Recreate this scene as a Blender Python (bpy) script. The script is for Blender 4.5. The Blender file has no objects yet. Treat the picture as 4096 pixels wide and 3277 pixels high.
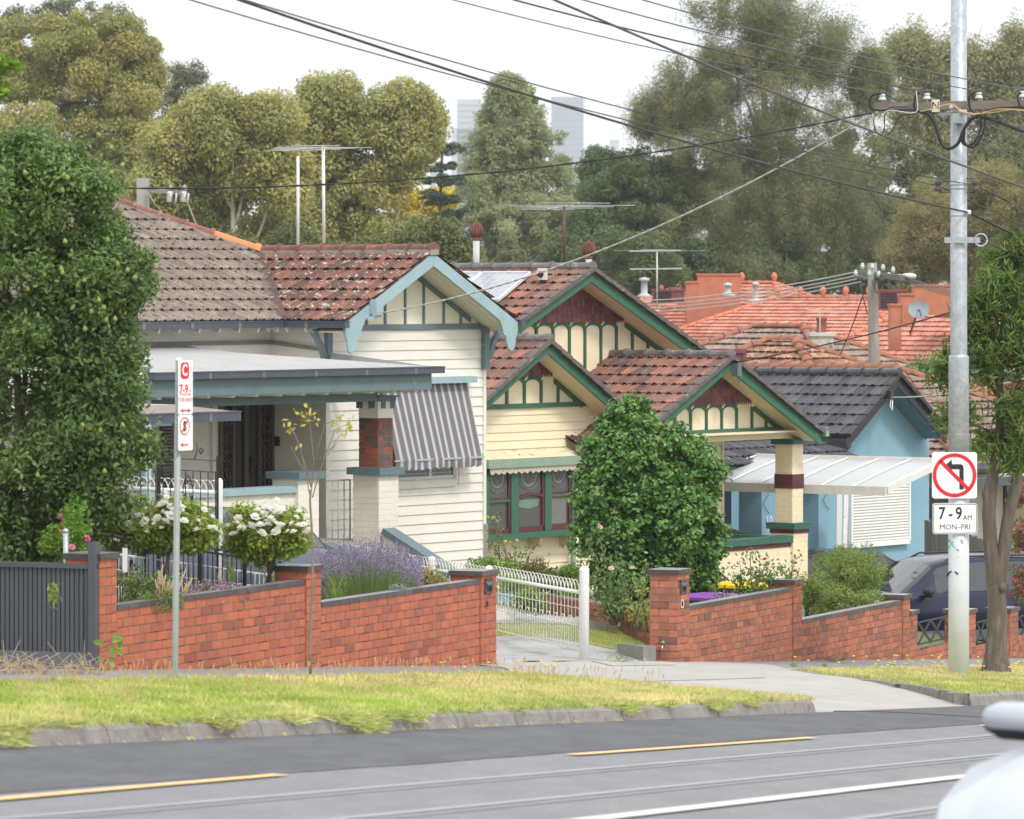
import bpy, math, random
import numpy as np
from mathutils import Vector, Matrix
R=math.radians; random.seed(7); RNG=np.random.default_rng(11)
sc=bpy.context.scene
# ---------------------------------------------------------------- camera
F=19400.; CX=2048.; YH=1150.; ZC=6.0          # focal length and horizon in photo pixels, camera height
cam=bpy.data.cameras.new('camera'); co=bpy.data.objects.new('camera',cam); sc.collection.objects.link(co)
co.location=(0,0,ZC); co.rotation_euler=(R(90),0,0)
cam.sensor_width=36; cam.lens=36*F/4096; cam.shift_y=(YH-1638.5)/4096
cam.clip_start=1; cam.clip_end=20000
cam.dof.use_dof=True; cam.dof.focus_distance=70; cam.dof.aperture_fstop=6.0
sc.camera=co
# ---------------------------------------------------------------- light
SUN_EL=R(50); SUN_AZ=R(146)                      # azimuth clockwise from +Y
wd=bpy.data.worlds.new('World'); sc.world=wd; wd.use_nodes=True
nt=wd.node_tree; bg=nt.nodes['Background']
sky=nt.nodes.new('ShaderNodeTexSky'); sky.sky_type='NISHITA'; sky.sun_disc=False
sky.sun_elevation=SUN_EL; sky.sun_rotation=SUN_AZ; sky.dust_density=3; sky.air_density=1.0
ctc=nt.nodes.new('ShaderNodeTexCoord'); cn=nt.nodes.new('ShaderNodeTexNoise'); cn.inputs['Scale'].default_value=2.2; cn.inputs['Detail'].default_value=5
nt.links.new(ctc.outputs['Generated'],cn.inputs['Vector'])
cr=nt.nodes.new('ShaderNodeValToRGB'); cr.color_ramp.elements[0].position=.3; cr.color_ramp.elements[1].position=.75
cr.color_ramp.elements[0].color=(13.2,13.4,13.8,1); cr.color_ramp.elements[1].color=(15.0,15.0,15.1,1)
nt.links.new(cn.outputs[0],cr.inputs[0])
mx=nt.nodes.new('ShaderNodeMixRGB'); mx.inputs[0].default_value=.88
nt.links.new(sky.outputs[0],mx.inputs[1]); nt.links.new(cr.outputs[0],mx.inputs[2]); nt.links.new(mx.outputs[0],bg.inputs[0])
bg.inputs[1].default_value=.092
sl=bpy.data.lights.new('sun','SUN'); sl.energy=1.6; sl.angle=R(10); sl.color=(1,.955,.88)
so=bpy.data.objects.new('sun',sl); sc.collection.objects.link(so)
dv=Vector((math.sin(SUN_AZ)*math.cos(SUN_EL),math.cos(SUN_AZ)*math.cos(SUN_EL),math.sin(SUN_EL)))
so.rotation_euler=dv.to_track_quat('Z','Y').to_euler(); so.location=dv*200
sc.view_settings.view_transform='Standard'; sc.view_settings.look='None'; sc.view_settings.gamma=1
sc.view_settings.exposure=.47
sc.cycles.max_bounces=6; sc.cycles.diffuse_bounces=3; sc.cycles.glossy_bounces=3; sc.cycles.transmission_bounces=4; sc.cycles.transparent_max_bounces=6
sc.cycles.volume_bounces=0; sc.cycles.volume_step_rate=10
# ---------------------------------------------------------------- materials
_M={}
def P(name,col,rough=.7,var=.12,scale=4.,bump=0.,bscale=40.,metal=0.,col2=None,dirt=None,dscale=6.,dthr=(.5,.62),spec=.4,stretch=None,trans=0.):
    """procedural surface: base colour varied by noise, per-face tone mixes towards col2, optional stains"""
    if name in _M: return _M[name]
    m=bpy.data.materials.new(name); m.use_nodes=True; t=m.node_tree; N=t.nodes; L=t.links
    b=N['Principled BSDF']; b.inputs['Roughness'].default_value=rough; b.inputs['Metallic'].default_value=metal
    b.inputs['Specular IOR Level'].default_value=spec
    tc=N.new('ShaderNodeTexCoord'); vec=tc.outputs['Object']
    if stretch:
        mp=N.new('ShaderNodeMapping'); mp.inputs['Scale'].default_value=stretch; L.new(vec,mp.inputs[0]); vec=mp.outputs[0]
    def mix(f,a,b_,mode='MIX'):
        x=N.new('ShaderNodeMixRGB'); x.blend_type=mode
        for i,v in ((0,f),(1,a),(2,b_)):
            if isinstance(v,(int,float)): x.inputs[i].default_value=v
            elif isinstance(v,tuple): x.inputs[i].default_value=(*v[:3],1)
            else: L.new(v,x.inputs[i])
        return x.outputs[0]
    c=tuple(col)
    if col2 is not None:
        at_=N.new('ShaderNodeAttribute'); at_.attribute_name='tone'
        c=mix(at_.outputs['Fac'],tuple(col),tuple(col2))
    nz=N.new('ShaderNodeTexNoise'); nz.inputs['Scale'].default_value=scale; nz.inputs['Detail'].default_value=6; nz.inputs['Roughness'].default_value=.65
    L.new(vec,nz.inputs['Vector'])
    mr=N.new('ShaderNodeMapRange'); mr.inputs[1].default_value=.3; mr.inputs[2].default_value=.7; mr.inputs[3].default_value=1-var; mr.inputs[4].default_value=1+var
    L.new(nz.outputs[0],mr.inputs[0])
    c=mix(1.,c,mr.outputs[0],'MULTIPLY')
    if dirt is not None:
        n2=N.new('ShaderNodeTexNoise'); n2.inputs['Scale'].default_value=dscale; n2.inputs['Detail'].default_value=8; n2.inputs['Roughness'].default_value=.7
        L.new(vec,n2.inputs['Vector'])
        m2=N.new('ShaderNodeMapRange'); m2.inputs[1].default_value=dthr[0]; m2.inputs[2].default_value=dthr[1]; L.new(n2.outputs[0],m2.inputs[0])
        c=mix(m2.outputs[0],c,tuple(dirt))
    L.new(c,b.inputs['Base Color'])
    if bump:
        n3=N.new('ShaderNodeTexNoise'); n3.inputs['Scale'].default_value=bscale; n3.inputs['Detail'].default_value=5; L.new(vec,n3.inputs['Vector'])
        bp=N.new('ShaderNodeBump'); bp.inputs['Strength'].default_value=bump; bp.inputs['Distance'].default_value=.02; L.new(n3.outputs[0],bp.inputs['Height']); L.new(bp.outputs[0],b.inputs['Normal'])
    if trans:
        tr=N.new('ShaderNodeBsdfTranslucent'); L.new(c,tr.inputs[0]); ms=N.new('ShaderNodeMixShader'); ms.inputs[0].default_value=trans
        L.new(b.outputs[0],ms.inputs[1]); L.new(tr.outputs[0],ms.inputs[2]); L.new(ms.outputs[0],N['Material Output'].inputs[0])
    _M[name]=m; return m
def leafm(name,a,b,trans=.3,rough=.5): return P(name,a,rough,.18,1.2,col2=b,trans=trans,spec=.3)
def glass(name,col=(.03,.035,.04),rough=.06):
    return P(name,col,rough,.1,1.,spec=1.0)
# ---------------------------------------------------------------- mesh building
SPLIT={'sill_bracket','maroon_band','stair_rail_x','bracket','wall_coping_x','lattice_x','porch_post','antenna_x','green_cap','post','picket','door_frame','mast','bolts','wheel','gutter_end','dark_doorway','insulators','strap','antenna_post','downpipe','wall_chevron'}
class MB:
    def __init__(s): s.v=[]; s.f=[]; s.m=[]; s.t=[]; s.sm=[]
    def face(s,idx,mi=0,tone=.5,smooth=False): s.f.append(idx); s.m.append(mi); s.t.append(tone); s.sm.append(smooth)
    def poly(s,pts,mi=0,tone=.5):
        n=len(s.v); s.v.extend(tuple(p) for p in pts); s.face(list(range(n,n+len(pts))),mi,tone)
    def hexa(s,c,mi=0,tone=.5,skip=()):
        n=len(s.v); s.v.extend(tuple(p) for p in c)
        for k,q in enumerate(((0,3,2,1),(4,5,6,7),(0,1,5,4),(1,2,6,5),(2,3,7,6),(3,0,4,7))):
            if k not in skip: s.face([n+i for i in q],mi,tone)
    def box(s,x0,x1,y0,y1,z0,z1,mi=0,tone=.5):
        s.hexa([(x0,y0,z0),(x1,y0,z0),(x1,y1,z0),(x0,y1,z0),(x0,y0,z1),(x1,y0,z1),(x1,y1,z1),(x0,y1,z1)],mi,tone)
    def pbox(s,pl,p0,p1,z0,z1,o0,o1,mi=0,tone=.5):
        g=pl.pt; s.hexa([g(p0,z0,o1),g(p1,z0,o1),g(p1,z0,o0),g(p0,z0,o0),g(p0,z1,o1),g(p1,z1,o1),g(p1,z1,o0),g(p0,z1,o0)],mi,tone)
    def prism(s,pl,poly,o0,o1,mi=0,tone=.5,back=True):
        a=[pl.pt(p,z,o1) for p,z in poly]; b=[pl.pt(p,z,o0) for p,z in poly]; n=len(s.v); k=len(poly)
        s.v.extend(tuple(q) for q in a+b); s.face([n+i for i in range(k)],mi,tone)
        if back: s.face([n+k+i for i in reversed(range(k))],mi,tone)
        for i in range(k):
            j=(i+1)%k; s.face([n+i,n+k+i,n+k+j,n+j],mi,tone)
    def bar(s,a,b,w,h=None,up=(0,0,1),mi=0,tone=.5):
        a=Vector(a); b=Vector(b); h=h or w; d=(b-a).normalized(); up=Vector(up)
        if abs(d.dot(up))>.98: up=Vector((0,1,0))
        x=d.cross(up).normalized()*w/2; y=x.cross(d).normalized()*h/2
        s.hexa([a-x-y,a+x-y,a+x+y,a-x+y,b-x-y,b+x-y,b+x+y,b-x+y],mi,tone)
    def tube(s,pts,r,n=8,mi=0,tone=.5,cap=True):
        pts=[Vector(p) for p in pts]; k=len(pts)
        rs=r if isinstance(r,(list,tuple)) else [r]*k
        base=len(s.v); prev=None
        for i in range(k):
            d=(pts[min(i+1,k-1)]-pts[max(i-1,0)])
            d=d.normalized() if d.length>1e-9 else Vector((0,0,1))
            if prev is None:
                ref=Vector((0,0,1)) if abs(d.z)<.9 else Vector((1,0,0)); x=d.cross(ref).normalized()
            else:
                x=(prev-d*prev.dot(d)); x=x.normalized() if x.length>1e-6 else d.orthogonal().normalized()
            prev=x; y=d.cross(x)
            for j in range(n):
                an=2*math.pi*j/n; s.v.append(tuple(pts[i]+(x*math.cos(an)+y*math.sin(an))*rs[i]))
        for i in range(k-1):
            for j in range(n):
                a=base+i*n+j; b=base+i*n+(j+1)%n; s.face([a,b,b+n,a+n],mi,tone,True)
        if cap:
            s.face([base+j for j in reversed(range(n))],mi,tone); s.face([base+(k-1)*n+j for j in range(n)],mi,tone)
    def lathe(s,c,prof,n=16,mi=0,tone=.5):      # prof: (r,z) list about vertical axis at c
        c=Vector(c); base=len(s.v)
        for r,z in prof:
            for j in range(n):
                an=2*math.pi*j/n; s.v.append((c.x+r*math.cos(an),c.y+r*math.sin(an),c.z+z))
        for i in range(len(prof)-1):
            for j in range(n):
                a=base+i*n+j; b=base+i*n+(j+1)%n; s.face([a,b,b+n,a+n],mi,tone,True)
        s.face([base+(len(prof)-1)*n+j for j in range(n)],mi,tone); s.face([base+j for j in reversed(range(n))],mi,tone)
    def islands(s):
        par=list(range(len(s.v)))
        def fd(i):
            while par[i]!=i: par[i]=par[par[i]]; i=par[i]
            return i
        for f in s.f:
            for k in f[1:]: par[fd(k)]=fd(f[0])
        return [fd(f[0]) for f in s.f]
    def build(s,name,mats,parent=None,loc=None):
        if name in SPLIT and parent is not None:
            g=s.islands(); ks=sorted(set(g))
            if 1<len(ks)<9:
                o=None
                for k in ks:
                    b=MB(); mp={}
                    for f,mi,t,sm,gg in zip(s.f,s.m,s.t,s.sm,g):
                        if gg!=k: continue
                        for i in f:
                            if i not in mp: mp[i]=len(b.v); b.v.append(s.v[i])
                        b.face([mp[i] for i in f],mi,t,sm)
                    o=b._build(name,mats,parent,loc)
                return o
        return s._build(name,mats,parent,loc)
    def _build(s,name,mats,parent=None,loc=None):
        if not isinstance(mats,(list,tuple)): mats=[mats]
        root=parent
        while root is not None and root.parent is not None: root=root.parent
        V=np.array(s.v,dtype=np.float32).reshape(-1,3)
        if root is not None: L=np.array(root.location)
        else:
            L=np.array(loc if loc is not None else ((V[:,0].min()+V[:,0].max())/2,(V[:,1].min()+V[:,1].max())/2,V[:,2].min()))
        V=V-L
        me=bpy.data.meshes.new(name); me.from_pydata(V.tolist(),[],s.f)
        for m in mats: me.materials.append(m)
        me.polygons.foreach_set('material_index',np.array(s.m,dtype=np.int32))
        me.polygons.foreach_set('use_smooth',np.array(s.sm,dtype=bool))
        at_=me.attributes.new('tone','FLOAT','FACE'); at_.data.foreach_set('value',np.array(s.t,dtype=np.float32))
        me.update()
        o=bpy.data.objects.new(name,me); sc.collection.objects.link(o)
        if parent is not None: o.parent=parent
        else: o.location=L.tolist()
        return o
def fast(name,V,q,tone,mats,parent=None,loc=None,mi=None):
    """numpy quads/any-n faces: V (N,k,3) each face its own k verts grouped by q faces of given local index lists"""
    n,k,_=V.shape; V=V.reshape(-1,3).astype(np.float32)
    root=parent
    while root is not None and root.parent is not None: root=root.parent
    L=np.array(root.location) if root is not None else np.array(loc if loc is not None else (V[:,0].mean(),V[:,1].mean(),V[:,2].min()))
    V=V-L.astype(np.float32)
    me=bpy.data.meshes.new(name); me.vertices.add(len(V)); me.vertices.foreach_set('co',V.ravel())
    fl=len(q[0]); nf=len(q); idx=(np.arange(n)[:,None,None]*k+np.array(q)[None]).astype(np.int32)
    me.loops.add(n*nf*fl); me.loops.foreach_set('vertex_index',idx.ravel())
    me.polygons.add(n*nf); me.polygons.foreach_set('loop_start',(np.arange(n*nf)*fl).astype(np.int32))
    try: me.polygons.foreach_set('loop_total',np.full(n*nf,fl,dtype=np.int32))
    except Exception: pass
    if not isinstance(mats,(list,tuple)): mats=[mats]
    for m in mats: me.materials.append(m)
    if mi is not None: me.polygons.foreach_set('material_index',np.repeat(mi,nf).astype(np.int32))
    me.update(calc_edges=True)
    a=me.attributes.new('tone','FLOAT','FACE'); a.data.foreach_set('value',np.repeat(tone,nf).astype(np.float32))
    o=bpy.data.objects.new(name,me); sc.collection.objects.link(o)
    if parent is not None: o.parent=parent
    else: o.location=L.tolist()
    return o
def tag(o,label=None,cat=None,group=None,kind=None):
    if label: o['label']=label
    if cat: o['category']=cat
    if group: o['group']=group
    if kind: o['kind']=kind
    return o
def thing(name,loc,label,cat,group=None):
    o=bpy.data.objects.new(name,None); o.empty_display_size=.2; sc.collection.objects.link(o); o.location=loc; bpy.context.view_layer.update
    return tag(o,label,cat,group)
def copy_tree(o,loc=None,parent=None):
    c=o.copy(); sc.collection.objects.link(c)
    if parent is not None: c.parent=parent
    if loc is not None: c.location=loc
    for ch in [x for x in bpy.data.objects if x.parent==o]: copy_tree(ch,None,c)
    return c
# ---------------------------------------------------------------- sight lines: photo pixel -> point on a real plane
def at(x,y,Y): return Vector(((x-CX)/F*Y,Y,ZC+(YH-y)/F*Y))
class Pl:
    """vertical plane: p along eU, z up, off along outward normal n"""
    def __init__(s,O,eU,n): s.O=Vector((O[0],O[1],0)); s.u=Vector((eU[0],eU[1],0)).normalized(); s.n=Vector((n[0],n[1],0)).normalized()
    def pt(s,p,z,off=0.): q=s.O+s.u*p+s.n*off; return Vector((q.x,q.y,z))
    def hit(s,x,y,off=0.):
        rx=(x-CX)/F; d=(s.O+s.n*off).dot(s.n)/(rx*s.n.x+s.n.y)
        q=Vector((rx*d,d,0)); return (q-s.O).dot(s.u), ZC+(YH-y)/F*d
    def px(s,p,z,off=0.): q=s.pt(p,z,off); return (CX+F*q.x/q.y, YH-F*(q.z-ZC)/q.y)
    def shift(s,p=0.,off=0.): q=s.pt(p,0,off); return Pl(q,s.u,s.n)
def side(pl,p,off0=0.):
    """plane perpendicular to pl at p, facing -u; its own p runs back into the block"""
    q=pl.pt(p,0,off0); return Pl(q,-pl.n,-pl.u)
# street
Wd=Vector((.3795,.9252,0)); Nd=Vector((.9252,-.3795,0)); P0=Vector((-3.82,45.,0)); CT=.02; SL=.067
def SZ(s,t,kd=0.): return ZC-3.55-SL*s-CT*t-kd
def ST(s,t,z=None,kd=0.,up=0.):
    q=P0+Wd*s+Nd*t; return Vector((q.x,q.y,(SZ(s,t,kd) if z is None else z)+up))
def gp(x,y,kd=0.):
    rx=(x-CX)/F; rz=(YH-y)/F; sa=rx*Wd.x+Wd.y; sb=-P0.dot(Wd); ta=rx*Nd.x+Nd.y; tb=-P0.dot(Nd)
    Y=(-3.55-SL*sb-CT*tb-kd)/(rz+SL*sa+CT*ta); return sa*Y+sb, ta*Y+tb
WP=Pl(P0,Wd,Nd)
HU=Vector((.5835,.8121,0)); HV=Vector((-.8121,.5835,0))   # along the house fronts / into the blocks
def inter(poly,q):
    xs=[]
    k=len(poly)
    for i in range(k):
        (p0,z0),(p1,z1)=poly[i],poly[(i+1)%k]
        if (z0-q)*(z1-q)<=0 and z0!=z1: xs.append(p0+(p1-p0)*(q-z0)/(z1-z0))
        if z0==q: xs.append(p0)
    return (min(xs),max(xs)) if xs else None
def boards(m,pl,poly,h=.145,out=.022,mi=0):
    zs=[z for _,z in poly]; z=min(zs); top=max(zs)
    while z<top-.005:
        z1=min(z+h,top); e=1e-4; a=inter(poly,z+e); b=inter(poly,z1-e)
        if a and b:
            g=pl.pt; n=len(m.v); t=random.random()
            m.v.extend(tuple(q) for q in (g(a[0],z,out),g(a[1],z,out),g(b[1],z1,.004),g(b[0],z1,.004),g(a[0],z,0.),g(a[1],z,0.)))
            m.face([n,n+1,n+2,n+3],mi,t); m.face([n+4,n+5,n+1,n],mi,t)
        z+=h
def bricks(m,pl,p0,p1,z0,z1,mi=0,mm=1,bw=.23,bh=.076,j=.01,out=.006,half=0,thr=None,grow=0):
    """brick skin on a plane with recessed mortar behind (material mm)"""
    m.poly([pl.pt(p0,z0,0),pl.pt(p1,z0,0),pl.pt(p1,z1,0),pl.pt(p0,z1,0)],mm)
    z=z1-bh; k=half
    while z>z0-bh:
        zz=max(z,z0); p=p0-(bw+j)/2*(k%2); 
        while p<p1:
            a=max(p,p0); b=min(p+bw,p1)
            if b-a>.03:
                g=pl.pt; o=out+random.uniform(-.0015,.0015); i=.0015
                n=len(m.v); t=random.uniform(.42,1) if random.random()>.07 else random.uniform(.05,.3)
                c=[g(a,zz,0),g(b,zz,0),g(b,z+bh,0),g(a,z+bh,0),g(a+i,zz+i,o),g(b-i,zz+i,o),g(b-i,z+bh-i,o),g(a+i,z+bh-i,o)]
                m.v.extend(tuple(q) for q in c)
                for q in ((4,5,6,7),(0,1,5,4),(1,2,6,5),(2,3,7,6),(3,0,4,7)): m.face([n+r for r in q],mi,t)
            p+=bw+j
        z-=bh+j; k+=1
MARS=[(0,.0),(.07,.024),(.17,.024),(.24,0),(.45,0),(.5,.012),(.56,.012),(.61,0),(.84,0),(.91,.02),(1.,.02)]
def tiles(m,O,eU,eS,poly,w=.2,g=.345,step=.035,prof=MARS,mi=0,thin=False,jit=.004):
    """interlocking tiles as geometry over polygon (p along eave, q up the slope)"""
    O=Vector(O); eU=Vector(eU); eS=Vector(eS); N=eU.cross(eS).normalized()
    if N.z<0: N=-N
    qs=[q for _,q in poly]; q=min(qs); top=max(qs); k=0
    m.poly([O+eU*p+eS*qq-N*.012 for p,qq in poly],mi,.1)
    while q<top-.02:
        q1=min(q+g+.05,top); a=inter(poly,q+1e-4); b=inter(poly,q1-1e-4)
        if a and b:
            lo=min(a[0],b[0]); hi=max(a[1],b[1]); i=math.floor(lo/w)-1; off=w*.5*(k%2)
            while i*w+off<hi:
                s0=i*w+off; i+=1
                if s0+w<lo: continue
                A=[];Bq=[];jz=random.uniform(-jit,jit)
                for f,h in prof:
                    p=s0+f*w; pa=min(max(p,a[0]),a[1]); pb=min(max(p,b[0]),b[1]); A.append((pa,h)); Bq.append((pb,h))
                if A[-1][0]-A[0][0]<1e-4 and Bq[-1][0]-Bq[0][0]<1e-4: continue
                n=len(m.v); c=len(prof); t=random.random()
                for (p,h) in A: m.v.append(tuple(O+eU*p+eS*q+N*(h+step+jz-.012)))
                for (p,h) in A: m.v.append(tuple(O+eU*p+eS*q+N*(h+step+jz)))
                for (p,h) in Bq: m.v.append(tuple(O+eU*p+eS*q1+N*(h+jz)))
                for r in range(c-1):
                    if A[r+1][0]-A[r][0]>1e-5 or Bq[r+1][0]-Bq[r][0]>1e-5:
                        m.face([n+c+r,n+c+r+1,n+2*c+r+1,n+2*c+r],mi,t)
                        m.face([n+r,n+r+1,n+c+r+1,n+c+r],mi,t)
        q+=g; k+=1
def ridgecaps(m,a,b,r=.11,L=.42,mi=0,drop=.02):
    a=Vector(a); b=Vector(b); d=b-a; n=max(1,round(d.length/L)); e=d/n; dn=d.normalized()
    x=dn.cross(Vector((0,0,1))).normalized(); up=x.cross(dn).normalized()
    def ring(c,rr,k=7):
        return [c+(x*math.cos(math.pi*j/(k-1))+up*(math.sin(math.pi*j/(k-1))*.85))*rr-up*drop for j in range(k)]
    for i in range(n):
        p=a+e*i; t=random.random(); rs=[(0,r*1.28),(.05,r*1.3),(.11,r*1.22),(.12,r),(1.03,r*.94)]
        base=len(m.v)
        for f,rr in rs: m.v.extend(tuple(q) for q in ring(p+e*f,rr))
        for k in range(len(rs)-1):
            for j in range(6):
                q=base+k*7+j; m.face([q,q+1,q+8,q+7],mi,t,True)
        m.face([base+j for j in range(7)],mi,t)
def textm(m,s,pl,p,z,size,off,mi=0,depth=.002,align='CENTER',sx=1.,bold=0.):
    """lettering on a plane, as thin mesh"""
    cu=bpy.data.curves.new('t','FONT'); cu.body=s; cu.size=size; cu.align_x=align; cu.align_y='CENTER'; cu.resolution_u=3; cu.offset=bold
    o=bpy.data.objects.new('t',cu); sc.collection.objects.link(o)
    me=o.to_mesh(); n=len(m.v)
    for v in me.vertices: m.v.append(tuple(pl.pt(p+v.co.x*sx,z+v.co.y,off)))
    for f in me.polygons: m.face([n+i for i in f.vertices],mi)
    o.to_mesh_clear(); bpy.data.objects.remove(o); bpy.data.curves.remove(cu)
def circ(cx,cz,r,n=24,a0=0,a1=2*math.pi,rz=None):
    rz=rz or r; return [(cx+r*math.cos(a0+(a1-a0)*i/n),cz+rz*math.sin(a0+(a1-a0)*i/n)) for i in range(n+(0 if abs(a1-a0-2*math.pi)<1e-6 else 1))]
def ringface(m,pl,cx,cz,r0,r1,off,mi=0,n=28,sx=1.):
    for i in range(n):
        a=2*math.pi*i/n; b=2*math.pi*(i+1)/n
        m.poly([pl.pt(cx+r*math.cos(t)*sx,cz+r*math.sin(t),off) for r,t in ((r0,a),(r1,a),(r1,b),(r0,b))],mi)
# ---------------------------------------------------------------- foliage
LEAF=np.array([(0,-1,0),(.42,-.35,.1),(.36,.4,.1),(0,1,-.05),(-.36,.4,.1),(-.42,-.35,.1)])   # six-point leaf folded on its midrib
def leafmesh(name,C,size,mats,parent=None,tone=None,asp=1.,norm=None,nb=.5,droop=0.,simple=False,loc=None,mi=None):
    n=len(C); T=RNG.normal(size=(n,3))
    if norm is not None: T=T*(1-nb)+norm*nb*1.7
    T/=np.linalg.norm(T,axis=1,keepdims=True)+1e-9
    A=RNG.normal(size=(n,3)); A[:,2]-=droop; A-=T*(A*T).sum(1,keepdims=True); A/=np.linalg.norm(A,axis=1,keepdims=True)+1e-9
    B=np.cross(T,A); S=(size*RNG.uniform(.7,1.25,size=n))[:,None,None]/2
    if simple:
        sh=np.array([(0,-1,0),(.6,0,0),(0,1,0),(-.6,0,0)]); q=[(0,1,2,3)]
    else: sh=LEAF; q=[(0,1,2,3),(0,3,4,5)]
    V=C[:,None,:]+S*(sh[None,:,0:1]*asp*B[:,None,:]+sh[None,:,1:2]*A[:,None,:]+sh[None,:,2:3]*T[:,None,:])
    if tone is None: tone=RNG.uniform(0,1,n)
    return fast(name,V,q,np.clip(tone,0,1),mats,parent,loc,mi)
def sph(n):
    v=RNG.normal(size=(n,3)); return v/np.linalg.norm(v,axis=1,keepdims=True)
def crown(big,nclump,crad,nleaf,shell=(.72,1.02),clip=None,inner=.25,flat=.8,lshell=(.55,1.05),spray=0,ss=.3,sz=1.6,shoot=.12):
    """big: list of (centre,(rx,ry,rz),weight). clumps on each ellipsoid, leaves round each clump"""
    W=np.array([b[2] for b in big],float); W/=W.sum(); C=[];NN=[];TT=[]
    for b,w in zip(big,W):
        k=max(1,int(nclump*w)); d=sph(k); rr=RNG.uniform(*shell,size=(k,1)); ins=RNG.uniform(0,1,k)<inner; rr[ins]*=RNG.uniform(.2,.85,size=(ins.sum(),1))
        out=RNG.uniform(0,1,k)<shoot; rr[out]*=RNG.uniform(1.05,1.22,size=(out.sum(),1))
        cc=np.array(b[0])+d*rr*np.array(b[1]); cr=crad*RNG.uniform(.6,1.35,k)
        tn=RNG.uniform(0,1,k)
        for i in range(k):
            m=max(4,int(nleaf*(cr[i]/crad)**2)); e=sph(m); r=RNG.uniform(*lshell,size=(m,1))*cr[i]
            if spray:
                q=max(1,m//spray); ii=RNG.integers(0,q,m); e=e[:q][ii]; r=r[:q][ii]
                off=RNG.normal(0,ss*cr[i],(m,3))*np.array([1,1,sz]); off[:,2]-=abs(off[:,2])*.4; C.append(cc[i]+e*r*np.array([1,1,flat])+off)
            else: C.append(cc[i]+e*r*np.array([1,1,flat]))
            NN.append(e*.7+np.array([0,0,.5])); TT.append(np.clip(tn[i]*.55+RNG.uniform(0,.45,m),0,1))
    C=np.concatenate(C);NN=np.concatenate(NN);TT=np.concatenate(TT)
    return C,NN,TT
def limbs(m,base,top,r0,targets,mi=0,bend=.15,r1f=.35,n=8,seg=6):
    base=Vector(base); top=Vector(top); pts=[]
    for i in range(seg+1):
        f=i/seg; p=base.lerp(top,f); L=(top-base).length
        if 0<i<seg: p+=Vector((random.uniform(-1,1),random.uniform(-1,1),0))*bend*L*.12
        pts.append(p)
    m.tube(pts,[r0*(1.25 if i==0 else 1)*(1-(1-r1f)*i/seg) for i in range(seg+1)],n,mi)
    for tg,f,r in targets:
        st=base.lerp(top,f); i=f*seg; k=min(int(i),seg-1); st=pts[k].lerp(pts[k+1],i-k); tg=Vector(tg)
        mid=st.lerp(tg,.5)+Vector((random.uniform(-1,1),random.uniform(-1,1),random.uniform(-.5,1)))*(tg-st).length*.12
        q1=st.lerp(mid,.5)+Vector((0,0,-.04))*(tg-st).length; q3=mid.lerp(tg,.5)
        m.tube([st,q1,mid,q3,tg],[r,r*.85,r*.65,r*.45,r*.2],6,mi)
def catenary(a,b,sag,n=14):
    a=Vector(a);b=Vector(b); return [a.lerp(b,i/n)-Vector((0,0,sag*4*(i/n)*(1-i/n))) for i in range(n+1)]
# ================================================================ ground, road, verge
def sheet(name,pts,mats,kind='structure',n=1,up=0.,kd=0.):
    m=MB(); m.poly([ST(s,t,kd=kd,up=up) for s,t in pts]); o=m.build(name,mats); return tag(o,kind=kind)
M_road=P('road_grey',(.205,.208,.215),.85,.24,26.,bump=.35,bscale=90,dirt=(.175,.178,.185),dscale=1.3,dthr=(.42,.62),stretch=(1.8,.6,1))
M_asph=P('asphalt_dark',(.082,.085,.096),.85,.24,26.,bump=.4,bscale=110,dirt=(.108,.112,.122),dscale=1.6,dthr=(.42,.6),stretch=(1.8,.6,1))
M_path=P('asphalt_path',(.20,.20,.212),.9,.14,3.,bump=.5,bscale=80,dirt=(.34,.33,.32),dscale=9.,dthr=(.5,.65))
M_conc=P('concrete_drive',(.36,.345,.325),.88,.1,1.2,bump=.2,bscale=60,dirt=(.28,.262,.24),dscale=3.,dthr=(.52,.72))
M_kerb=P('kerb_stone',(.24,.225,.205),.9,.18,5.,bump=.5,bscale=50,dirt=(.17,.15,.13),dscale=7.,dthr=(.5,.66))
M_soil=P('verge_soil',(.46,.44,.17),.95,.25,3.,col2=(.50,.46,.2))
M_ground=P('ground_soil',(.16,.15,.08),.95,.3,1.5,dirt=(.10,.13,.04),dscale=1.1,dthr=(.45,.6))
# one sheet of ground to the horizon
def GZ(x,y):
    q=Vector((x,y,0))-P0; s=q.dot(Wd); t=q.dot(Nd)
    s2=s if s<28 else 28+ (60*(1-math.exp(-(s-28)/60)))
    z=ZC-3.55-SL*s2-CT*t*(1 if t>0 else .15)
    if t<-.3:                                       # level terraces behind the street walls
        sm=lambda x,a,b:(lambda k:k*k*(3-2*k))(max(0.,min(1.,(x-a)/(b-a))))
        yz=ZC-(3.45+.93*sm(s,5,10)+.9*sm(s,24,31)); k=sm(-t,.3,3.)*(1-sm(s,34,60))*sm(s,-30,-5)
        z=z*(1-k)+yz*k
    if t<0: z-= min(3.5,(-t-8)*.06) if t<-8 else 0
    if t>-.3: z-=.35*min(1,(t+.3)/.3)
    return z
m=MB(); xs=[-9000,-3000,-1000,-400,-200,-120,-80]+[-60+2*i for i in range(61)]+[80,120,200,400,1000,3000,9000]
ys=[-300,-100,-40,-10]+[0+2*i for i in range(71)]+[150,165,185,210,250,300,400,600,1000,2000,4000,9000,15000]
for y in ys:
    for x in xs: m.v.append((x,y,GZ(x,y) if abs(x)<1100 and y<1100 else ZC-16))
nx=len(xs)
for j in range(len(ys)-1):
    for i in range(nx-1): a=j*nx+i; m.face([a,a+1,a+1+nx,a+nx],0,.5,True)
tag(m.build('ground',M_ground,loc=(0,0,0)),kind='structure')
TK=6.02; KD=.115    # kerb line, gutter depth
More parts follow.
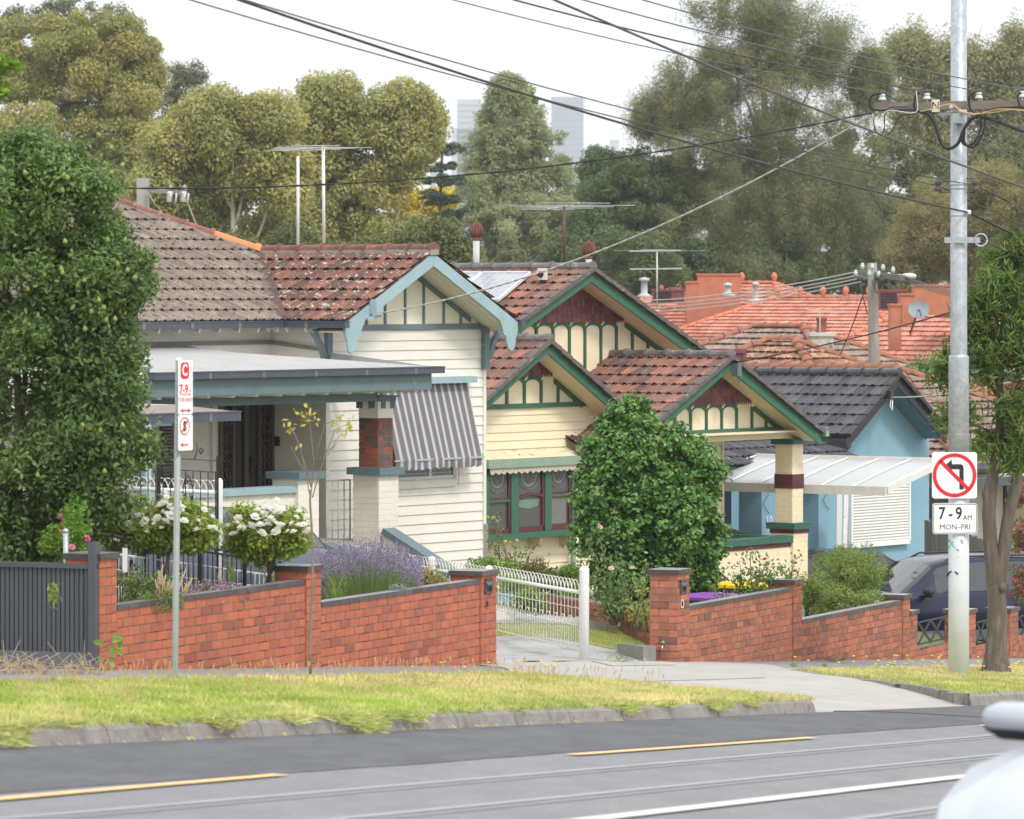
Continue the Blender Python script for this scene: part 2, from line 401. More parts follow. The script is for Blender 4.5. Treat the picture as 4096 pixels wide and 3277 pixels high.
sheet('road',[(-70,TK+.02),(160,TK+.02),(160,42),(-70,42)],M_road,kd=KD)
a=gp(0,3175,KD); b=gp(3929,2896,KD); k=(b[1]-a[1])/(b[0]-a[0])
f=lambda s:a[1]+(s-a[0])*k
# fresh dark asphalt beside the kerb with an uneven edge
m=MB(); ss=[-70,-40]+[-26+.5*i for i in range(120)]+[60,160]
for s0,s1 in zip(ss[:-1],ss[1:]):
    e=lambda s:max(TK+.6,f(s))+.012*math.sin(s*3.1)+.02*math.sin(s*.9)
    m.poly([ST(s0,TK+.03,kd=KD,up=.004),ST(s1,TK+.03,kd=KD,up=.004),ST(s1,e(s1),kd=KD,up=.004),ST(s0,e(s0),kd=KD,up=.004)])
tag(m.build('asphalt_strip',M_asph),kind='structure')
def line(name,pa,pb,w,mat,ext=(0,0),up=.008,seg=1,wob=0.):
    a=Vector(gp(*pa,KD)); b=Vector(gp(*pb,KD)); d=(b-a).normalized(); a=a-d*ext[0]; b=b+d*ext[1]; n=Vector((-d.y,d.x))*w/2
    m=MB(); N=max(1,seg)
    for i in range(N):
        p=a.lerp(b,i/N); q=a.lerp(b,(i+1)/N); r=[random.uniform(-wob,wob) for _ in range(2)]
        m.poly([ST(*(p-n*(1+r[0])),kd=KD,up=up),ST(*(q-n*(1+r[0])),kd=KD,up=up),ST(*(q+n*(1+r[1])),kd=KD,up=up),ST(*(p+n*(1+r[1])),kd=KD,up=up)])
    return tag(m.build(name,mat),kind='structure')
M_rail=P('rail_steel',(.36,.38,.42),.45,.1,5.,metal=.5); M_groove=P('rail_groove',(.24,.24,.25),.85,.1,5.)
for pa,pb in (((95,3277),(4043,2940)),((1425,3277),(4043,3018)),((3473,3277),(3786,3232))):
    line('rail_concrete',pa,pb,.24,M_groove,(40,80),.004)
    line('tram_rail',pa,pb,.055,M_rail,(40,80),.010)
M_yel=P('paint_yellow',(.80,.52,.22),.8,.15,20.,dirt=(.42,.36,.28),dscale=18.,dthr=(.50,.64)); M_wht=P('paint_white',(.60,.60,.58),.8,.08,15.,dirt=(.5,.5,.5),dscale=25.,dthr=(.6,.75))
line('lane_marking',(0,3203),(1126,3105),.105,M_yel,(1.2,0),.012,10,.1)
line('lane_marking',(2290,3025),(3250,2956),.105,M_yel,(0,0),.012,10,.1)
a_=gp(3930,2908,KD); line('lane_marking',(3930,2908),(4100,2896),.105,M_yel,(0,3),.012,4,.1)
line('lane_marking',(2428,3277),(3890,3108),.14,M_wht,(30,60),.012,20,.06)
# crack in the asphalt by the crossing
m=MB(); pp=[gp(x,y,KD) for x,y in ((3340,2848),(3450,2848),(3600,2853),(3760,2862),(3930,2872),(4100,2872))]
for p,q in zip(pp[:-1],pp[1:]): m.bar(ST(*p,kd=KD,up=.006),ST(*q,kd=KD,up=.006),.035,.01)
tag(m.build('asphalt_joint',P('tar_joint',(.06,.06,.065),.8)),kind='structure')
# footpath
sheet('footpath',[(-70,-.25),(160,-.25),(160,1.62),(-70,1.62)],M_path,up=.0)
# driveway crossing (slopes down to the gutter) and drive beyond the wall line
L=[gp(1975,2667),gp(2060,2694)]
def cz(s,t): return .008 if t<3.4 else .008-.123*min(1,(t-3.4)/(TK-3.4))
S0,S1=2.9,16.2
LBt,LBs=[-.3,.6,1.7,3.3,4.6,6.1],[9.3,8.4,6.0,5.0,4.0,2.9]
RB_=sorted([(gp(x,y)[1],gp(x,y)[0]) for x,y in ((3159,2681),(3264,2700),(3473,2722),(3650,2745),(3786,2768),(3930,2788))])
lf=lambda t: float(np.interp(t,LBt,LBs))
rf=lambda t: float(np.interp(t,[-.3,.8]+[a for a,b in RB_],[16.4,16.6]+[b for a,b in RB_]))
m=MB(); NT=24
for i in range(NT):
    t0=-.3+(TK+.3+.02)*i/NT; t1=-.3+(TK+.3+.02)*(i+1)/NT
    for j in range(10):
        g=lambda t,q:lf(t)+(rf(t)-lf(t))*q/10
        m.poly([ST(g(t0,j),t0,up=cz(0,t0)),ST(g(t0,j+1),t0,up=cz(0,t0)),ST(g(t1,j+1),t1,up=cz(0,t1)),ST(g(t1,j),t1,up=cz(0,t1))])
tag(m.build('driveway_crossing',M_conc),kind='structure')
m=MB()
for pp in (((2060,2725),(2500,2733),(3060,2716)),((2330,2640),(2450,2668),(2700,2664)),((2300,2790-10),(2600,2742),(3100,2780))):
    q=[gp(*p) for p in pp]
    for p0_,p1_ in zip(q[:-1],q[1:]): m.bar(ST(*p0_,up=.011),ST(*p1_,up=.011),.014,.006)
tag(m.build('concrete_joints',P('joint_dark',(.2,.18,.16),.9)),kind='structure')
# kerb: blocks with joints
def kerb(name,s0,s1,flip=False):
    m=MB(); s=s0
    while s<s1:
        e=min(s+1.18,s1); j=random.uniform(-.004,.004)
        pr=[(TK-.17,.012),(TK-.05,.012),(TK-.012,-.02),(TK+.03,-.15)]
        for (ta,ua),(tb,ub) in zip(pr[:-1],pr[1:]):
            m.poly([ST(s,ta,up=ua+j),ST(e-.012,ta,up=ua+j),ST(e-.012,tb,up=ub+j),ST(s,tb,up=ub+j)],0,random.random())
        for ss in (s,e-.012): m.poly([ST(ss,t,up=u+j) for t,u in pr]+[ST(ss,TK-.17,up=-.17)])
        s=e
    return tag(m.build(name,M_kerb),kind='structure')
kerb('kerb',-60,S0-.05)
kerb('kerb',rf(TK)+.1,70)
# curved kerb returning into the crossing on the far side
m=MB(); pts=[]
for i in range(13):
    t=1.7+(TK-1.7)*i/12; pts.append((rf(t),t))
for (sa,ta),(sb,tb) in zip(pts[:-1],pts[1:]):
    ha=cz(0,ta); hb=cz(0,tb)
    for o0,o1,u0,u1 in ((0,.02,-1,.012),(.02,.16,.012,.012)):
        f2=lambda u,h: h-.01 if u==-1 else u
        m.poly([ST(sa+o0,ta,up=f2(u0,ha)),ST(sa+o1,ta,up=f2(u1,ha)),ST(sb+o1,tb,up=f2(u1,hb)),ST(sb+o0,tb,up=f2(u0,hb))])
tag(m.build('kerb_return',M_kerb),kind='structure')
# grass verges: soil sheet, then blades
def verge(name,inside,s0,s1,n,cols,h=(.05,.13),seed=3):
    m=MB(); st=.35; s=s0
    while s<s1:
        t=1.5
        while t<TK-.16:
            c=(s+st/2,t+st/2)
            if inside(*c): m.poly([ST(s,t,up=.004),ST(s+st,t,up=.004),ST(s+st,min(t+st,TK-.165),up=.004),ST(s,min(t+st,TK-.165),up=.004)],0,random.random())
            t+=st
        s+=st
    tag(m.build(name+'_soil',M_soil),kind='structure')
    S=RNG.uniform(s0,s1,n*2); T=RNG.uniform(1.5,TK-.02,n*2)
    e=.10*np.sin(S*5.1)+.06*np.sin(S*11.7)
    ok=np.array([inside(a,b) for a,b in zip(S,T)])&(T>1.74+e); S=S[ok][:n]; T=T[ok][:n]; n=len(S)
    X=P0.x+Wd.x*S+Nd.x*T; Yy=P0.y+Wd.y*S+Nd.y*T; Z=ZC-3.55-SL*S-CT*T
    patch=np.sin(S*1.3+np.sin(T*2.1)*1.5)*np.cos(T*1.7+S*.4)*.5+.5; patch=patch*.6+.3*np.sin(S*.35+.8)+.22+.25*np.sin(S*7.3+T*3)*np.sin(T*6.1-S*2)
    hh=RNG.uniform(h[0],h[1],n)*(.7+.6*RNG.uniform(0,1,n)**2); an=RNG.uniform(0,2*np.pi,n); w=RNG.uniform(.004,.009,n)
    lean=RNG.normal(0,.35,(n,2))*hh[:,None]
    C=np.stack([X,Yy,Z],1); d=np.stack([np.cos(an),np.sin(an),0*an],1)*w[:,None]
    tip=C+np.stack([lean[:,0],lean[:,1],hh],1); mid=C+np.stack([lean[:,0]*.35,lean[:,1]*.35,hh*.6],1)
    V=np.stack([C-d,C+d,mid+d*.7,mid-d*.7,tip],1)
    # two faces: quad base + tip as quad (degenerate-free)
    V=np.stack([C-d,C+d,mid+d*.8,tip,mid-d*.8],1)
    tone=np.clip(patch+RNG.normal(0,.22,n),0,1)
    o=fast(name,V,[(0,1,2,3,4)],tone,cols,loc=(X.mean(),Yy.mean(),Z.mean())); tag(o,kind='stuff'); return o
M_grass=P('grass_blades',(.34,.46,.085),.7,.3,1.3,col2=(.70,.62,.31),trans=.35,spec=.2)
M_grass2=P('grass_blades_far',(.34,.42,.10),.7,.3,1.3,col2=(.72,.60,.36),trans=.35,spec=.2)
inA=lambda s,t: s<lf(t)-.05 and not(t<1.62)
inB=lambda s,t: s>rf(t)+.17
ga=verge('verge_grass',inA,-22,9.2,190000,M_grass,h=(.025,.065)); tag(ga,'yellow green grass strip between footpath and kerb on the left','grass')
gb=verge('verge_grass',inB,6.6,45,110000,M_grass2,h=(.02,.05)); tag(gb,'dry grass with yellow weeds round the big pole','grass')
# grass hanging over the kerb edge in ragged clumps
n=26000; S=RNG.uniform(-16,3,n); T=TK-.13+.30*RNG.uniform(0,1,n)**2; mask=(np.sin(S*2.3)+np.sin(S*5.7+1)+np.sin(S*.9+2))>(T-TK+.13)*14-.4-np.where(S<-6,1.,0); S=S[mask];T=T[mask]; n=len(S)
Z=ZC-3.55-SL*S-CT*T-np.clip(T-TK+.06,0,.2)*.6; C=np.stack([P0.x+Wd.x*S+Nd.x*T,P0.y+Wd.y*S+Nd.y*T,Z+.012],1); d=RNG.normal(0,.005,(n,3)); tip=C+np.stack([.05*Nd.x+RNG.normal(0,.03,n),.05*Nd.y+RNG.normal(0,.03,n),RNG.uniform(-.03,.035,n)],1)
fo_=fast('overhanging_grass',np.stack([C-d,C+d,tip+d*.3,tip-d*.3],1),[(0,1,2,3)],np.clip(.45+RNG.normal(0,.3,n),0,1),M_grass,loc=(C[:,0].mean(),C[:,1].mean(),C[:,2].mean())); tag(fo_,'ragged grass clumps growing over the top of the grey kerb','grass',kind='stuff')
# dry seed stalks, runners over the kerb
m=MB()
for i in range(900):
    s=random.uniform(-20,8); t=1.8+random.random()**2*2.4
    if not inA(s,t): continue
    p=ST(s,t); h=random.uniform(.06,.17); q=p+Vector((random.uniform(-.08,.08),random.uniform(-.05,.05),h))
    m.bar(p,q,.003); m.bar(q,q+Vector((random.uniform(-.02,.02),0,.04)),.009)
tag(m.build('dry_grass_stalks',P('straw',(.42,.30,.16),.9,.2,3.)),'thin brown seed stalks standing over the left grass strip','grass',kind='stuff')
m=MB()
for i in range(46):
    s=random.choice([random.uniform(-14,-2.2)]); p=ST(s,TK-.1,up=.03); d=Vector((random.uniform(-.12,.25)))if False else None
    ds=random.uniform(-.05,.45); a=[p]
    for k in range(5): a.append(ST(s+ds*(k+1)/5,TK-.1+.16*(k+1)/5,up=.03-.035*(k+1)-.002*k))
    m.tube(a,.0045,4)
    for q in a[1:]:
        for z in range(2): m.bar(q,q+Vector((random.uniform(-.03,.03),random.uniform(-.03,0),random.uniform(0,.03))),.003)
tag(m.build('grass_runners',P('runner_straw',(.62,.50,.25),.9,.2,3.)),'straw coloured grass runners hanging over the grey kerb','grass',kind='stuff')
# dandelions as ground cover
m=MB()
def daisy(s,t,h=.1,r=.013):
    p=ST(s,t,up=.0); q=p+Vector((random.uniform(-.03,.03),0,h)); m.bar(p,q,.003,mi=1)
    m.lathe(q,[(r*.4,0),(r,.004),(r*.9,.012),(.001,.014)],7,0)
for x,y in [(2110,2655),(2130,2700),(2160,2690),(2185,2700),(2210,2702),(2240,2680),(2260,2690),(2310,2660),(2400,2710),(2420,2690),(2460,2698),(2540,2680),(2630,2705),(1630,2680),(1640,2710),(1760,2660),(1770,2690),(1850,2710),(1950,2690),(1275,2640)]:
    s,t=gp(x,y+14); daisy(s,max(t,1.6),.13)
for i in range(110):
    s=random.uniform(15.5,27); t=random.uniform(1.4,4.2)
    if inB(s,t): daisy(s,t,random.uniform(.05,.16),.018)
tag(m.build('yellow_weeds',[P('petal_yellow',(.85,.62,.02),.6),P('weed_stem',(.2,.3,.08),.8)]),'scattered yellow dandelion flowers in the grass verges','flowers',kind='stuff')
# ================================================================ street walls
M_brick=P('brick_red',(.25,.085,.06),.85,.13,9.,col2=(.47,.14,.072),bump=.3,bscale=60,dirt=(.27,.10,.07),dscale=1.6,dthr=(.56,.74))
M_brick2=P('brick_old',(.15,.075,.06),.85,.18,9.,col2=(.47,.155,.085),bump=.35,bscale=60,dirt=(.20,.11,.085),dscale=3.,dthr=(.52,.72))
M_mortar=P('mortar',(.21,.17,.125),.95,.3,14.,dirt=(.05,.045,.04),dscale=5.,dthr=(.50,.6))
M_cop=P('coping_brown',(.055,.045,.045),.4,.2,8.,col2=(.10,.08,.08),bump=.2,bscale=60)
M_coptop=P('coping_top',(.20,.195,.20),.35,.15,8.)
def coping(m,pl,p0,p1,z,o0,o1,h=.052,L=.235,top=1):
    p=p0
    while p<p1-.01:
        e=min(p+L-.006,p1); t=random.random(); j=random.uniform(-.002,.002)
        n=len(m.v); m.pbox(pl,p,e,z,z+h,o0,o1,0,t)
        m.poly([pl.pt(p,z+h+.001,o1),pl.pt(e,z+h+.001,o1),pl.pt(e,z+h+.001,o0),pl.pt(p,z+h+.001,o0)],top,t); p+=L
def pier(mb,mc,px0,px1,ytop,d=.35,zb=None,off=.02,capo=.03):
    """square brick pier: front face spans photo x px0..px1 on the wall plane"""
    p0,_=WP.hit(px0,2400,off); p1,_=WP.hit(px1,2400,off); _,zt=WP.hit((px0+px1)/2,ytop,off)
    zb=SZ((p0+p1)/2,0)-.25; zt-=.055
    bricks(mb,WP.shift(0,off),p0,p1,zb,zt)
    sd=side(WP,p0,off); bricks(mb,sd,0,d,zb,zt,half=1)
    q=WP.pt(p1,0,off); bricks(mb,Pl(q,-WP.n,WP.u),0,d,zb,zt,half=1); q=WP.pt(p0,0,off-d); bricks(mb,Pl(q,WP.u,-WP.n),0,p1-p0,zb,zt)
    pb=WP.shift(0,off-d-capo); L=.175
    for k in range(2):
        a=p0-capo+k*(p1-p0+2*capo)/2; b=a+(p1-p0+2*capo)/2-.006
        mc.pbox(pb,a,b,zt,zt+.055,0,d+2*capo,0,random.random())
        mc.poly([pb.pt(a,zt+.056,d+2*capo),pb.pt(b,zt+.056,d+2*capo),pb.pt(b,zt+.056,0),pb.pt(a,zt+.056,0)],1)
    return p0,p1,zt
def wallrun(mb,p0,p1,ztop,thick=.11,h=.05):
    zb=SZ(p1,0)-.25; bricks(mb,WP,p0,p1,zb,ztop); q=WP.pt(p0,0,-thick)
    bricks(mb,Pl(q,WP.u,-WP.n),0,p1-p0,zb,ztop)
def wallthing(label,bm_):
    return thing('brick_wall',WP.pt(0,ZC-4.2),label,'wall')
# --- first property: two stepped sections with three piers
W1=wallthing('long red brick garden wall with dark brown coping along the footpath, lavender behind it','wall')
mb=MB(); mc=MB()
a0,a1,_=pier(mb,mc,398,465,2213)
sA=WP.hit(465,2400)[0]; sB=WP.hit(1228,2400)[0]; zA=WP.hit(845,2391)[1]
wallrun(mb,sA+.0,sB,zA); coping(mc,WP,sA,sB-.0,zA,-.13,.015)
mb.build('brickwork',[M_brick,M_mortar],W1); mc.build('coping',[M_cop,M_coptop],W1)
mb=MB(); mc=MB()
pier(mb,mc,1226,1282,2262)
sC=WP.hit(1282,2400)[0]; sD=WP.hit(1924,2400)[0]; zB=WP.hit(1600,2383)[1]
wallrun(mb,sC,sD,zB); coping(mc,WP,sC,sD,zB,-.13,.015)
c0,c1,zt=pier(mb,mc,1924,1984,2281)
mb.build('brickwork',[M_brick,M_mortar],W1); mc.build('coping',[M_cop,M_coptop],W1)
M_blk=P('black_metal',(.02,.02,.022),.45,.15,10.); M_slot=P('letterbox_grey',(.075,.075,.08),.5,.2,20.)
def letterbox(parent,x0,x1,y0,y1,hole,hx,hy,hr,pc):
    m=MB(); p0,z1=WP.hit(x0,y0,.03); p1,z0=WP.hit(x1,y1,.03)
    m.pbox(WP,p0,p0+.02,z0,z1,.02,.045); m.pbox(WP,p1-.02,p1,z0,z1,.02,.045); m.pbox(WP,p0,p1,z1-.02,z1,.02,.045); m.pbox(WP,p0,p1,z0,z0+.02,.02,.045)
    m.pbox(WP,p0,p1,z0,z1,.02,.0275,1)
    zm=(z0+z1)/2
    g=WP.pt; m.hexa([g(p0+.02,zm+.0,.06),g(p1-.02,zm+.0,.06),g(p1-.02,zm+.01,.03),g(p0+.02,zm+.01,.03),g(p0+.02,zm+.02,.062),g(p1-.02,zm+.02,.062),g(p1-.02,z1-.02,.034),g(p0+.02,z1-.02,.034)])
    o=m.build('letter_slot',[M_slot,M_blk],parent)
    m=MB(); hp,hz=WP.hit(hx,hy,.03); ringface(m,WP,hp,hz,hr*.72,hr,.033,0); ringface(m,WP,hp,hz,.0,hr*.74,.029,1)
    m.build('pipe_end',[pc,P('hole_dark',(.03,.02,.018),.9)],parent)
letterbox(W1,1938,1967,2316,2372,1,1948,2416,.052,M_brick)
# --- second property
W2=wallthing('weathered brick wall with stepped coping and a letterbox pier right of the driveway','wall')
mb=MB(); mc=MB()
d0,d1,zt=pier(mb,mc,2709,2756,2277)
sE=d1; sF=WP.hit(3174,2400)[0]; zC=WP.hit(2965,2403)[1]
wallrun(mb,sE,sF,zC); coping(mc,WP,sE,sF,zC,-.13,.015)
mb.build('brickwork',[M_brick2,M_mortar],W2); mc.build('coping',[M_cop,M_coptop],W2)
mb=MB(); mc=MB()
pier(mb,mc,3174,3206,2318)
sG=WP.hit(3206,2400)[0]; sH=WP.hit(3612,2400)[0]; zD=WP.hit(3407,2455)[1]
wallrun(mb,sG,sH,zD); coping(mc,WP,sG,sH,zD,-.13,.015)
pier(mb,mc,3612,3639,2378)
pier(mb,mc,3640,3668,2442)
mb.build('brickwork',[M_brick2,M_mortar],W2); mc.build('coping',[M_cop,M_coptop],W2)
letterbox(W2,2720,2743,2322,2372,1,2729,2415,.055,P('pvc_white',(.7,.7,.68),.5))
# --- third property: low wall, short piers, black lattice panels
W3=wallthing('low brick wall with short piers and black lattice panels behind the big pole','wall')
mb=MB(); mc=MB(); zl=WP.hit(3780,2578)[1]
sI=WP.hit(3668,2500)[0]; sZ=WP.hit(4230,2500)[0]
wallrun(mb,sI,WP.hit(3900,2500)[0],zl); z2=zl-.12
wallrun(mb,WP.hit(3900,2500)[0],sZ,z2); 
pier(mb,mc,3872,3902,2437); pier(mb,mc,4040,4072,2430)
mb.build('brickwork',[M_brick2,M_mortar],W3); mc.build('coping',[M_cop,M_coptop],W3)
def lattice(x0,x1,yt0,yb0,ytr,ybr):
    m=MB(); o=-.1; p0,za=WP.hit(x0,yt0,o); _,zb=WP.hit(x0,yb0,o); p1,zc=WP.hit(x1,ytr,o); _,zd=WP.hit(x1,ybr,o)
    za=zc=(za+zc)/2; zb=zd=(zb+zd)/2
    m.bar(WP.pt(p0,za,o),WP.pt(p1,zc,o),.02); m.bar(WP.pt(p0,zb,o),WP.pt(p1,zd,o),.02)
    n=4; w=(p1-p0)/n
    for i in range(n):
        for sgn in (0,1):
            for k in (0,1):
                zt,zbm=(za,(za+zb)/2) if k==0 else ((za+zb)/2,zb)
                a=p0+i*w+(0 if sgn==k else w); b=p0+i*w+w/2
                if k==0: m.bar(WP.pt(p0+i*w+(0 if sgn else w),zt,o),WP.pt(b,zbm,o),.045,.008,up=WP.n)
                else: m.bar(WP.pt(b,zt,o),WP.pt(p0+i*w+(0 if sgn else w),zbm,o),.045,.008,up=WP.n)
    return m.build('lattice_panel',M_blk,W3)
lattice(3672,3868,2480,2566,2460,2545); lattice(3906,4038,2487,2568,2466,2552); lattice(4076,4230,2460,2560,2440,2530)
# --- charcoal slatted fence at the far left
M_char=P('fence_charcoal',(.075,.083,.095),.6,.12,6.,stretch=(1,1,.3)); M_chd=P('fence_gap',(.012,.012,.014),.9)
fp=at(393,2400,44.93); fp.z=0; fd=Vector((-.925,.40,0)).normalized(); FP=Pl(fp,fd,Vector((fd.y,-fd.x,0)) if Vector((fd.y,-fd.x,0)).dot(Vector((0,-1,0)))>0 else Vector((-fd.y,fd.x,0)))
zt=FP.hit(372,2256)[1]; zb=FP.hit(372,2612)[1]; zg=FP.hit(380,2690)[1]
FN=thing('slat_fence',FP.pt(0,zg),'charcoal painted vertical slat fence left of the first brick pier','fence')
m=MB(); m.pbox(FP,0,6.,zt-.045,zt,-.03,.045); m.build('top_rail',M_char,FN)
m=MB(); m.pbox(FP,0,6.,zb,zt-.04,-.02,0.,1)
p=.05
while p<6: m.pbox(FP,p,p+.036,zb,zt-.04,.0,.022,0,random.random()); p+=.049
m.build('slat_panel',[M_char,M_chd],FN)
m=MB(); g=FP.pt; m.hexa([g(0.05,zg,.12),g(6,zg,.12),g(6,zg,0),g(0,zg,0),g(0,zb,.03),g(6,zb,.03),g(6,zb,0),g(0,zb,0)]); m.build('kick_board',M_char,FN)
m=MB(); m.pbox(FP,.0,.075,zg,zt+.2,-.04,.06); m.build('post',M_char,FN)
# ================================================================ white woven wire gate and fences
M_wp=P('white_paint',(.82,.82,.80),.45,.06,10.,dirt=(.5,.46,.4),dscale=9.,dthr=(.62,.72)); M_ww=P('white_wire',(.78,.77,.74),.6,.08,20.)
def wire_panel(mr,mw,A,B,zb,zt,hoop=.1,railr=.022,top=True):
    """rail tube into mr, woven pickets and hoops into mw; A,B ground-plan points, zb/zt end heights (pairs)"""
    A=Vector(A);B=Vector(B); L=(B-A).length; n=max(2,round(L/hoop)); d=(B-A)/n
    za=lambda i:zb[0]+(zb[1]-zb[0])*i/n; zc=lambda i:zt[0]+(zt[1]-zt[0])*i/n
    q=lambda i,z:Vector((A.x+d.x*i,A.y+d.y*i,z))
    mr.tube([q(0,zt[0]),q(n,zt[1])],railr,8)
    for k in (.02,.42,.72,.985):
        pts=[q(i+.5*0,za(i)+(zc(i)-za(i))*k+(.006 if i%2 else -.006)) for i in range(n+1)]; mw.tube(pts,.004,4)
    for i in range(n+1):
        N=10; H=zc(i)-za(i); mw.tube([q(i+.05*(1 if j%2 else -1)*.6,za(i)+H*j/N) for j in range(N+1)],.0032,4)
        if i<n:
            N=8; mw.tube([q(i+.5,za(i)+.0),q(i+.5,za(i)+H*.5)],.0026,4)
            if i%2==0: mw.tube([q(i+.5-.5*math.cos(math.pi*j/N),za(i)+H*.48+math.sin(math.pi*j/N)*.06) for j in range(N+1)],.0045,4)
        if top and i<n-1: mw.tube([q(i+1-1*math.cos(math.pi*j/10),zc(i)+.0+math.sin(math.pi*j/10)*hoop*1.15) for j in range(11)],.0055,5)
def post_h(m,x,y,zb,zt,r):
    m.lathe((x,y,zb),[(r,0),(r,zt-zb),(r*1.02,zt-zb+.005),(r*.75,zt-zb+.025),(r*.25,zt-zb+.04),(.001,zt-zb+.042)],16)
PB=at(2337,2640,57.6); 
GT=thing('garden_gate',(PB.x,PB.y,SZ(*gp(2337,2640))),'white woven wire gate with hooped top open across the concrete driveway','gate')
zp=at(2337,2280,57.6).z
m=MB(); post_h(m,PB.x,PB.y,PB.z-.1,zp,.058); m.build('gate_post',M_wp,GT)
gd=Vector((-1.0,2.75,0)).normalized(); gl=Vector((PB.x,PB.y,0))+gd*3.25; ztg=at(2318,2368,57.7).z; zbg=at(2318,2598,57.7).z
mr=MB(); mw=MB(); wire_panel(mr,mw,(PB.x-.06,PB.y+.05,0),gl,(zbg,zbg+.02),(ztg,ztg),.125)
mr.build('gate_rail',M_wp,GT); mw.build('woven_wire',M_ww,GT)
F2=thing('wire_fence',(gl.x,gl.y,ztg-1.2),'white hooped wire fence behind the lavender beside the driveway','fence')
m=MB(); A2=gl+gd*.1; B2=gl+gd*5.6
for q in (A2,gl+gd*2.3): post_h(m,q.x,q.y,ztg-1.2,ztg+.10,.05)
m.build('post',M_wp,F2)
mr=MB(); mw=MB(); wire_panel(mr,mw,A2,B2,(ztg-.9,ztg-.9),(ztg-.03,ztg-.02),.125); mr.build('rail',M_wp,F2); mw.build('woven_wire',M_ww,F2)
# tall white fence run seen behind the roses
a=at(880,1972,60.); b=at(470,1950,61.6)
F3=thing('wire_fence',(a.x,a.y,a.z-1.5),'tall white hooped wire fence behind the black iron gate','fence')
mr=MB(); mw=MB(); wire_panel(mr,mw,(a.x,a.y,0),(b.x,b.y,0),(a.z-1.4,b.z-1.4),(a.z,b.z),.13,.026)
mr.build('rail',M_wp,F3); mw.build('woven_wire',M_ww,F3)
m=MB(); post_h(m,a.x,a.y,a.z-1.5,a.z+.14,.035); m.build('post',M_wp,F3)
# low white fence at the garden bed
a=at(455,2190,47.5); b=at(1090,2290,51.2)
F4=thing('wire_fence',(a.x,a.y,a.z-.6),'low white wire mesh fence behind the flower bed, left garden','fence')
mr=MB(); mw=MB(); wire_panel(mr,mw,(a.x,a.y,0),(b.x,b.y,0),(a.z-.62,b.z-.5),(a.z-.06,b.z-.03),.115,.007,False)
mr.build('rail',M_ww,F4); mw.build('woven_wire',M_ww,F4)
m=MB(); q=at(500,2290,47.7); m.bar(q,q+Vector((0,0,.24)),.05,.02); m.build('picket',M_wp,F4)
# black hand rail down the garden ramp
R1=thing('hand_rail',at(700,2350,48.),'black metal hand rail sloping down behind the white roses','railing')
m=MB(); a=at(345,2112,47.2); b=at(1022,2222,50.2); m.tube([a,b],.014,6); m.tube([a-Vector((0,0,.045)),b-Vector((0,0,.045))],.012,6); m.build('rail',M_blk,R1)
m=MB()
for f in (.02,.33,.66,.93): q=a.lerp(b,f); m.bar(q-Vector((0,0,1.1)),q,.035)
m.build('post',M_blk,R1)
m=MB()
for i in range(34):
    q=a.lerp(b,i/34); m.bar(q-Vector((0,0,.6)),q-Vector((0,0,.05)),.010)
m.build('baluster',M_blk,R1)['kind']='stuff'
# tall wrought iron gate with scrolls
def spiral(m,pl,cx,cz,r,turns=1.3,a0=0,sg=1,w=.006,k=16):
    m.tube([pl.pt(cx+r*(1-i/k*.75)*math.cos(a0+sg*2*math.pi*turns*i/k),cz+r*(1-i/k*.75)*math.sin(a0+sg*2*math.pi*turns*i/k),0) for i in range(k+1)],w,5)
Ga=at(634,1760,58.); Gb=at(878,1830,56.8)
GPl=Pl(Ga,(Gb-Ga).normalized(),Vector((0,-1,0))-(Gb-Ga).normalized()*Vector((0,-1,0)).dot((Gb-Ga).normalized()))
IG=thing('iron_gate',at(760,2260,57.5),'black wrought iron garden gate with scrollwork behind the left roses','gate')
def H(x,y): return GPl.hit(x,y)
m=MB(); 
for x,y0,y1,w in ((634,1737,2290,.05),(878,1825,2290,.028)):
    p,z1=H(x,y0); _,z0=H(x,y1); m.bar(GPl.pt(p,z0),GPl.pt(p,z1),w)
m.build('post',M_blk,IG)
m=MB(); pa,_=H(545,1800); pb,_=H(878,1800)
zr1=H(720,1835)[1]; zr2=H(720,1880)[1]; zr3=H(720,2200)[1]
for z in (zr1,zr2,zr3): m.bar(GPl.pt(pa,z),GPl.pt(pb,z),.018,.01)
x=560
while x<878:
    p,_=H(x,1900); m.bar(GPl.pt(p,zr3),GPl.pt(p,zr2 if x!=634 else zr1),.011); x+=31
m.build('bars',M_blk,IG)
m=MB(); pc,_=H(634,1800)
for k,(dx,y) in enumerate(((.055,1785),(.055,1815),(.05,1765))):
    z=H(634,y)[1]; 
    for sg in (-1,1): spiral(m,GPl,pc+sg*dx,z,.045,1.2,math.pi/2,sg)
for sg in (-1,1):
    z=H(634,1785)[1]; m.tube([GPl.pt(pc+sg*.02,z+.05),GPl.pt(pc+sg*.16,z-.08),GPl.pt(pc+sg*.3,zr1)],.008,5); spiral(m,GPl,pc+sg*.17,z+.06,.06,1.1,0,sg)
m.build('scrollwork',M_blk,IG); m=MB()
p2,_=H(756,1900)
for sg in (-1,1):
    spiral(m,GPl,p2+sg*.06,zr2-.13,.05,1.3,math.pi/2,sg,.006); spiral(m,GPl,p2+sg*.05,zr2-.3,.04,1.3,-math.pi/2,sg,.006)
    m.tube([GPl.pt(p2+sg*.12*math.sin(t*math.pi/8),zr2-.05-.4*t/8) for t in range(9)],.006,5)
m.build('scrollwork',M_blk,IG); m=MB()
p3,_=H(800,1830); m.tube([GPl.pt(p3-.1,zr1),GPl.pt(p3-.02,zr1+.13),GPl.pt(p3-.06,zr1+.2)],.007,5); spiral(m,GPl,p3+.06,zr1+.1,.05,1.2,0,1,.007)
m.build('scrollwork',M_blk,IG)
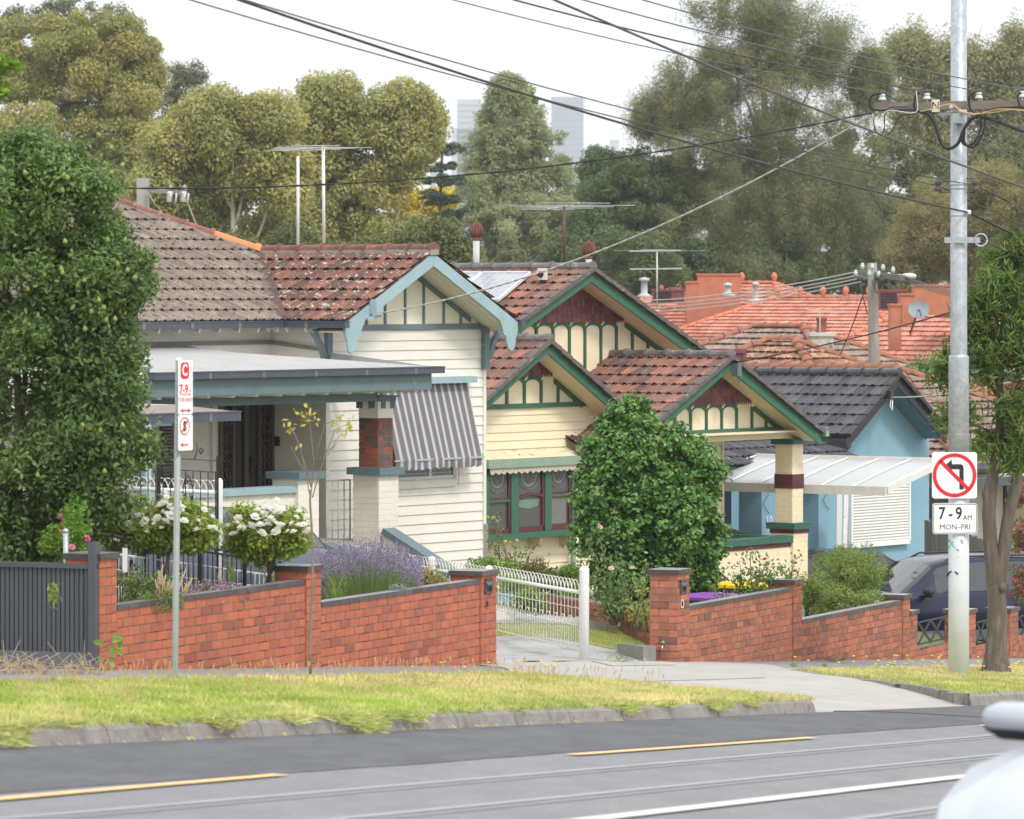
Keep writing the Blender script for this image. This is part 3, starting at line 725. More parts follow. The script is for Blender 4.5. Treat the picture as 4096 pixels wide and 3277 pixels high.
# padlocked tap on the pier, kerbstone on the drive
q=WP.pt(d0,0,0); TS=side(WP,d0,.02); pt_,zt_=TS.hit(2658,2590)
TP=thing('garden_tap',TS.pt(pt_,zt_),'small metal garden tap low on the letterbox brick pier','tap')
m=MB(); m.tube([TS.pt(pt_,zt_+.02,0),TS.pt(pt_,zt_+.02,.07),TS.pt(pt_,zt_-.03,.09)],.012,6); m.bar(TS.pt(pt_-.03,zt_+.065,.05),TS.pt(pt_+.03,zt_+.065,.05),.014); m.tube([TS.pt(pt_,zt_+.02,.05),TS.pt(pt_,zt_+.09,.05)],.006,5)
m.build('spout',P('tap_metal',(.5,.48,.45),.35,.1,5.,metal=.9),TP)
s_,t_=gp(2550,2600); a=at(2494,2600,60.5); b=at(2598,2612,59.)
m=MB(); m.bar(a+Vector((0,0,-.02)),b+Vector((0,0,-.02)),.16,.2); o=m.build('kerb_stone',P('blue_stone',(.23,.22,.205),.9,.2,6.,bump=.4)); tag(o,'single grey concrete block lying beside the letterbox pier','block')
# ================================================================ house 1: cream weatherboard with grey-blue trim
o1=at(1302,1400,70.8); H1=Pl(o1,HU,-HV)          # front wall of the bay: p along the street, off towards the street
M_cream=P('paint_cream',(.74,.71,.65),.65,.05,1.2,dirt=(.57,.54,.47),dscale=1.3,dthr=(.54,.8)); M_cream2=P('paint_white_brick',(.76,.72,.64),.75,.06,3.,bump=.15,bscale=30)
M_blue=P('trim_greyblue',(.125,.185,.205),.55,.10,4.,dirt=(.22,.31,.34),dscale=7.,dthr=(.60,.75)); M_blue2=P('trim_greyblue_pale',(.30,.42,.455),.6,.10,3.,dirt=(.17,.23,.25),dscale=6.,dthr=(.62,.72))
M_gut=P('gutter_slate',(.075,.085,.115),.35,.12,6.,metal=.1,dirt=(.16,.11,.12),dscale=5.,dthr=(.63,.7))
M_sof=P('soffit_cream',(.78,.72,.58),.7,.06,2.)
M_tred=P('tile_redbrown',(.095,.055,.045),.85,.3,5.,col2=(.235,.10,.072),bump=.5,bscale=30,dirt=(.42,.40,.34),dscale=9.,dthr=(.565,.60))
M_tgrey=P('tile_lichen',(.19,.155,.13),.9,.3,7.,col2=(.265,.22,.19),bump=.5,bscale=30,dirt=(.11,.06,.045),dscale=11.,dthr=(.54,.62))
M_cap=P('ridge_cap_brown',(.16,.07,.055),.75,.2,5.,col2=(.24,.10,.075),dirt=(.38,.35,.31),dscale=10.,dthr=(.60,.64))
M_mort2=P('bedding_mortar',(.30,.27,.22),.95,.2,9.)
GB=ZC-6.3                                        # low enough to stand in the sloping ground
h1=thing('weatherboard_house',H1.pt(0,ZC-5.2),'cream weatherboard house with grey blue gable trim, striped awning and lichen covered tile roof','house')
def U3(pl): return Vector((pl.u.x,pl.u.y,0))
u3=U3(H1); n3=H1.n
oB=.55                                            # barge plane in front of wall
pa,za=H1.hit(1727,1013,oB); pl_,zl=H1.hit(1385,1284,oB); pr_,zr=H1.hit(2075,1300,oB)
ac=pa; hw=((pa-pl_)+(pr_-pa))/2; zE=(zl+zr)/2; PT=(za-zE)/hw       # pitch
bw=H1.hit(1935,1600,0)[0]                        # bay width
bm=-1.02                                          # main wall is this far behind (off)
# gable front wall
ztop=lambda p,dz=0: za-abs(p-ac)*PT-dz
m=MB(); zb0=H1.hit(1700,1316)[1]; zb1=H1.hit(1700,1296)[1]
boards(m,H1,[(0.,GB),(bw,GB),(bw,zb0),(0.,zb0)],.145)
sd=side(H1,0.); boards(m,sd,[(0,GB),(-bm,GB),(-bm,zE+.06),(0,zE+.06)],.145)
mp=H1.shift(0,bm); boards(m,mp,[(-9,GB),(0,GB),(0,zE+.2),(-9,zE+.2)],.145)
q=H1.pt(bw,0,0); boards(m,Pl(q,-H1.n,H1.u),[(0,GB),(9,GB),(9,zE+.2),(0,zE+.2)],.145)
m.pbox(H1,-.03,.06,GB,zE+.1,-.02,.035); m.pbox(H1,bw-.05,bw+.02,GB,zb0,-.02,.035)
m.build('weatherboard_wall',M_cream,h1)
# gable panel, band, battens
m=MB(); m.prism(H1,[(ac-hw+.05,zb1-.01),(ac+hw-.05,zb1-.01),(ac,ztop(ac,.12))],-.02,.01); m.build('gable_panel',M_sof,h1)
m=MB(); m.pbox(H1,ac-hw+.35,bw+.02,zb0,zb1,0,.05)
for x in (1469,1543,1623,1697,1777,1845):
    p,_=H1.hit(x,1250,.03)
    if abs(p-ac)<hw-.5: m.pbox(H1,p-.022,p+.022,zb1,ztop(p,.17),.0,.032)
for sg in (1,-1): # raking batten against the soffit
    m.prism(H1,[(ac,ztop(ac,.14)),(ac+sg*(hw-.45),ztop(ac+hw-.45,.14)),(ac+sg*(hw-.45),ztop(ac+hw-.45,.22)),(ac,ztop(ac,.22))][::sg],.0,.034)
m.build('gable_batten',M_blue,h1)
# soffit under the gable overhang
m=MB()
for sg in (1,-1):
    g=lambda p,o,d:H1.pt(p,ztop(p,d),o)
    e=ac+sg*hw; N=5
    for k in range(N):
        o0=oB*k/N; o1_=oB*(k+1)/N-.006
        m.hexa([g(ac,o0,.13),g(e,o0,.13),g(e,o1_,.13),g(ac,o1_,.13),g(ac,o0,.11),g(e,o0,.11),g(e,o1_,.11),g(ac,o1_,.11)])
m.build('soffit',M_sof,h1)
# bargeboards with scrolled feet
def barge(parent,pl,ac,za,hw,PT,o,w,mat,t=.035,scroll=True,ext=.0,name='bargeboard'):
    for sg in (-1,1):
        m=MB(); zt=lambda d:za-d*PT
        e=hw+ext; P_=[(0,zt(0)),(0,zt(0)-w)]
        if scroll:
            s=e-.30; P_+= [(s-.16,zt(s-.16)-w),(s-.10,zt(s)-w-.03),(s-.06,zt(s)-w-.14),(s+.0,zt(s)-w-.17),(s+.02,zt(s)-w-.27),(s+.07,zt(s)-w-.36),(s+.14,zt(s)-w-.39),(s+.21,zt(s)-w-.36),(s+.24,zt(s)-w-.27),(s+.245,zt(s)-w-.2),(e-.02,zt(e)-.18),(e,zt(e)-.12),(e,zt(e))]
        else: P_+=[(e,zt(e)-w),(e,zt(e))]
        P_=[(ac+sg*a,b) for a,b in P_]
        if sg<0: P_=P_[::-1]
        m.prism(pl,P_,o,o+t); m.build(name,mat,parent)
barge(h1,H1,ac,za,hw,PT,oB,.19,M_blue2)
# brackets under the eaves
for x,sg in ((1309,-1),(1928,1)):
    m=MB(); p=0.0 if sg<0 else bw-.03; m.pbox(H1,p-.06,p+.06,zb0-.62,zb0+.03,.02,.09)
    e=p+sg*.35; m.prism(H1,[(p+sg*.05,zb0-.5),(p+sg*.05,zb0-.38),(p+sg*.16,zb0-.2),(p+sg*.33,zb0+.02),(p+sg*.42,zb0-.03),(p+sg*.30,zb0-.16),(p+sg*.20,zb0-.30),(p+sg*.14,zb0-.45)][::sg],.03,.09)
    m.build('eave_bracket',M_blue,h1)
# roof tiles: bay gable (two slopes), main slope with hip
import math as _m
cs=1/_m.sqrt(1+PT*PT); SLn=_m.sqrt(1+PT*PT)
def slopepl(pl,p_e,z_e,along,up_dir,origin_off):
    pass
TW=.204; G=.345
mr=MB()
# left slope of bay: eave runs from barge (off=oB) back; p = distance back from barge
bj=bm+.45-hw                                       # off where the bay ridge meets the main slope
O=H1.pt(ac-hw,zE+.03,oB+.03); eU=-H1.n; eS=(u3*cs+Vector((0,0,PT*cs))).normalized()
Lr=hw*SLn; Db=(oB+.03)-bj; De=(oB+.03)-(bm+.45)
tiles(mr,O,eU,eS,[(0,0),(De,0),(Db,Lr),(0,Lr)],TW,G)
O=H1.pt(ac+hw,zE+.03,bj); eS2=(-u3*cs+Vector((0,0,PT*cs))).normalized()
tiles(mr,O,H1.n,eS2,[(0,0),(Db,0),(Db,Lr),(0,Lr)],TW,G)
r1=mr.build('roof_tiles',M_tred,h1); r1['label']='red brown tiles spotted with pale lichen'
mr=MB(); oe=bm+.45; LM=8.5; O=H1.pt(-LM,zE+.03,oe); eS=(-H1.n*cs+Vector((0,0,PT*cs))).normalized(); MR=3.6
# polygon in (p from -LM, q up slope): valley bottom at bay left eave, junction at ac, then hip rising to the left
tiles(mr,O,u3,eS,[(0,0),(LM+ac-hw,0),(LM+ac,Lr),(LM+ac-MR,(hw+MR)*SLn),(0,(hw+MR)*SLn)],TW,G)
r2=mr.build('roof_tiles',M_tgrey,h1); r2['label']='grey lichen covered tiles of the main slope'
mr=MB(); # hip end slope facing right
O=H1.pt(ac+hw,zE+.03,oe); 
hp=[(0,0),(2*(hw+MR),0),(hw+MR,(hw+MR)*SLn)]
tiles(mr,H1.pt(ac+hw,zE+.03,oe-2*(hw+MR)),H1.n,eS2,hp,TW,G,thin=True); mr.build('roof_tiles',M_tred,h1)
m=MB(); A=H1.pt(ac,za+.075,oB+.06); B=H1.pt(ac,za+.07,bj); 
ridgecaps(m,A,B,.1,.43); m.build('ridge_capping',M_cap,h1); m=MB(); C=H1.pt(ac,za+.06,bj); D=H1.pt(ac-MR,za+.06+MR*PT,bj-MR); hd=(D-C).normalized()
ridgecaps(m,C+hd*.75,D,.1,.43); m.build('ridge_capping',M_cap,h1)
m=MB(); ridgecaps(m,C+hd*.0,C+hd*.75,.105,.8); oc=m.build('ridge_capping',P('cap_orange',(.62,.22,.09),.7,.08,4.),h1); oc['label']='single new bright orange ridge tile'
m=MB(); d=(B-A).normalized(); 
for (a_,b_) in ((A,B),(C,D)): m.bar(a_-Vector((0,0,.06)),b_-Vector((0,0,.06)),.2,.08)
m.build('bedding',M_mort2,h1)
# valley
m=MB(); a_=H1.pt(ac-hw,zE+.09,oe); b_=H1.pt(ac,za+.06,bj); dd=(b_-a_); x=dd.cross(Vector((0,0,1))).normalized()
m.bar(a_+Vector((0,0,.0)),b_,.13,.02); m.build('valley',P('valley_rust',(.07,.045,.04),.8,.4,3.,dirt=(.12,.06,.04),dscale=4.),h1)
# gutters
def gutter(m,a,b,h=.1,w=.11,joint=True,out=None):
    a=Vector(a);b=Vector(b); m.bar(a,b,w,h); m.bar(a+Vector((0,0,h*.42)),b+Vector((0,0,h*.42)),w+.02,.018)
    if joint:
        n=int((b-a).length/1.1)
        for i in range(1,n+1):
            q=a.lerp(b,i/(n+.6)); d=(b-a).normalized()*.03; m.bar(q-d,q+d,w+.006,h+.006,mi=1)
M_gutj=P('gutter_joint',(.17,.15,.18),.45,.1,5.)
m=MB(); gz=zE-.01
gutter(m,H1.pt(ac-hw-.06,gz,oB+.12),H1.pt(ac-hw-.06,gz,oe+.1)); gutter(m,H1.pt(ac-hw-.06,gz,oe+.06),H1.pt(-LM,gz,oe+.06))
gutter(m,H1.pt(ac+hw+.06,gz,oB+.1),H1.pt(ac+hw+.06,gz,oe-3)); m.build('gutter',[M_gut,M_gutj],h1)
# rafter tails + eave lining
m=MB()
for i in range(18):
    p=-.35-i*.45; a=mp.pt(p,zE+.08,0); b=mp.pt(p,zE-.08,.42); m.bar(a,b,.04,.1)
for k in range(3): a=H1.pt(0,zE+.08,-.15-k*.35); b=H1.pt(ac-hw,zE-.08,-.15-k*.35); m.bar(a,b,.04,.1)
m.build('rafter_tail',P('rafter_white',(.78,.75,.68),.7),h1)
# service box with bracket on the barge
m=MB(); p,z=H1.hit(1498,1230,oB+.06); m.pbox(H1,p-.09,p+.07,z-.1,z+.09,oB+.04,oB+.17); m.pbox(H1,p-.08,p+.06,z+.09,z+.12,oB+.05,oB+.15); m.bar(H1.pt(p-.18,z-.17,oB+.06),H1.pt(p+.07,z-.13,oB+.12),.05,.03); m.build('service_box',M_blue2,h1)
SERV1=H1.pt(p+.08,z-.08,oB+.14)
# ---- verandah
vo=2.0; pR,zR=H1.hit(1748,1477,vo); pL_,zL=H1.hit(590,1508,vo); zV=(zR+zL)/2+.04
slope=(mp.hit(1086,1377,0)[1]-zV)/(vo-bm); 
mv=MB(); e=pR-.05
M_corr=P('roof_zinc',(.35,.35,.345),.45,.07,1.5,metal=.0,dirt=(.27,.265,.24),dscale=2.2,dthr=(.55,.75))
def vz(o): return zV+(vo-o)*slope
# corrugated main sheet, cut by a hip at the right end
def corr(m,p0,p1,fo,pitch=.076,h=.009):
    p=p0
    while p<p1:
        for k in range(4):
            a=p+pitch*k/4; b=p+pitch*(k+1)/4; ha=h*math.sin(2*math.pi*k/4); hb=h*math.sin(2*math.pi*(k+1)/4)
            oa=fo(a); ob=fo(b)
            m.poly([H1.pt(a,vz(vo)+ha,vo),H1.pt(b,vz(vo)+hb,vo),H1.pt(b,vz(ob)+hb,ob),H1.pt(a,vz(oa)+ha,oa)],0)
        p+=pitch
def fo(p):
    o=bm if p<0 else 0.0
    return max(o, vo-(e-p)) if p>e-(vo) else o
corr(mv,pL_,e,fo)
hpnt=(max(0,e-vo))
mv.poly([H1.pt(e,vz(vo),vo),H1.pt(e,vz(vo),0),H1.pt(hpnt,vz(0),0)])      # hip end sheet
mv.build('verandah_roof',M_corr,h1)
m=MB(); m.bar(H1.pt(hpnt,vz(0)+.03,.03),H1.pt(e,vz(vo)+.03,.03),.05,.05); m.bar(H1.pt(0,vz(0)+.03,.03),H1.pt(hpnt,vz(0)+.03,.03),.05,.05); m.bar(side(H1,0).pt(0,vz(0)+.03,.03),side(H1,0).pt(-bm,vz(bm)+.03,.03),.05,.05); m.bar(mp.pt(-9,vz(bm)+.03,.03),mp.pt(0,vz(bm)+.03,.03),.06,.06)
m.build('flashing',P('flashing_lead',(.20,.19,.17),.8,.2,4.),h1)
m=MB(); gutter(m,H1.pt(pL_,zV-.04,vo+.08),H1.pt(e+.06,zV-.04,vo+.08)); gutter(m,H1.pt(e+.04,zV-.04,vo+.02),H1.pt(e+.04,zV-.04,.08),joint=False); m.build('gutter',[M_gut,M_gutj],h1)
m=MB(); m.pbox(H1,pL_+.05,e-.12,zV-.32,zV-.08,vo-.02,vo+.03); m.pbox(H1,e-.16,e-.12,zV-.32,zV-.08,0.05,vo); m.bar(H1.pt(pL_,zV-.02,vo+.02),H1.pt(pL_,vz(bm)-.02,bm),.04,.2)
m.build('fascia',M_blue,h1)
m=MB(); m.pbox(H1,pL_-.2,pL_-.02,zV-.34,zV+.06,-.4,vo-.05); m.build('side_fascia',M_cream,h1)
zbm=H1.hit(1300,1612,1.6)[1]; zbt=zV-.30
pe=H1.hit(1512,1600,1.58)[0]
m=MB(); m.pbox(H1,pL_+.2,pe,zbm,zbt-.06,1.42,1.58); m.build('beam',M_blue,h1)
m=MB(); p=pL_+.25
while p<e-.2:
    m.prism(H1.shift(0,0),[(p,zbt+.04),(p,zbt-.03),(p+.03,zbt-.055),(p+.08,zbt-.06),(p+.12,zbt-.03),(p+.12,zbt+.04)],1.6,1.95); p+=.52
m.build('rafter_end',P('rafter_white',(.78,.75,.68),.7),h1)
# porch ceiling
m=MB(); m.pbox(H1,pL_+.2,0.,zbt-.05,zbt-.03,bm,1.6); m.build('ceiling',M_cream,h1)
# pillars
def pillar(px,off,w,segs,parent,name='pillar'):
    p,_=H1.hit(px,1900,off)
    root=None; mc=MB(); return p
pc,_=H1.hit(1511,1900,1.58)
pil=None
def pfaces(m,p0,w,z0,z1,off,mi=0,mm=1,**k):
    pl=H1.shift(0,off); bricks(m,pl,p0,p0+w,z0,z1,mi,mm,**k); bricks(m,side(H1,p0,off),0,w,z0,z1,mi,mm,half=1,**k)
    q=H1.pt(p0+w,0,off); bricks(m,Pl(q,-H1.n,H1.u),0,w,z0,z1,mi,mm,**k); q=H1.pt(p0,0,off-w); bricks(m,Pl(q,H1.u,-H1.n),0,w,z0,z1,mi,mm,**k)
Zp=lambda y:H1.hit(1511,y,1.58)[1]
M_clink=P('clinker_brick',(.42,.09,.045),.8,.25,9.,col2=(.10,.085,.075),bump=.4,bscale=50); 
m=MB(); pfaces(m,pc,.46,GB,Zp(1901),1.60,out=.004,j=.008); pl1=m.build('pillar',[M_cream2,M_cream2],h1)
m=MB(); m.pbox(H1,pc-.07,pc+.53,Zp(1901),Zp(1872),1.60-.53,1.67); m.build('cap',M_blue,pl1)
m=MB(); pfaces(m,pc+.06,.34,Zp(1872),Zp(1674),1.54); m.build('brick_shaft',[M_clink,P('mortar_dark',(.2,.17,.14),.9)],pl1)
m=MB(); m.pbox(H1,pc+.055,pc+.405,Zp(1674),Zp(1606),1.195,1.545); m.build('rendered_head',M_cream2,pl1)
m=MB(); m.pbox(H1,pc+.02,pc+.44,Zp(1606),Zp(1586),1.16,1.58); m.pbox(H1,pc-.02,pc+.48,Zp(1590),Zp(1584),1.12,1.62)
for k in (.09,.2,.31):
    if k==.2: continue
    for j in (0,.1):
        m.prism(H1.shift(0,1.545),[(pc+.03+k+j*.6,Zp(1606)),(pc+.03+k+j*.6,Zp(1632)),(pc+.045+k+j*.6,Zp(1636)),(pc+.07+k+j*.6,Zp(1634)),(pc+.07+k+j*.6,Zp(1606))],0,.015)
        sdp=side(H1,pc+.055,1.545); m.prism(sdp,[(k+j*.6-.03,Zp(1606)),(k+j*.6-.03,Zp(1632)),(k+j*.6,Zp(1636)),(k+j*.6+.015,Zp(1634)),(k+j*.6+.015,Zp(1606))],0,.015)
m.build('capital',M_blue,pl1)
p2,_=H1.hit(1189,1950,1.58); Z2=lambda y:H1.hit(1189,y,1.58)[1]
m=MB(); pfaces(m,p2,.46,GB,Z2(1917),1.60,out=.004,j=.008); pl2=m.build('pillar',[M_cream2,M_cream2],h1)
m=MB(); m.pbox(H1,p2-.07,p2+.53,Z2(1917),Z2(1889),1.60-.53,1.67); m.build('cap',M_blue,pl2)
# porch low wall with blue coping, second porch wall to the left
m=MB(); zc1=H1.hit(1000,1965,1.5)[1]; pfl=p2-3.4
bricks(m,H1.shift(0,1.52),pfl,p2,GB,zc1-.05,0,0,out=.004); m.build('porch_wall',M_cream2,h1)
m=MB(); m.pbox(H1,pfl,p2,zc1-.05,zc1+.045,1.3,1.58); m.build('wall_coping',M_blue2,h1)
# porch floor and step
zf=H1.hit(1440,2150,.6)[1]
m=MB(); m.pbox(H1,pfl,pc+.46,GB,zf,bm,1.5); m.build('porch_floor',P('porch_concrete',(.42,.39,.34),.85),h1)
# raking stair walls with blue caps
def stair(x0,y0,x1,y1,p,w=.22):
    off0=1.66; za_=H1.hit(x0,y0,off0)[1]; L=3.0
    sdl=side(H1,p,off0) # runs back; we need forward (towards the street)
    m=MB(); A=H1.pt(p+w/2,za_,off0); 
    # find drop so the far end projects near (x1,y1)
    best=None
    for k in range(5,60):
        o=off0+k*.1; q=H1.pt(p+w/2,0,o); xx=CX+F*q.x/q.y
        if xx>=x1: best=o; break
    o=best or off0+2.5; _,zb_=H1.hit(x1,y1,o); B=H1.pt(p+w/2,zb_,o)
    m.bar(A,B,w+.06,.09); mm=MB(); g=H1.pt
    mm.hexa([g(p,GB,o),g(p+w,GB,o),g(p+w,GB,off0),g(p,GB,off0),g(p,zb_-.05,o),g(p+w,zb_-.05,o),g(p+w,za_-.05,off0),g(p,za_-.05,off0)])
    mm.build('stair_wall',M_cream2,h1); m.build('stair_coping',M_blue,h1)
stair(1526,2125,1860,2330,pc+.02)
stair(1310,2182,1405,2240,p2+.5,.16)
# front door with security grille, window, small wall lamp
M_bz=P('door_bronze',(.10,.075,.05),.5,.15,5.); M_gd=glass('glass_dark',(.018,.018,.022))
MZ=lambda x,y:mp.hit(x,y,.03)
dp0,dz1=MZ(866,1608); dp1,_=MZ(1083,1608); dz0=zf
m=MB(); m.pbox(mp,dp0,dp1,dz0,dz1+.3,.02,.05,1)
for a,b in ((dp0,dp0+.06),(dp1-.06,dp1)): m.pbox(mp,a,b,dz0,dz1+.3,.03,.1)
w_=(dp1-dp0); 
for f0 in (.25,.47,.5,.73): m.pbox(mp,dp0+w_*f0,dp0+w_*f0+.045,dz0,dz1+.3,.05,.085)
door=m.build('door',[M_bz,M_gd],h1)
m=MB()
for f0,f1 in ((.05,.25),(.76,.95)):
    m=MB()
    a=dp0+w_*f0; b=dp0+w_*f1; z=dz0+.05; cw=(b-a)/3
    while z<dz1+.25:
        for c in range(3):
            c0=a+cw*c; m.bar(mp.pt(c0,z,.07),mp.pt(c0+cw/2,z+.05,.07),.012); m.bar(mp.pt(c0+cw,z,.07),mp.pt(c0+cw/2,z+.05,.07),.012); m.bar(mp.pt(c0+cw/2,z+.05,.07),mp.pt(c0+cw/2,z+.13,.07),.012)
        z+=.13
    m.build('security_grille',M_bz,door)
m=MB(); p,z=MZ(993,1860); m.pbox(mp,p-.03,p+.03,z-.12,z+.12,.08,.11); m.bar(mp.pt(p,z+.05,.13),mp.pt(p+.12,z+.05,.13),.02); m.build('handle',M_blk,door)
m=MB(); m.pbox(mp,dp1,dp1+.1,dz0,dz1+.3,.0,.06); m.pbox(mp,dp0-.12,dp0,dz0,dz1+.3,.0,.06); m.build('door_frame',M_cream,h1)
m=MB(); a,z1=MZ(640,1650); b,_=MZ(688,1650); m.pbox(mp,a,b,zf+.2,z1+.1,.02,.06); 
z=zf+.25
while z<z1: m.pbox(mp,a+.02,b-.02,z,z+.025,.06,.085,1); z+=.05
m.build('louvre_shutter',[P('brown_paint',(.07,.05,.04),.6),P('louvre_grey',(.2,.18,.16),.6)],h1)
m=MB(); p,z=sd.hit(1106,1765,.03); m.pbox(sd,p-.05,p+.05,z-.07,z+.07,0,.05); m.build('doorbell',M_blk,h1)
m=MB(); p,z=MZ(905,1628);m.pbox(mp,p-.3,p-.12,z-.12,z+.0,.05,.07); m.build('number_plate',[P('plate_white',(.7,.7,.66),.5)],h1)
# lower porch roof at far left (neighbouring porch bay) with gutter and posts
L2=H1.shift(0,3.6); q1,zq=L2.hit(925,1668,0); q0,_=L2.hit(380,1690,0); zq=(zq+L2.hit(500,1672)[1])/2
m=MB(); gutter(m,L2.pt(q0-1,zq,.1),L2.pt(q1,zq,.1),.13,.13); m.build('gutter',[M_gut,M_gutj],h1)
m=MB(); m.prism(L2,[(q0-1,zq+.06),(q1-.02,zq+.06),(q1-1.2,zq+.17),(q0-1,zq+.17)],-1.2,.05); m.build('side_porch_roof',P('roof_fibro',(.42,.36,.32),.7,.1,2.),h1)
m=MB(); p,_=H1.hit(592,1600,1.9); m.tube([H1.pt(p,GB,1.9),H1.pt(p,zV-.1,1.9)],.045,10); m.build('downpipe',M_blue2,h1)
m=MB(); p,_=H1.hit(582,1600,1.7); m.tube([H1.pt(p,zV-1.,1.7),H1.pt(p,zV-.2,1.7)],.045,10); m.pbox(H1,p-.3,p+.5,zV-.72,zV-.55,1.4,1.75,1); m.build('vent_pipe',[M_cream,M_blue],h1)
m=MB(); a=at(560,1740,67); m.bar(a-Vector((0,0,2.5)),a+Vector((0,0,.2)),.16,.16); m.bar(at(575,1705,66.5)-Vector((0,0,2.6)),at(575,1705,66.5),.1,.1,mi=1); m.build('porch_post',[M_blue,P('post_teal',(.28,.40,.45),.6)],h1)
# clear-glazed window and striped awning on the bay front
M_alu=P('aluminium',(.50,.52,.55),.35,.08,6.,metal=.6); M_gb=glass('glass_blind',(.20,.235,.22),.12)
w0,wz0=H1.hit(1560,1926); w1,wz=H1.hit(1812,1914,.03); wz0=H1.hit(1700,1917,.03)[1]; wz1=H1.hit(1700,1700,.03)[1]; w0=w1-1.75
m=MB(); m.pbox(H1,w0-.07,w1+.09,wz0-.13,wz1,.02,.04); m.build('window_surround',M_cream,h1)
m=MB(); m.pbox(H1,w0,w1,wz0,wz0+.045,.04,.075); m.pbox(H1,w1-.05,w1,wz0,wz1,.04,.075); m.pbox(H1,w0,w0+.05,wz0,wz1,.04,.075); wm=H1.hit(1713,1900,.03)[0]; m.pbox(H1,wm-.035,wm+.035,wz0,wz1,.04,.07); wf=m.build('window',M_alu,h1)
m=MB(); m.pbox(H1,w0+.05,w1-.05,wz0+.05,wz1,.041,.052)
m.build('pane',M_gb,wf)
m=MB(); z=wz0+.08
while z<wz1: m.pbox(H1,w0+.05,w1-.05,z,z+.02,.052,.055,0); z+=.055
m.build('blind',P('blind_slat',(.34,.39,.36),.3),wf)
ap0,_=H1.hit(1500,1530,.12); ap1,az1=H1.hit(1893,1510,.12); az0=H1.hit(1893,1530,.12)[1]; ap0=w0-.12
aw=MB(); aw.pbox(H1,ap0,ap1,az0,az1+.02,.03,.2); ab=aw.build('awning_box',M_blue2,h1)
# fabric: stripes as separate strips with real folds
M_s=[P('awning_brown',(.175,.14,.135),.85,.06,3.),P('awning_cream',(.58,.58,.57),.85,.04,3.),P('awning_blue',(.25,.31,.37),.85,.05,3.)]
fb=[]; pitch=.17; seq=[(0,.14),(2,.03),(1,.018),(2,.012),(1,.018),(2,.03)]
sc_=pitch/sum(w for _,w in seq)
m=MB(); zbF=H1.hit(1905,1835,.32)[1]; o_t=.06; o_b=.34
def ft(p,f,k=0.):
    wv=.014*math.sin(p*9)*f; return H1.pt(p+(.02+.05*(p-ap0))*f*0+.03*f,(az0+.02)+(zbF-az0)*f,o_t+(o_b-o_t)*f+wv)
p=ap0+.02
while p<ap1-.1:
    for mi,w in seq:
        w*=sc_; a=p;b=min(p+w,ap1-.08)
        if b<=a: break
        for j in range(8): m.poly([ft(a,j/8),ft(b,j/8),ft(b,(j+1)/8),ft(a,(j+1)/8)][::-1],mi)
        # valance with scallops
        def sca(pp): return .115+.035*abs(math.sin(pp*math.pi/.2))
        for j in range(2):
            g=lambda pp,f:ft(pp,1)+Vector((0,0,-sca(pp)*f))+H1.n*(.012*math.sin(pp*40)*f)
            m.poly([g(a,j/2),g(b,j/2),g(b,(j+1)/2),g(a,(j+1)/2)][::-1],mi)
        p=b
m.build('awning_fabric',M_s,h1)
m=MB(); m.bar(ft(ap0,1)+Vector((0,0,.0)),ft(ap1-.05,1),.03); p,_=H1.hit(1838,1900,.1); m.bar(H1.pt(p,zbF-.4,.08),H1.pt(p,zbF+.05,.1),.014); m.build('awning_arm',M_alu,h1)
# grey trellis gate between bay corner and pillar
m=MB(); TPl=H1.shift(0,.9); 
a,z1=TPl.hit(1306,1924); b,_=TPl.hit(1400,1924); z0=TPl.hit(1350,2172)[1]
m.tube([TPl.pt(a,z1),TPl.pt(b,z1)],.012,6); m.tube([TPl.pt(a,z0),TPl.pt(b,z0)],.012,6)
for i in range(5): m.tube([TPl.pt(a+(b-a)*i/4,z0),TPl.pt(a+(b-a)*i/4,z1)],.01 if 0<i<4 else .014,6)
tg=m.build('side_gate',P('gate_beige',(.55,.51,.44),.6),h1)
# antennas
ANR=.006
def antenna(name,label,base,mast,boom0,boom1,els,L,col,double=False,mr=.025,tilt=0):
    t=thing(name,base,label,'antenna')
    m=MB(); 
    for b_,tp in mast: m.tube([b_,tp],mr,8)
    m.build('mast',col[0],t)
    m=MB(); boom0=Vector(boom0);boom1=Vector(boom1); m.tube([boom0,boom1],.015,6); d=(boom1-boom0).normalized(); x=d.cross(Vector((0,0,1))).normalized()
    for i in range(els):
        c=boom0.lerp(boom1,i/(els-1)); l=L*(.45+.55*i/(els-1)); m.tube([c-x*l/2,c+x*l/2],ANR,5)
        if i%3==0: m.tube([c-x*l*.3+Vector((0,0,.04)),c+x*l*.3+Vector((0,0,.04))],ANR,5)
    m.build('aerial_elements',col[1],t); return t
M_pale=P('mast_white',(.66,.66,.66),.5,.08,4.); M_alr=P('aerial_grey',(.50,.51,.50),.45,.1,5.,metal=.4); M_rust=P('mast_rust',(.13,.07,.05),.8,.2,6.)
B1=H1.pt(ac,za+.05,-1.0); Y_=at(1295,985,75.5)
antenna('tv_antenna','tall pale television antenna on two masts above the cream house roof',at(1240,1010,76),[(at(1192,1040,77.5),at(1192,625,77.5)),(at(1296,1040,75.5),at(1293,587,75.5))],at(1160,603,79.),at(1298,590,75.4),5,1.5,(M_pale,M_alr))
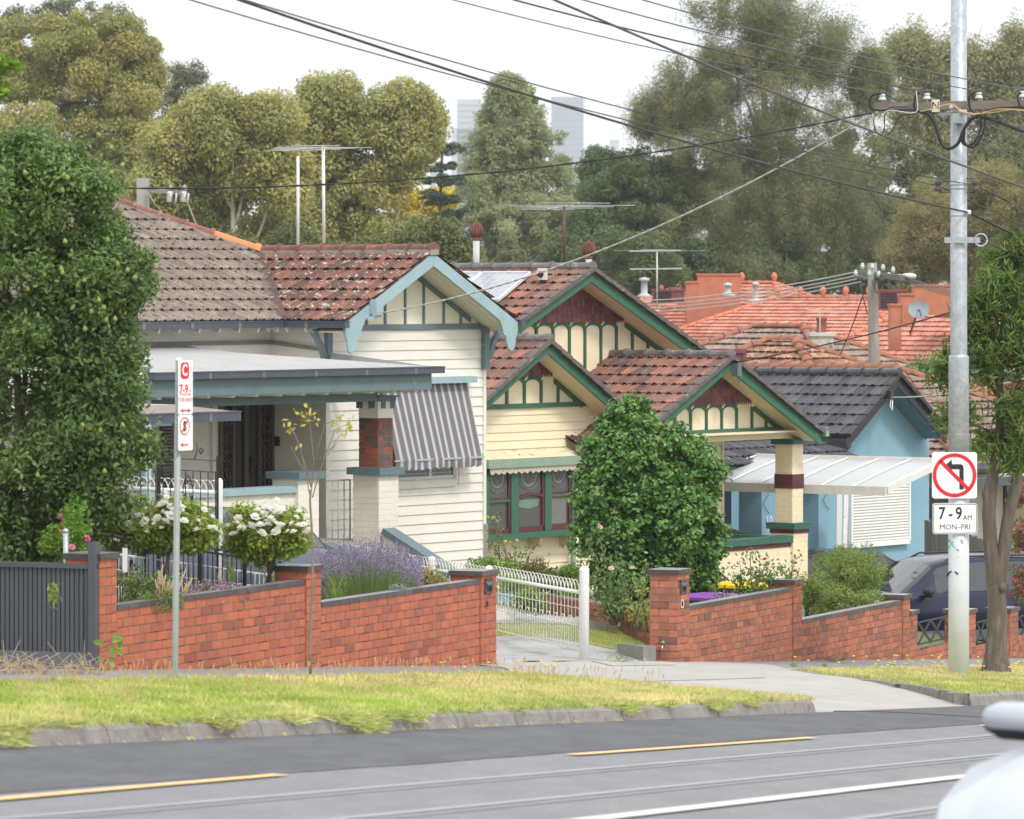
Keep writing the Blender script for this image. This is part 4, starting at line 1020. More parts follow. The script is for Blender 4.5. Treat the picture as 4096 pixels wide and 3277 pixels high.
# ================================================================ house 2: cream and green triple gabled house
o2=at(2150,1400,80.); H2=Pl(o2,HU,-HV); u3=H2.u
M_cr2=P('paint_butter',(.80,.69,.49),.65,.05,1.5,dirt=(.60,.50,.34),dscale=1.6,dthr=(.62,.85))
M_grn=P('trim_green',(.035,.125,.075),.5,.15,5.,dirt=(.075,.17,.115),dscale=7.,dthr=(.60,.78)); M_grnp=P('trim_green_peeling',(.04,.135,.08),.55,.15,5.,dirt=(.5,.47,.42),dscale=5.5,dthr=(.665,.68))
M_mar=P('shingle_maroon',(.10,.032,.036),.65,.2,8.,col2=(.25,.09,.095),dirt=(.33,.15,.14),dscale=12.,dthr=(.68,.72))
M_mard=P('paint_maroon',(.10,.022,.025),.5,.15,8.); M_gg=P('gutter_green',(.24,.33,.25),.5,.1,5.)
M_tmix=P('tile_terracotta',(.115,.065,.06),.75,.25,4.,col2=(.34,.15,.10),bump=.4,bscale=30,dirt=(.17,.14,.13),dscale=5.,dthr=(.53,.64))
M_verge=P('verge_mortar',(.13,.105,.10),.9,.25,8.,dirt=(.28,.26,.24),dscale=8.,dthr=(.6,.66)); M_capg=P('ridge_cap_grey',(.15,.135,.135),.55,.2,6.,dirt=(.34,.33,.31),dscale=7.,dthr=(.58,.66))
h2=thing('weatherboard_house',H2.pt(0,ZC-6.5),'butter yellow weatherboard house with three green trimmed gables and maroon shingles','house')
def gable(parent,pl,oB,apex,foot,inner,mats,back,wall=True,panel=None,tilemat=None,capmat=None,width=.16,studs=None,shing=None,right_hidden=True,GBz=None,wallspan=None,scroll=False,tw=.205,g=.345,gl=True,gr=True,wallmat=None,band=None,arch=True,barget=.035,leftlen=None,vergem=None):
    """front-facing gable: barge plane at oB before the wall plane pl, roof running back 'back' metres"""
    mb_,mt,mc_=mats
    pa,za=pl.hit(*apex,oB); pf,zf_=pl.hit(*foot,oB); hw=abs(pf-pa); PT=(za-zf_)/hw; cs=1/math.sqrt(1+PT*PT); SLn=1/cs; Lr=hw*SLn; zE=zf_
    zt=lambda p,d=0: za-abs(p-pa)*PT-d
    barge(parent,pl,pa,za,hw,PT,oB,width,mb_,barget,scroll)
    # soffit
    m=MB()
    for sg in (1,-1):
        e=pa+sg*hw; N=max(3,int(oB/.11))
        for k in range(N):
            a=oB*k/N; b=oB*(k+1)/N-.006; gg=lambda p,o,d:pl.pt(p,zt(p,d),o)
            m.hexa([gg(pa,a,.11),gg(e,a,.11),gg(e,b,.11),gg(pa,b,.11),gg(pa,a,.09),gg(e,a,.09),gg(e,b,.09),gg(pa,b,.09)])
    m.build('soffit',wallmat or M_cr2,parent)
    # tiles
    for sg in (1,-1):
        m=MB(); eS=(pl.u*(-sg)*cs+Vector((0,0,PT*cs))).normalized(); L=oB+.03+back
        if sg<0: tiles(m,pl.pt(pa-hw,zE+.05,oB+.03),-pl.n,eS,[(0,0),(L,0),(L,Lr),(0,Lr)],tw,g)
        else: tiles(m,pl.pt(pa+hw,zE+.05,-back),pl.n,eS,[(0,0),(L,0),(L,Lr),(0,Lr)],tw,g)
        m.build('roof_tiles',tilemat,parent)
    m=MB(); A=pl.pt(pa,za+.09,oB+.08); B=pl.pt(pa,za+.085,-back); ridgecaps(m,A,B,.1,.42)
    m.build('ridge_capping',capmat,parent)
    m=MB(); m.bar(A-Vector((0,0,.07)),B-Vector((0,0,.07)),.19,.09); m.build('ridge_bedding',vergem or M_verge,parent)
    for sg in (1,-1):   # mortared verge over the barge, stepped with the courses
        m=MB(); N=int(Lr/g)
        for k in range(N+1):
            q0=k*g; q1=min(q0+g,Lr)
            if q1-q0<.05: continue
            a=pl.pt(pa+sg*(hw-q0*cs),zE+q0*PT*cs+.055,oB+.045); b=pl.pt(pa+sg*(hw-q1*cs),zE+q1*PT*cs+.04,oB+.045); m.bar(a,b,.14,.07,up=Vector((0,0,1)))
        m.build('verge_capping',vergem or M_verge,parent)
    return pa,za,hw,PT,zE
def timberwork(parent,pl,pa,za,hw,PT,zb,xs_p,ytop_arch,zs,shf=.09,arch=True,mpanel=None,botband=True,bh=.075,bp0=None,bp1=None):
    """cream panel, green studs with arched heads, band, shingled apex above zs"""
    zt=lambda p,d=0: za-abs(p-pa)*PT-d
    m=MB(); hb=(za-.1-zb)/PT; m.prism(pl,[(pa-hb,zb),(pa+hb,zb),(pa,za-.1)],-.02,.012); m.build('gable_panel',M_cr2,parent)
    m=MB()
    if botband: m.pbox(pl,bp0 if bp0 is not None else pa-hb+.1,bp1 if bp1 is not None else pa+hb-.1,zb-bh,zb+.0,.0,.055)
    w=.026
    for p in xs_p:
        top=min(zs+.02,zt(p,.16))
        if top>zb: m.pbox(pl,p-w,p+w,zb,top,.0,.045)
    if arch:
        for a,b in zip(xs_p[:-1],xs_p[1:]):
            if min(zt(a,.16),zt(b,.16))<zs-.02: continue
            c=(a+b)/2; r=(b-a)/2-w; H=.15
            P_=[(a+w,zs+.03),(a+w,zs-.19)]+[(c-r*math.cos(math.pi*k/12),zs-.17+.10*math.sin(math.pi*k/12)**.8) for k in range(13)]+[(b-w,zs-.19),(b-w,zs+.03)]
            m.prism(pl,P_,.0,.04)
    for sg in (1,-1):
        hs=(za-zs)/PT
        P_=[(pa+sg*hs*.9,zt(pa+hs*.9,.12)),(pa+sg*(hb),zt(pa+hb,.12)),(pa+sg*(hb),zt(pa+hb,.20)),(pa+sg*hs*.9,zt(pa+hs*.9,.20))]
        m.prism(pl,P_[::sg],.0,.046)
    m.build('gable_battens',M_grn,parent)
    # shingles: rows of round-ended tongues
    m=MB(); rows=max(3,int((za-.12-zs)/.13)); rh=.13; w=.066
    z=zs-.02; k=0
    m.prism(pl,[(pa-(za-zs-.1)/PT,zs+.01),(pa+(za-zs-.1)/PT,zs+.01),(pa,za-.1)],shf-.06,shf-.01,0,.2)
    while z<za-.18:
        hb2=(za-.11-z-.05)/PT; n=int(hb2/w)+1
        for i in range(-n,n+1):
            p=pa+(i+.5*(k%2))*w
            if abs(p-pa)>hb2-.01: continue
            top=min(z+rh+.03,zt(p,.1)); o=shf+.012
            if k==0: P_=[(p-w*.43,top)]+[(p-w*.43*math.cos(math.pi*j/5),z+.03-.045*math.sin(math.pi*j/5)) for j in range(6)]+[(p+w*.43,top)]
            else: P_=[(p-w*.43,top),(p-w*.43,z+.012*random.random()),(p+w*.43,z+.012*random.random()),(p+w*.43,top)]
            t=random.random(); q=[pl.pt(a,b,o-.012*(b-z)/rh) for a,b in P_]; n0=len(m.v); m.v.extend(tuple(v) for v in q); m.face(list(range(n0,n0+len(q))),0,t)
        z+=rh; k+=1
    m.build('shingles',M_mar,parent)
    m=MB(); hs=(za-zs)/PT
    for p in xs_p:
        if abs(p-pa)<hs-.1: m.prism(side(pl,p-.025,shf),[(0,zs),(0,zs-.03),(.05,zs-.09),(.09,zs-.1),(.09,zs)],-.05,0)
    if m.v: m.build('shingle_bracket',M_cr2,parent)
def zt_(pa,za,PT): return lambda p,d=0: za-abs(p-pa)*PT-d
T2=(M_grn,M_tmix,M_capg)
# main gable, set back
MG=H2.shift(0,-1.3); oB=.55
pa,za,hw,PT,zE=gable(h2,MG,oB,(2358,1086),(2812,1418),None,T2,6.5,tilemat=M_tmix,capmat=M_capg,width=.18)
zs=MG.hit(2358,1284,.1)[1]; xs_p=[MG.hit(x,1300,.04)[0] for x in (2083+0,2148,2215,2280,2342,2406,2468,2532,2594)]
zbm=MG.hit(2400,1492)[1]
timberwork(h2,MG,pa,za,hw,PT,zbm,xs_p,None,zs,bp0=pa-1.0,bp1=pa+1.0)
m=MB(); p0,_=MG.hit(2390,1500,.02); m.pbox(MG,pa-hw+.3,pa+hw-.3,GB,zbm,-.05,.0); m.build('house_wall',M_cr2,h2)
# front bay gable
BG=H2; pa1,za1,hw1,PT1,zE1=gable(h2,BG,.5,(2184,1374),(2478,1634),None,T2,1.3,tilemat=M_tmix,capmat=M_capg,width=.16)
zs=BG.hit(2184,1500,.1)[1]; xs_p=[BG.hit(x,1560,.04)[0] for x in (1893,1960,2030,2100,2167,2235,2301)]
zb1=BG.hit(2150,1612)[1]
bw2=BG.hit(2382,1700)[0]; bl=pa1-(bw2-pa1)
timberwork(h2,BG,pa1,za1,hw1,PT1,zb1,xs_p,None,zs,bp0=bl,bp1=bw2)
m=MB(); boards(m,BG,[(bl,GB-1),(bw2,GB-1),(bw2,zb1-.07),(bl,zb1-.07)],.137)
q=BG.pt(bw2,0,0); boards(m,Pl(q,-BG.n,BG.u),[(0,GB-1),(1.3,GB-1),(1.3,zE1+.3),(0,zE1+.3)],.137)
sdw=side(BG,bl); boards(m,sdw,[(0,GB-1),(6,GB-1),(6,zE1+.3),(0,zE1+.3)],.137)
m.pbox(BG,bw2-.05,bw2+.02,GB-1,zb1,-.02,.03); m.build('weatherboard_wall',M_cr2,h2)
m=MB(); gutter(m,BG.pt(pa1+hw1+.05,zE1-.0,.6),BG.pt(pa1+hw1+.05,zE1-.0,-1.2),joint=False); m.build('gutter',M_gg,h2)
# bay window box
BW=BG.shift(0,.28); Bz=lambda y,x=2100:BW.hit(x,y)[1]; Bx=lambda x:BW.hit(x,2000)[0]
x0=Bx(1940); x1=Bx(2306); zt1=Bz(1848); zb_=Bz(2140)
m=MB(); m.pbox(BW,x0-.3,x1,zb_-.03,zt1+.03,-.28,-.06,0); bwin=m.build('bay_window',M_grn,h2)
m=MB()
for a,b in ((1925,1958),(2046,2075),(2181,2207),(2288,2306)): m.pbox(BW,Bx(a),Bx(b),zb_,zt1,-.06,.0)
m.pbox(BW,x0-.3,x1+.03,zb_-.05,zb_+.04,-.2,.05); m.pbox(BW,x0-.3,x1+.03,zt1,zt1+.06,-.25,.02); m.build('frame',M_grn,bwin)
M_gl=glass('glass_curtain',(.085,.085,.09),.08); M_lead=P('lead_came',(.20,.21,.22),.4); M_lace=P('lace_curtain',(.36,.36,.35),.8,.2,30.)
def sash(xa,xb,ysp,lace,arch=False):
    a=Bx(xa);b=Bx(xb); zsp=Bz(ysp); m=MB()
    m.pbox(BW,a,b,zb_+.04,zt1,-.06,-.05,1,lace); m.pbox(BW,b-.06,b,zb_+.04,zt1,-.05,-.015); m.pbox(BW,a,a+.012,zb_+.04,zt1,-.05,-.02); m.pbox(BW,a,b,zb_+.04,zb_+.13,-.05,-.015); 
    if arch:
        P_=[(a,zsp-.06)]+[(a+(b-a)*k/8,zsp-.035+.055*math.sin(math.pi*k/8)) for k in range(9)]+[(b,zsp-.06)]; P2=[(x,z-.04) for x,z in P_[1:-1]]
        m.prism(BW,P_[1:-1]+P2[::-1],-.05,-.012)
    else: m.pbox(BW,a,b,zsp-.0,zsp+.035,-.05,-.015); m.pbox(BW,a,b,zsp-.035,zsp,-.05,-.01,2)
    s=m.build('sash',[M_mard,M_gl,M_grn],bwin)
    m=MB(); c=(a+b-.06)/2; zc=(zt1+zsp)/2+.03; w=(b-a)*.36
    ringface(m,BW,c,zc+.05,w*.72,w*.84,-.045); 
    for k in range(4):
        t=k*math.pi/2; m.bar(BW.pt(c+.6*w*math.cos(t)*.6,zc+.05+.6*w*math.sin(t),-.044),BW.pt(c+.6*w*math.cos(t+math.pi/2)*.6,zc+.05+.6*w*math.sin(t+math.pi/2),-.044),.012,.004,up=BW.n)
    for dx in (-1,1): m.bar(BW.pt(c+dx*(w+.03),zsp+.04,-.044),BW.pt(c+dx*(w+.03),zt1,-.044),.01,.004,up=BW.n); m.bar(BW.pt(c+dx*.03,zsp+.04,-.044),BW.pt(c+dx*.03,zc-.15,-.044),.01,.004,up=BW.n)
    arcp=[BW.pt(c-w*1.1*math.cos(math.pi*k/10),zc-.02-.2*math.sin(math.pi*k/10),-.044) for k in range(11)]; m.tube(arcp,.006,4)
    m.build('lead_light',M_lead,s)
    m=MB()
    if arch: m.prism(BW,[(a+.03,zsp-.09),(b-.1,zsp-.09),(b-.14,zsp-.2),(c,zsp-.24),(a+.04,zsp-.2)],-.049,-.047); m.build('blind',P('blind_green',(.16,.22,.19),.6),s)
    elif lace>.5: m.pbox(BW,a+.02,b-.1,zb_+.15,zsp-.04,-.0495,-.047); m.build('lace_curtain',P('lace_grey',(.17,.165,.16),.7,.3,14.,stretch=(6,6,.3)),s)
    return s
sash(1958,2046,1995,.1); sash(2075,2181,1978,.5,True); sash(2207,2288,1985,.9)
m=MB(); zr=BG.hit(2150,1833,.3)[1]; m.hexa([BG.pt(x0-.35,zr-.03,.36),BG.pt(x1+.08,zr-.03,.36),BG.pt(x1+.08,zr-.03,0),BG.pt(x0-.35,zr-.03,0),BG.pt(x0-.35,zr,.36),BG.pt(x1+.08,zr,.36),BG.pt(x1+.08,zr+.14,0.02),BG.pt(x0-.35,zr+.14,0.02)]); m.build('window_hood',P('hood_peeling',(.72,.60,.42),.8,.1,3.,dirt=(.10,.07,.05),dscale=7.,dthr=(.60,.62)),h2)
m=MB(); a=Bx(1945)-.1; b=BW.hit(2336,1850,.1)[0]; zh0=BW.hit(2100,1868,.1)[1]; m.pbox(BW,a,b,zh0,zh0+.14,-.02,.12); m.prism(BW,[(a,zr-.05),(b,zr-.05),(b,zh0+.14),(a,zh0+.14)],-.1,.07); m.build('awning_box',M_gg,h2)
m=MB(); p=a+.08
while p<b-.08:
    w=.16
    for k in range(8):
        u0=p+w*k/8;u1=p+w*(k+1)/8; d=lambda u:.07+.035*math.sin(math.pi*((u-p)/w))
        m.poly([BW.pt(u0,zh0-d(u0),.09+.01*math.sin(u0*60)),BW.pt(u1,zh0-d(u1),.09+.01*math.sin(u1*60)),BW.pt(u1,zh0+.01,.09),BW.pt(u0,zh0+.01,.09)])
    p+=w
m.build('awning_valance',P('canvas_beige',(.50,.45,.37),.9,.12,10.,stretch=(3,3,.5)),h2)
m=MB()
for x in (2172,2298,1990):
    sp=side(BG,Bx(x)-.04,0); z=zb_-.05; m.prism(sp,[(0,z),(-.26,z),(-.26,z-.07),(-.2,z-.14),(-.08,z-.2),(0,z-.2)],-.05,.02)
m.build('sill_bracket',P('bracket_cream',(.62,.5,.36),.7,.1,4.),h2)
# roof link between bay and porch (low slope with its own gutter)
zl=BG.hit(2400,1778,.3)[1]; m=MB(); cs=1/math.sqrt(1+.22)
LP0=BG.hit(2352,1790,.5)[0]
eS=(-BG.n*.9+Vector((0,0,.43))).normalized(); tiles(m,BG.pt(LP0,zl,.3),BG.u,eS,[(0,0),(3.4,0),(3.4,1.75),(0.2,1.75)],.205,.345); m.build('roof_tiles',P('tile_dark',(.085,.045,.04),.7,.2,5.,col2=(.19,.07,.05)),h2)
m=MB(); gutter(m,BG.pt(LP0-.1,zl-.04,.38),BG.pt(LP0+2.6,zl-.04,.38),joint=False); m.tube([BG.pt(LP0+.07,GB,.15),BG.pt(LP0+.07,zl-.1,.15)],.045,8); m.build('gutter',M_gg,h2)
# porch gable
pillp=at(3168,1900,85.); oP=(pillp-H2.O).dot(H2.n)
PG=H2.shift(0,oP-.1); pa3,za3,hw3,PT3,zE3=gable(h2,PG,.5,(2913,1438),(3279,1739),None,(M_grnp,M_tmix,M_capg),2.0,tilemat=M_tmix,capmat=M_capg,width=.18)
zs=PG.hit(2913,1612,.1)[1]; xs_p=[PG.hit(x,1650,.04)[0] for x in (2640,2702,2765,2828,2889,2949,3010,3067)]
zb3=PG.hit(2900,1716)[1]; pr,_=PG.hit(3178,1800)
timberwork(h2,PG,pa3,za3,hw3,PT3,zb3,xs_p,None,zs,bp0=pa3-(pr-pa3),bp1=pr)
m=MB(); zbb=PG.hit(2900,1765)[1]; m.pbox(PG,pa3-(pr-pa3)-.05,pr+.02,zbb,zb3-.075,-.22,.03); m.build('porch_beam',M_cr2,h2)
m=MB(); gutter(m,PG.pt(pa3+hw3+.07,zE3+.02,.62),PG.pt(pa3+hw3+.07,zE3+.02,-1.8),joint=False); m.build('gutter',M_gg,h2)
m=MB(); m.pbox(PG,pa3-(pr-pa3),pr+.3,zbb+.12,zbb+.15,-2.,.3); m.build('porch_ceiling',M_cr2,h2)
# service box on porch barge
m=MB(); p,z=PG.hit(2946,1482,.6); m.pbox(PG,p-.06,p+.07,z-.1,z+.12,.54,.66); m.tube([PG.pt(p,z-.1,.62),PG.pt(p+.02,z-.2,.64),PG.pt(p+.06,z-.1,.62)],.008,5); m.build('service_box',P('box_slate',(.11,.15,.17),.5),h2)
SERV2=PG.pt(p,z+.14,.6)
# pillar
pf=oP; pp,_=H2.hit(3169,1900,pf); pz=lambda y:H2.hit(3169,y,pf)[1]
def pf2(m,p0,w,z0,z1,off,**k):
    pl=H2.shift(0,off); bricks(m,pl,p0,p0+w,z0,z1,0,0,**k); bricks(m,side(H2,p0,off),0,w,z0,z1,0,0,half=1,**k)
    q=H2.pt(p0+w,0,off); bricks(m,Pl(q,-H2.n,H2.u),0,w,z0,z1,0,0,**k); q=H2.pt(p0,0,off-w); bricks(m,Pl(q,H2.u,-H2.n),0,w,z0,z1,0,0,**k)
m=MB(); pf2(m,pp-.06,.47,GB-1,pz(2132),pf+.06,out=.004); pil=m.build('pillar',M_cr2,h2)
m=MB(); pf2(m,pp,.35,pz(2096),pz(1776),pf,out=.004); m.build('shaft',M_cr2,pil)
m=MB(); m.pbox(H2,pp-.015,pp+.365,pz(1955),pz(1898),pf-.365,pf+.015); m.pbox(H2,pp-.075,pp+.425,pz(2134),pz(2117),pf-.42,pf+.08); m.build('maroon_band',M_mard,pil)
m=MB(); m.pbox(H2,pp-.12,pp+.47,pz(2117),pz(2092),pf-.47,pf+.12); m.pbox(H2,pp-.06,pp+.41,pz(1778),pz(1757),pf-.41,pf+.06); m.build('green_cap',P('rough_green',(.03,.12,.085),.4,.25,14.,bump=1.,bscale=20),pil)
# porch wall
wz=H2.hit(3000,2160,pf)[1]; wp0=H2.hit(2790,2200,pf)[0]
m=MB(); bricks(m,H2.shift(0,pf+.0),wp0,pp-.06,GB-1,wz-.16,0,0,out=.003); m.build('porch_wall',M_cr2,h2)
m=MB(); m.pbox(H2,wp0,pp-.02,wz-.17,wz-.09,pf-.2,pf+.02,1); m.pbox(H2,wp0,pp+.0,wz-.09,wz+.02,pf-.25,pf+.06,0); m.build('wall_coping',[P('rough_green',(.03,.12,.085),.4),M_mard],h2)
zr=H2.hit(2960,2142,pf-1.)[1]; m=MB(); spl=side(H2,pp+.1,pf-.4); m.pbox(spl,0,1.35,zr-.09,zr,-.1,.1); m.build('side_rail',M_grn,h2)
# house wall beside the porch, with corner post
cp,_=H2.hit(2888,1800,oP-1.45); WB=H2.shift(0,oP-1.45); m=MB(); boards(m,WB,[(-.0,GB-1),(cp,GB-1),(cp,zbb+.3),(0,zbb+.3)],.137); m.pbox(WB,cp-.04,cp+.02,GB-1,zbb+.3,-.02,.035)
m.build('weatherboard_wall',M_cr2,h2)
m=MB(); a,z=WB.hit(2748,1792,.03); b,z2=WB.hit(2848,1812,.03); m.pbox(WB,a,b,z2-.03,z2+.08,.02,.12); m.pbox(WB,a+.1,b-.25,z2-1.2,z2-.03,.02,.05,1); m.build('side_window',[P('shade_grey',(.20,.19,.17),.7),M_gl],h2)
# stair rail by porch
SR=H2.shift(0,pf+.6); m=MB(); a,z=SR.hit(2820,2232); b,z2=SR.hit(2945,2352); A=SR.pt(a,z); B=SR.pt(b,z2); m.tube([A,B],.014,6); m.tube([A-Vector((0,0,.14)),B-Vector((0,0,.14))],.008,5)
for k in range(6): q=A.lerp(B,k/5); m.tube([q-Vector((0,0,.75)),q-Vector((0,0,.02))],.009,5)
for f in (.12,.45,.8):
    q=A.lerp(B,f); pq=(q-SR.O).dot(SR.u); spiral(m,SR,pq,q.z-.07,.05,1.2,0,1,.007)
m.build('stair_rail',M_blk,h2)
# solar panels on the left slope of main gable
M_pv=P('solar_cell',(.30,.32,.37),.25,.06,3.,spec=.8); 
def onslope(q,back):   # q up slope from eave, on main-gable left slope
    cs_=1/math.sqrt(1+PT*PT); 
    return MG.pt(pa-hw+q*cs_,zE+q*PT*cs_+.14,oB-back)
def slope_hit(x,y):
    n=(MG.u*PT*-1+Vector((0,0,1))).normalized(); o=onslope(0,0); d=Vector(((x-CX)/F,1,(YH-y)/F)); C=Vector((0,0,ZC)); t=(o-C).dot(n)/d.dot(n); return C+d*t
S=[slope_hit(2122,1097),slope_hit(1992,1206)]
dn=(S[1]-S[0]); bk=-MG.n
pv=thing('solar_panel',S[0],'pair of grey framed solar panels on the terracotta roof of the butter yellow house','solar panel')
m=MB(); fr_=MB(); nn=(dn.cross(bk)).normalized(); nn=nn if nn.z>0 else -nn
for k in range(2):
    a=S[0]+bk*(1.03*k); b=a+bk*1.0; c=b+dn; d=a+dn
    m.hexa([a+nn*.01,b+nn*.01,c+nn*.01,d+nn*.01,a+nn*.03,b+nn*.03,c+nn*.03,d+nn*.03])
    for e in ((a,b),(b,c),(c,d),(d,a)): fr_.bar(e[0]+nn*.02,e[1]+nn*.02,.035,.05,up=nn)
    for i in range(1,10):
        p=a.lerp(d,i/10)+nn*.032; q=b.lerp(c,i/10)+nn*.032; fr_.bar(p,q,.006,.003,up=nn)
    for i in range(1,6):
        p=a.lerp(b,i/6)+nn*.032; q=d.lerp(c,i/6)+nn*.032; fr_.bar(p,q,.006,.003,up=nn)
m.build('cells',M_pv,pv); fr_.build('frame',P('pv_frame',(.6,.61,.62),.4),pv)
a=slope_hit(2150,1120); b=slope_hit(2168,1125); tb=thing('roof_camera',a,'small cream box with a round lens on the roof beside the solar panels','camera')
m=MB(); m.bar(a+Vector((0,0,.1)),a+Vector((.17,.0,.1)),.16,.2); m.build('housing',P('box_cream',(.6,.57,.48),.6),tb); m=MB(); m.tube([a+Vector((.05,-.11,.1)),a+Vector((.05,-.16,.09))],.055,10); m.build('lens',M_blk,tb)
# flues
def flue(name,x,yb,yt,Y,r,label,rust=True):
    b=at(x,yb,Y); t=at(x,yt,Y); th=thing(name,b,label,'flue'); h=t.z-b.z; m=MB(); m.tube([b-Vector((0,0,.3)),t-Vector((0,0,.22))],r,10); m.build('pipe',P('flue_pipe',(.50,.51,.50),.6,.1,4.,dirt=(.22,.09,.05),dscale=4.,dthr=(.52,.6)),th)
    m=MB(); c=t-Vector((0,0,.24)); m.lathe(c,[(r*1.1,0),(r*1.15,.04),(r*.9,.05)],12)
    for k in range(12):
        an=2*math.pi*k/12; m.tube([c+Vector((math.cos(an)*rr,math.sin(an)*rr,zz)) for rr,zz in ((r*.9,.05),(r*1.8,.12),(r*1.9,.2),(r*1.3,.27),(.01,.30))],.012,4)
    m.lathe(c,[(r*1.2,.06),(r*1.5,.15),(r*1.2,.24),(.01,.28)],10); m.lathe(c,[(.02,.28),(.03,.31),(.001,.34)],6)
    m.build('cowl',P('rust_cowl',(.16,.06,.04),.85,.3,8.,col2=(.2,.09,.06)),th); return th
flue('roof_flue',1905,1060,907,84,.06,'tall rusty roof flue with a domed cowl above the solar panels'); flue('roof_flue',2355,1060,982,86,.06,'short roof flue with rusty domed cowl at the end of the ridge')
antenna('tv_antenna','wide flat television antenna on a rusty mast over the green gabled roof',at(2257,1050,86),[(at(2257,1060,86),at(2257,812,86))],at(2190,838,89.5),at(2290,822,84.5),4,2.2,(M_rust,M_alr))
# ================================================================ house 3: blue rendered house
o3=at(3312,1700,93.); H3=Pl(o3,HU,-HV)
M_bl=P('render_blue',(.235,.40,.50),.85,.05,2.,dirt=(.17,.33,.43),dscale=1.,dthr=(.5,.8),bump=.1,bscale=80); M_blp=P('tile_slate',(.035,.037,.045),.45,.2,5.,col2=(.085,.085,.095),dirt=(.16,.10,.08),dscale=8.,dthr=(.66,.72)); M_dk=P('barge_charcoal',(.035,.033,.038),.5,.1,5.)
h3=thing('rendered_house',H3.pt(0,ZC-7.5),'sky blue rendered house with dark slate coloured tile roof and white roller shutter','house')
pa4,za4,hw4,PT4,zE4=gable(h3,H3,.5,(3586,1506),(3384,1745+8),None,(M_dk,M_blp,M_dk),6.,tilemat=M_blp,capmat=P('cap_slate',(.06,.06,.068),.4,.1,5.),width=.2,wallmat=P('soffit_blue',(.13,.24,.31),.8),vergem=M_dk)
bw4=H3.hit(3706,1900)[0]
m=MB(); zt=lambda p,d=0: za4-abs(p-pa4)*PT4-d
lf=0.0
m.prism(H3,[(lf,GB-2),(bw4,GB-2),(bw4,zt(bw4,.1)),(pa4,zt(pa4,.1)),(lf,zt(lf,.1))],-.2,0.)
m.prism(side(H3,bw4,0),[(0,GB-2),(7,GB-2),(7,zE4),(0,zE4)],-.1,0.0); m.prism(side(H3,lf,0),[(0,GB-2),(7,GB-2),(7,zE4+.2),(0,zE4+.2)],-.1,.0)
WL=H3.shift(0,-1.6); m.pbox(WL,-9,0,GB-2,zE4-.3,-.2,0)
# porch pier blocks
for x0_,x1_ in ((2998,3135),(3230,3390)):
    PP=H3.shift(0,1.2); a,_=PP.hit((x0_+x1_)/2-20 if x0_<3100 else 3274,2000); m.pbox(PP,a,a+.95,GB-2,PP.hit(3300,1860)[1],-.5,0)
m.build('rendered_wall',M_bl,h3)
PP=H3.shift(0,1.2)
m=MB()
for x,y in ((3074,2015),(3313,2000)):
    p,z=PP.hit(x,y,.02); m.tube([PP.pt(p,z+.18,.03),PP.pt(p-.2,z,.03),PP.pt(p,z-.18,.03)],.008,4)
m.build('wall_chevron',P('chevron_slate',(.06,.10,.13),.5),h3)
m=MB(); p,z=PP.hit(3076,2085,.02); textm(m,'10',PP,p,z,.26,.03,0,sx=.9); m.build('house_number',M_wp,h3)
m=MB(); a,z1=WL.hit(2905,1950,.02); b,_=WL.hit(2922,1950,.02); m.pbox(WL,a-.3,b,GB,z1+.3,0,.04)
a,_=WL.hit(3212,1950,.02); b,_=WL.hit(3232,1950,.02); m.pbox(WL,a,b,GB,z1+.3,0,.04); m.build('dark_doorway',M_gd,h3)
# gutter box at left eave
m=MB(); 
for dz in (0,.05,.1): m.bar(H3.pt(pa4-hw4-.04,zE4-.05-dz,.58),H3.pt(pa4-hw4-.04,zE4-.05-dz,-5),.16-.02*dz*10,.055)
m.prism(H3,[(pa4-hw4+.1,zE4-.16),(pa4-hw4+.5,zE4-.16),(pa4-hw4+.2,zE4-.34)],.3,.33)
m.build('gutter',M_dk,h3)
# side verandah tile roof dropping to the left front
zq=WL.hit(3200,1765,0)[1]; 
m=MB(); ov=1.0; eS=(-H3.n*.93+Vector((0,0,.36))).normalized()
zv0=H3.hit(3000,1862,ov+.6)[1]; o0=ov+.6; Ls=(o0+1.6)/.93
pr4=H3.hit(3460,1868,o0)[0]
tiles(m,H3.pt(-9,zv0,o0),H3.u,eS,[(0,0),(9+pr4,0),(9+pr4-1.3,1.6/.93),(9.,1.6/.93),(9.,Ls),(0,Ls)] if False else [(0,0),(9+pr4,0),(9+pr4-1.5,Ls),(0,Ls)],.205,.345)
m.build('verandah_tiles',M_blp,h3)
# roller shutter
SH=H3.shift(0,.03); a,z0=SH.hit(3392,2192); b,z0b=SH.hit(3630,2176); z1=SH.hit(3500,1960)[1]; z0=(z0+z0b)/2
m=MB(); m.pbox(SH,a,b,z0,z1+.3,0,.05,0)
z=z0+.09
sl=MB()
while z<z1+.25: 
    n=5; g=SH.pt
    for k in range(n):
        f0=k/n;f1=(k+1)/n; sl.poly([g(a+.06,z+.052*f0,.05+.014*math.sin(math.pi*f0)),g(b-.05,z+.052*f0,.05+.014*math.sin(math.pi*f0)),g(b-.05,z+.052*f1,.05+.014*math.sin(math.pi*f1)),g(a+.06,z+.052*f1,.05+.014*math.sin(math.pi*f1))])
    z+=.056
for q0,q1,y0,y1 in ((a,a+.06,z0,z1+.3),(b-.05,b,z0,z1+.3),(a,b,z0,z0+.08)): m.pbox(SH,q0,q1,y0,y1,.05,.08)
m.build('shutter_frame',M_wp,h3); sl.build('roller_shutter',P('shutter_white',(.66,.66,.63),.5,.04,3.),h3)
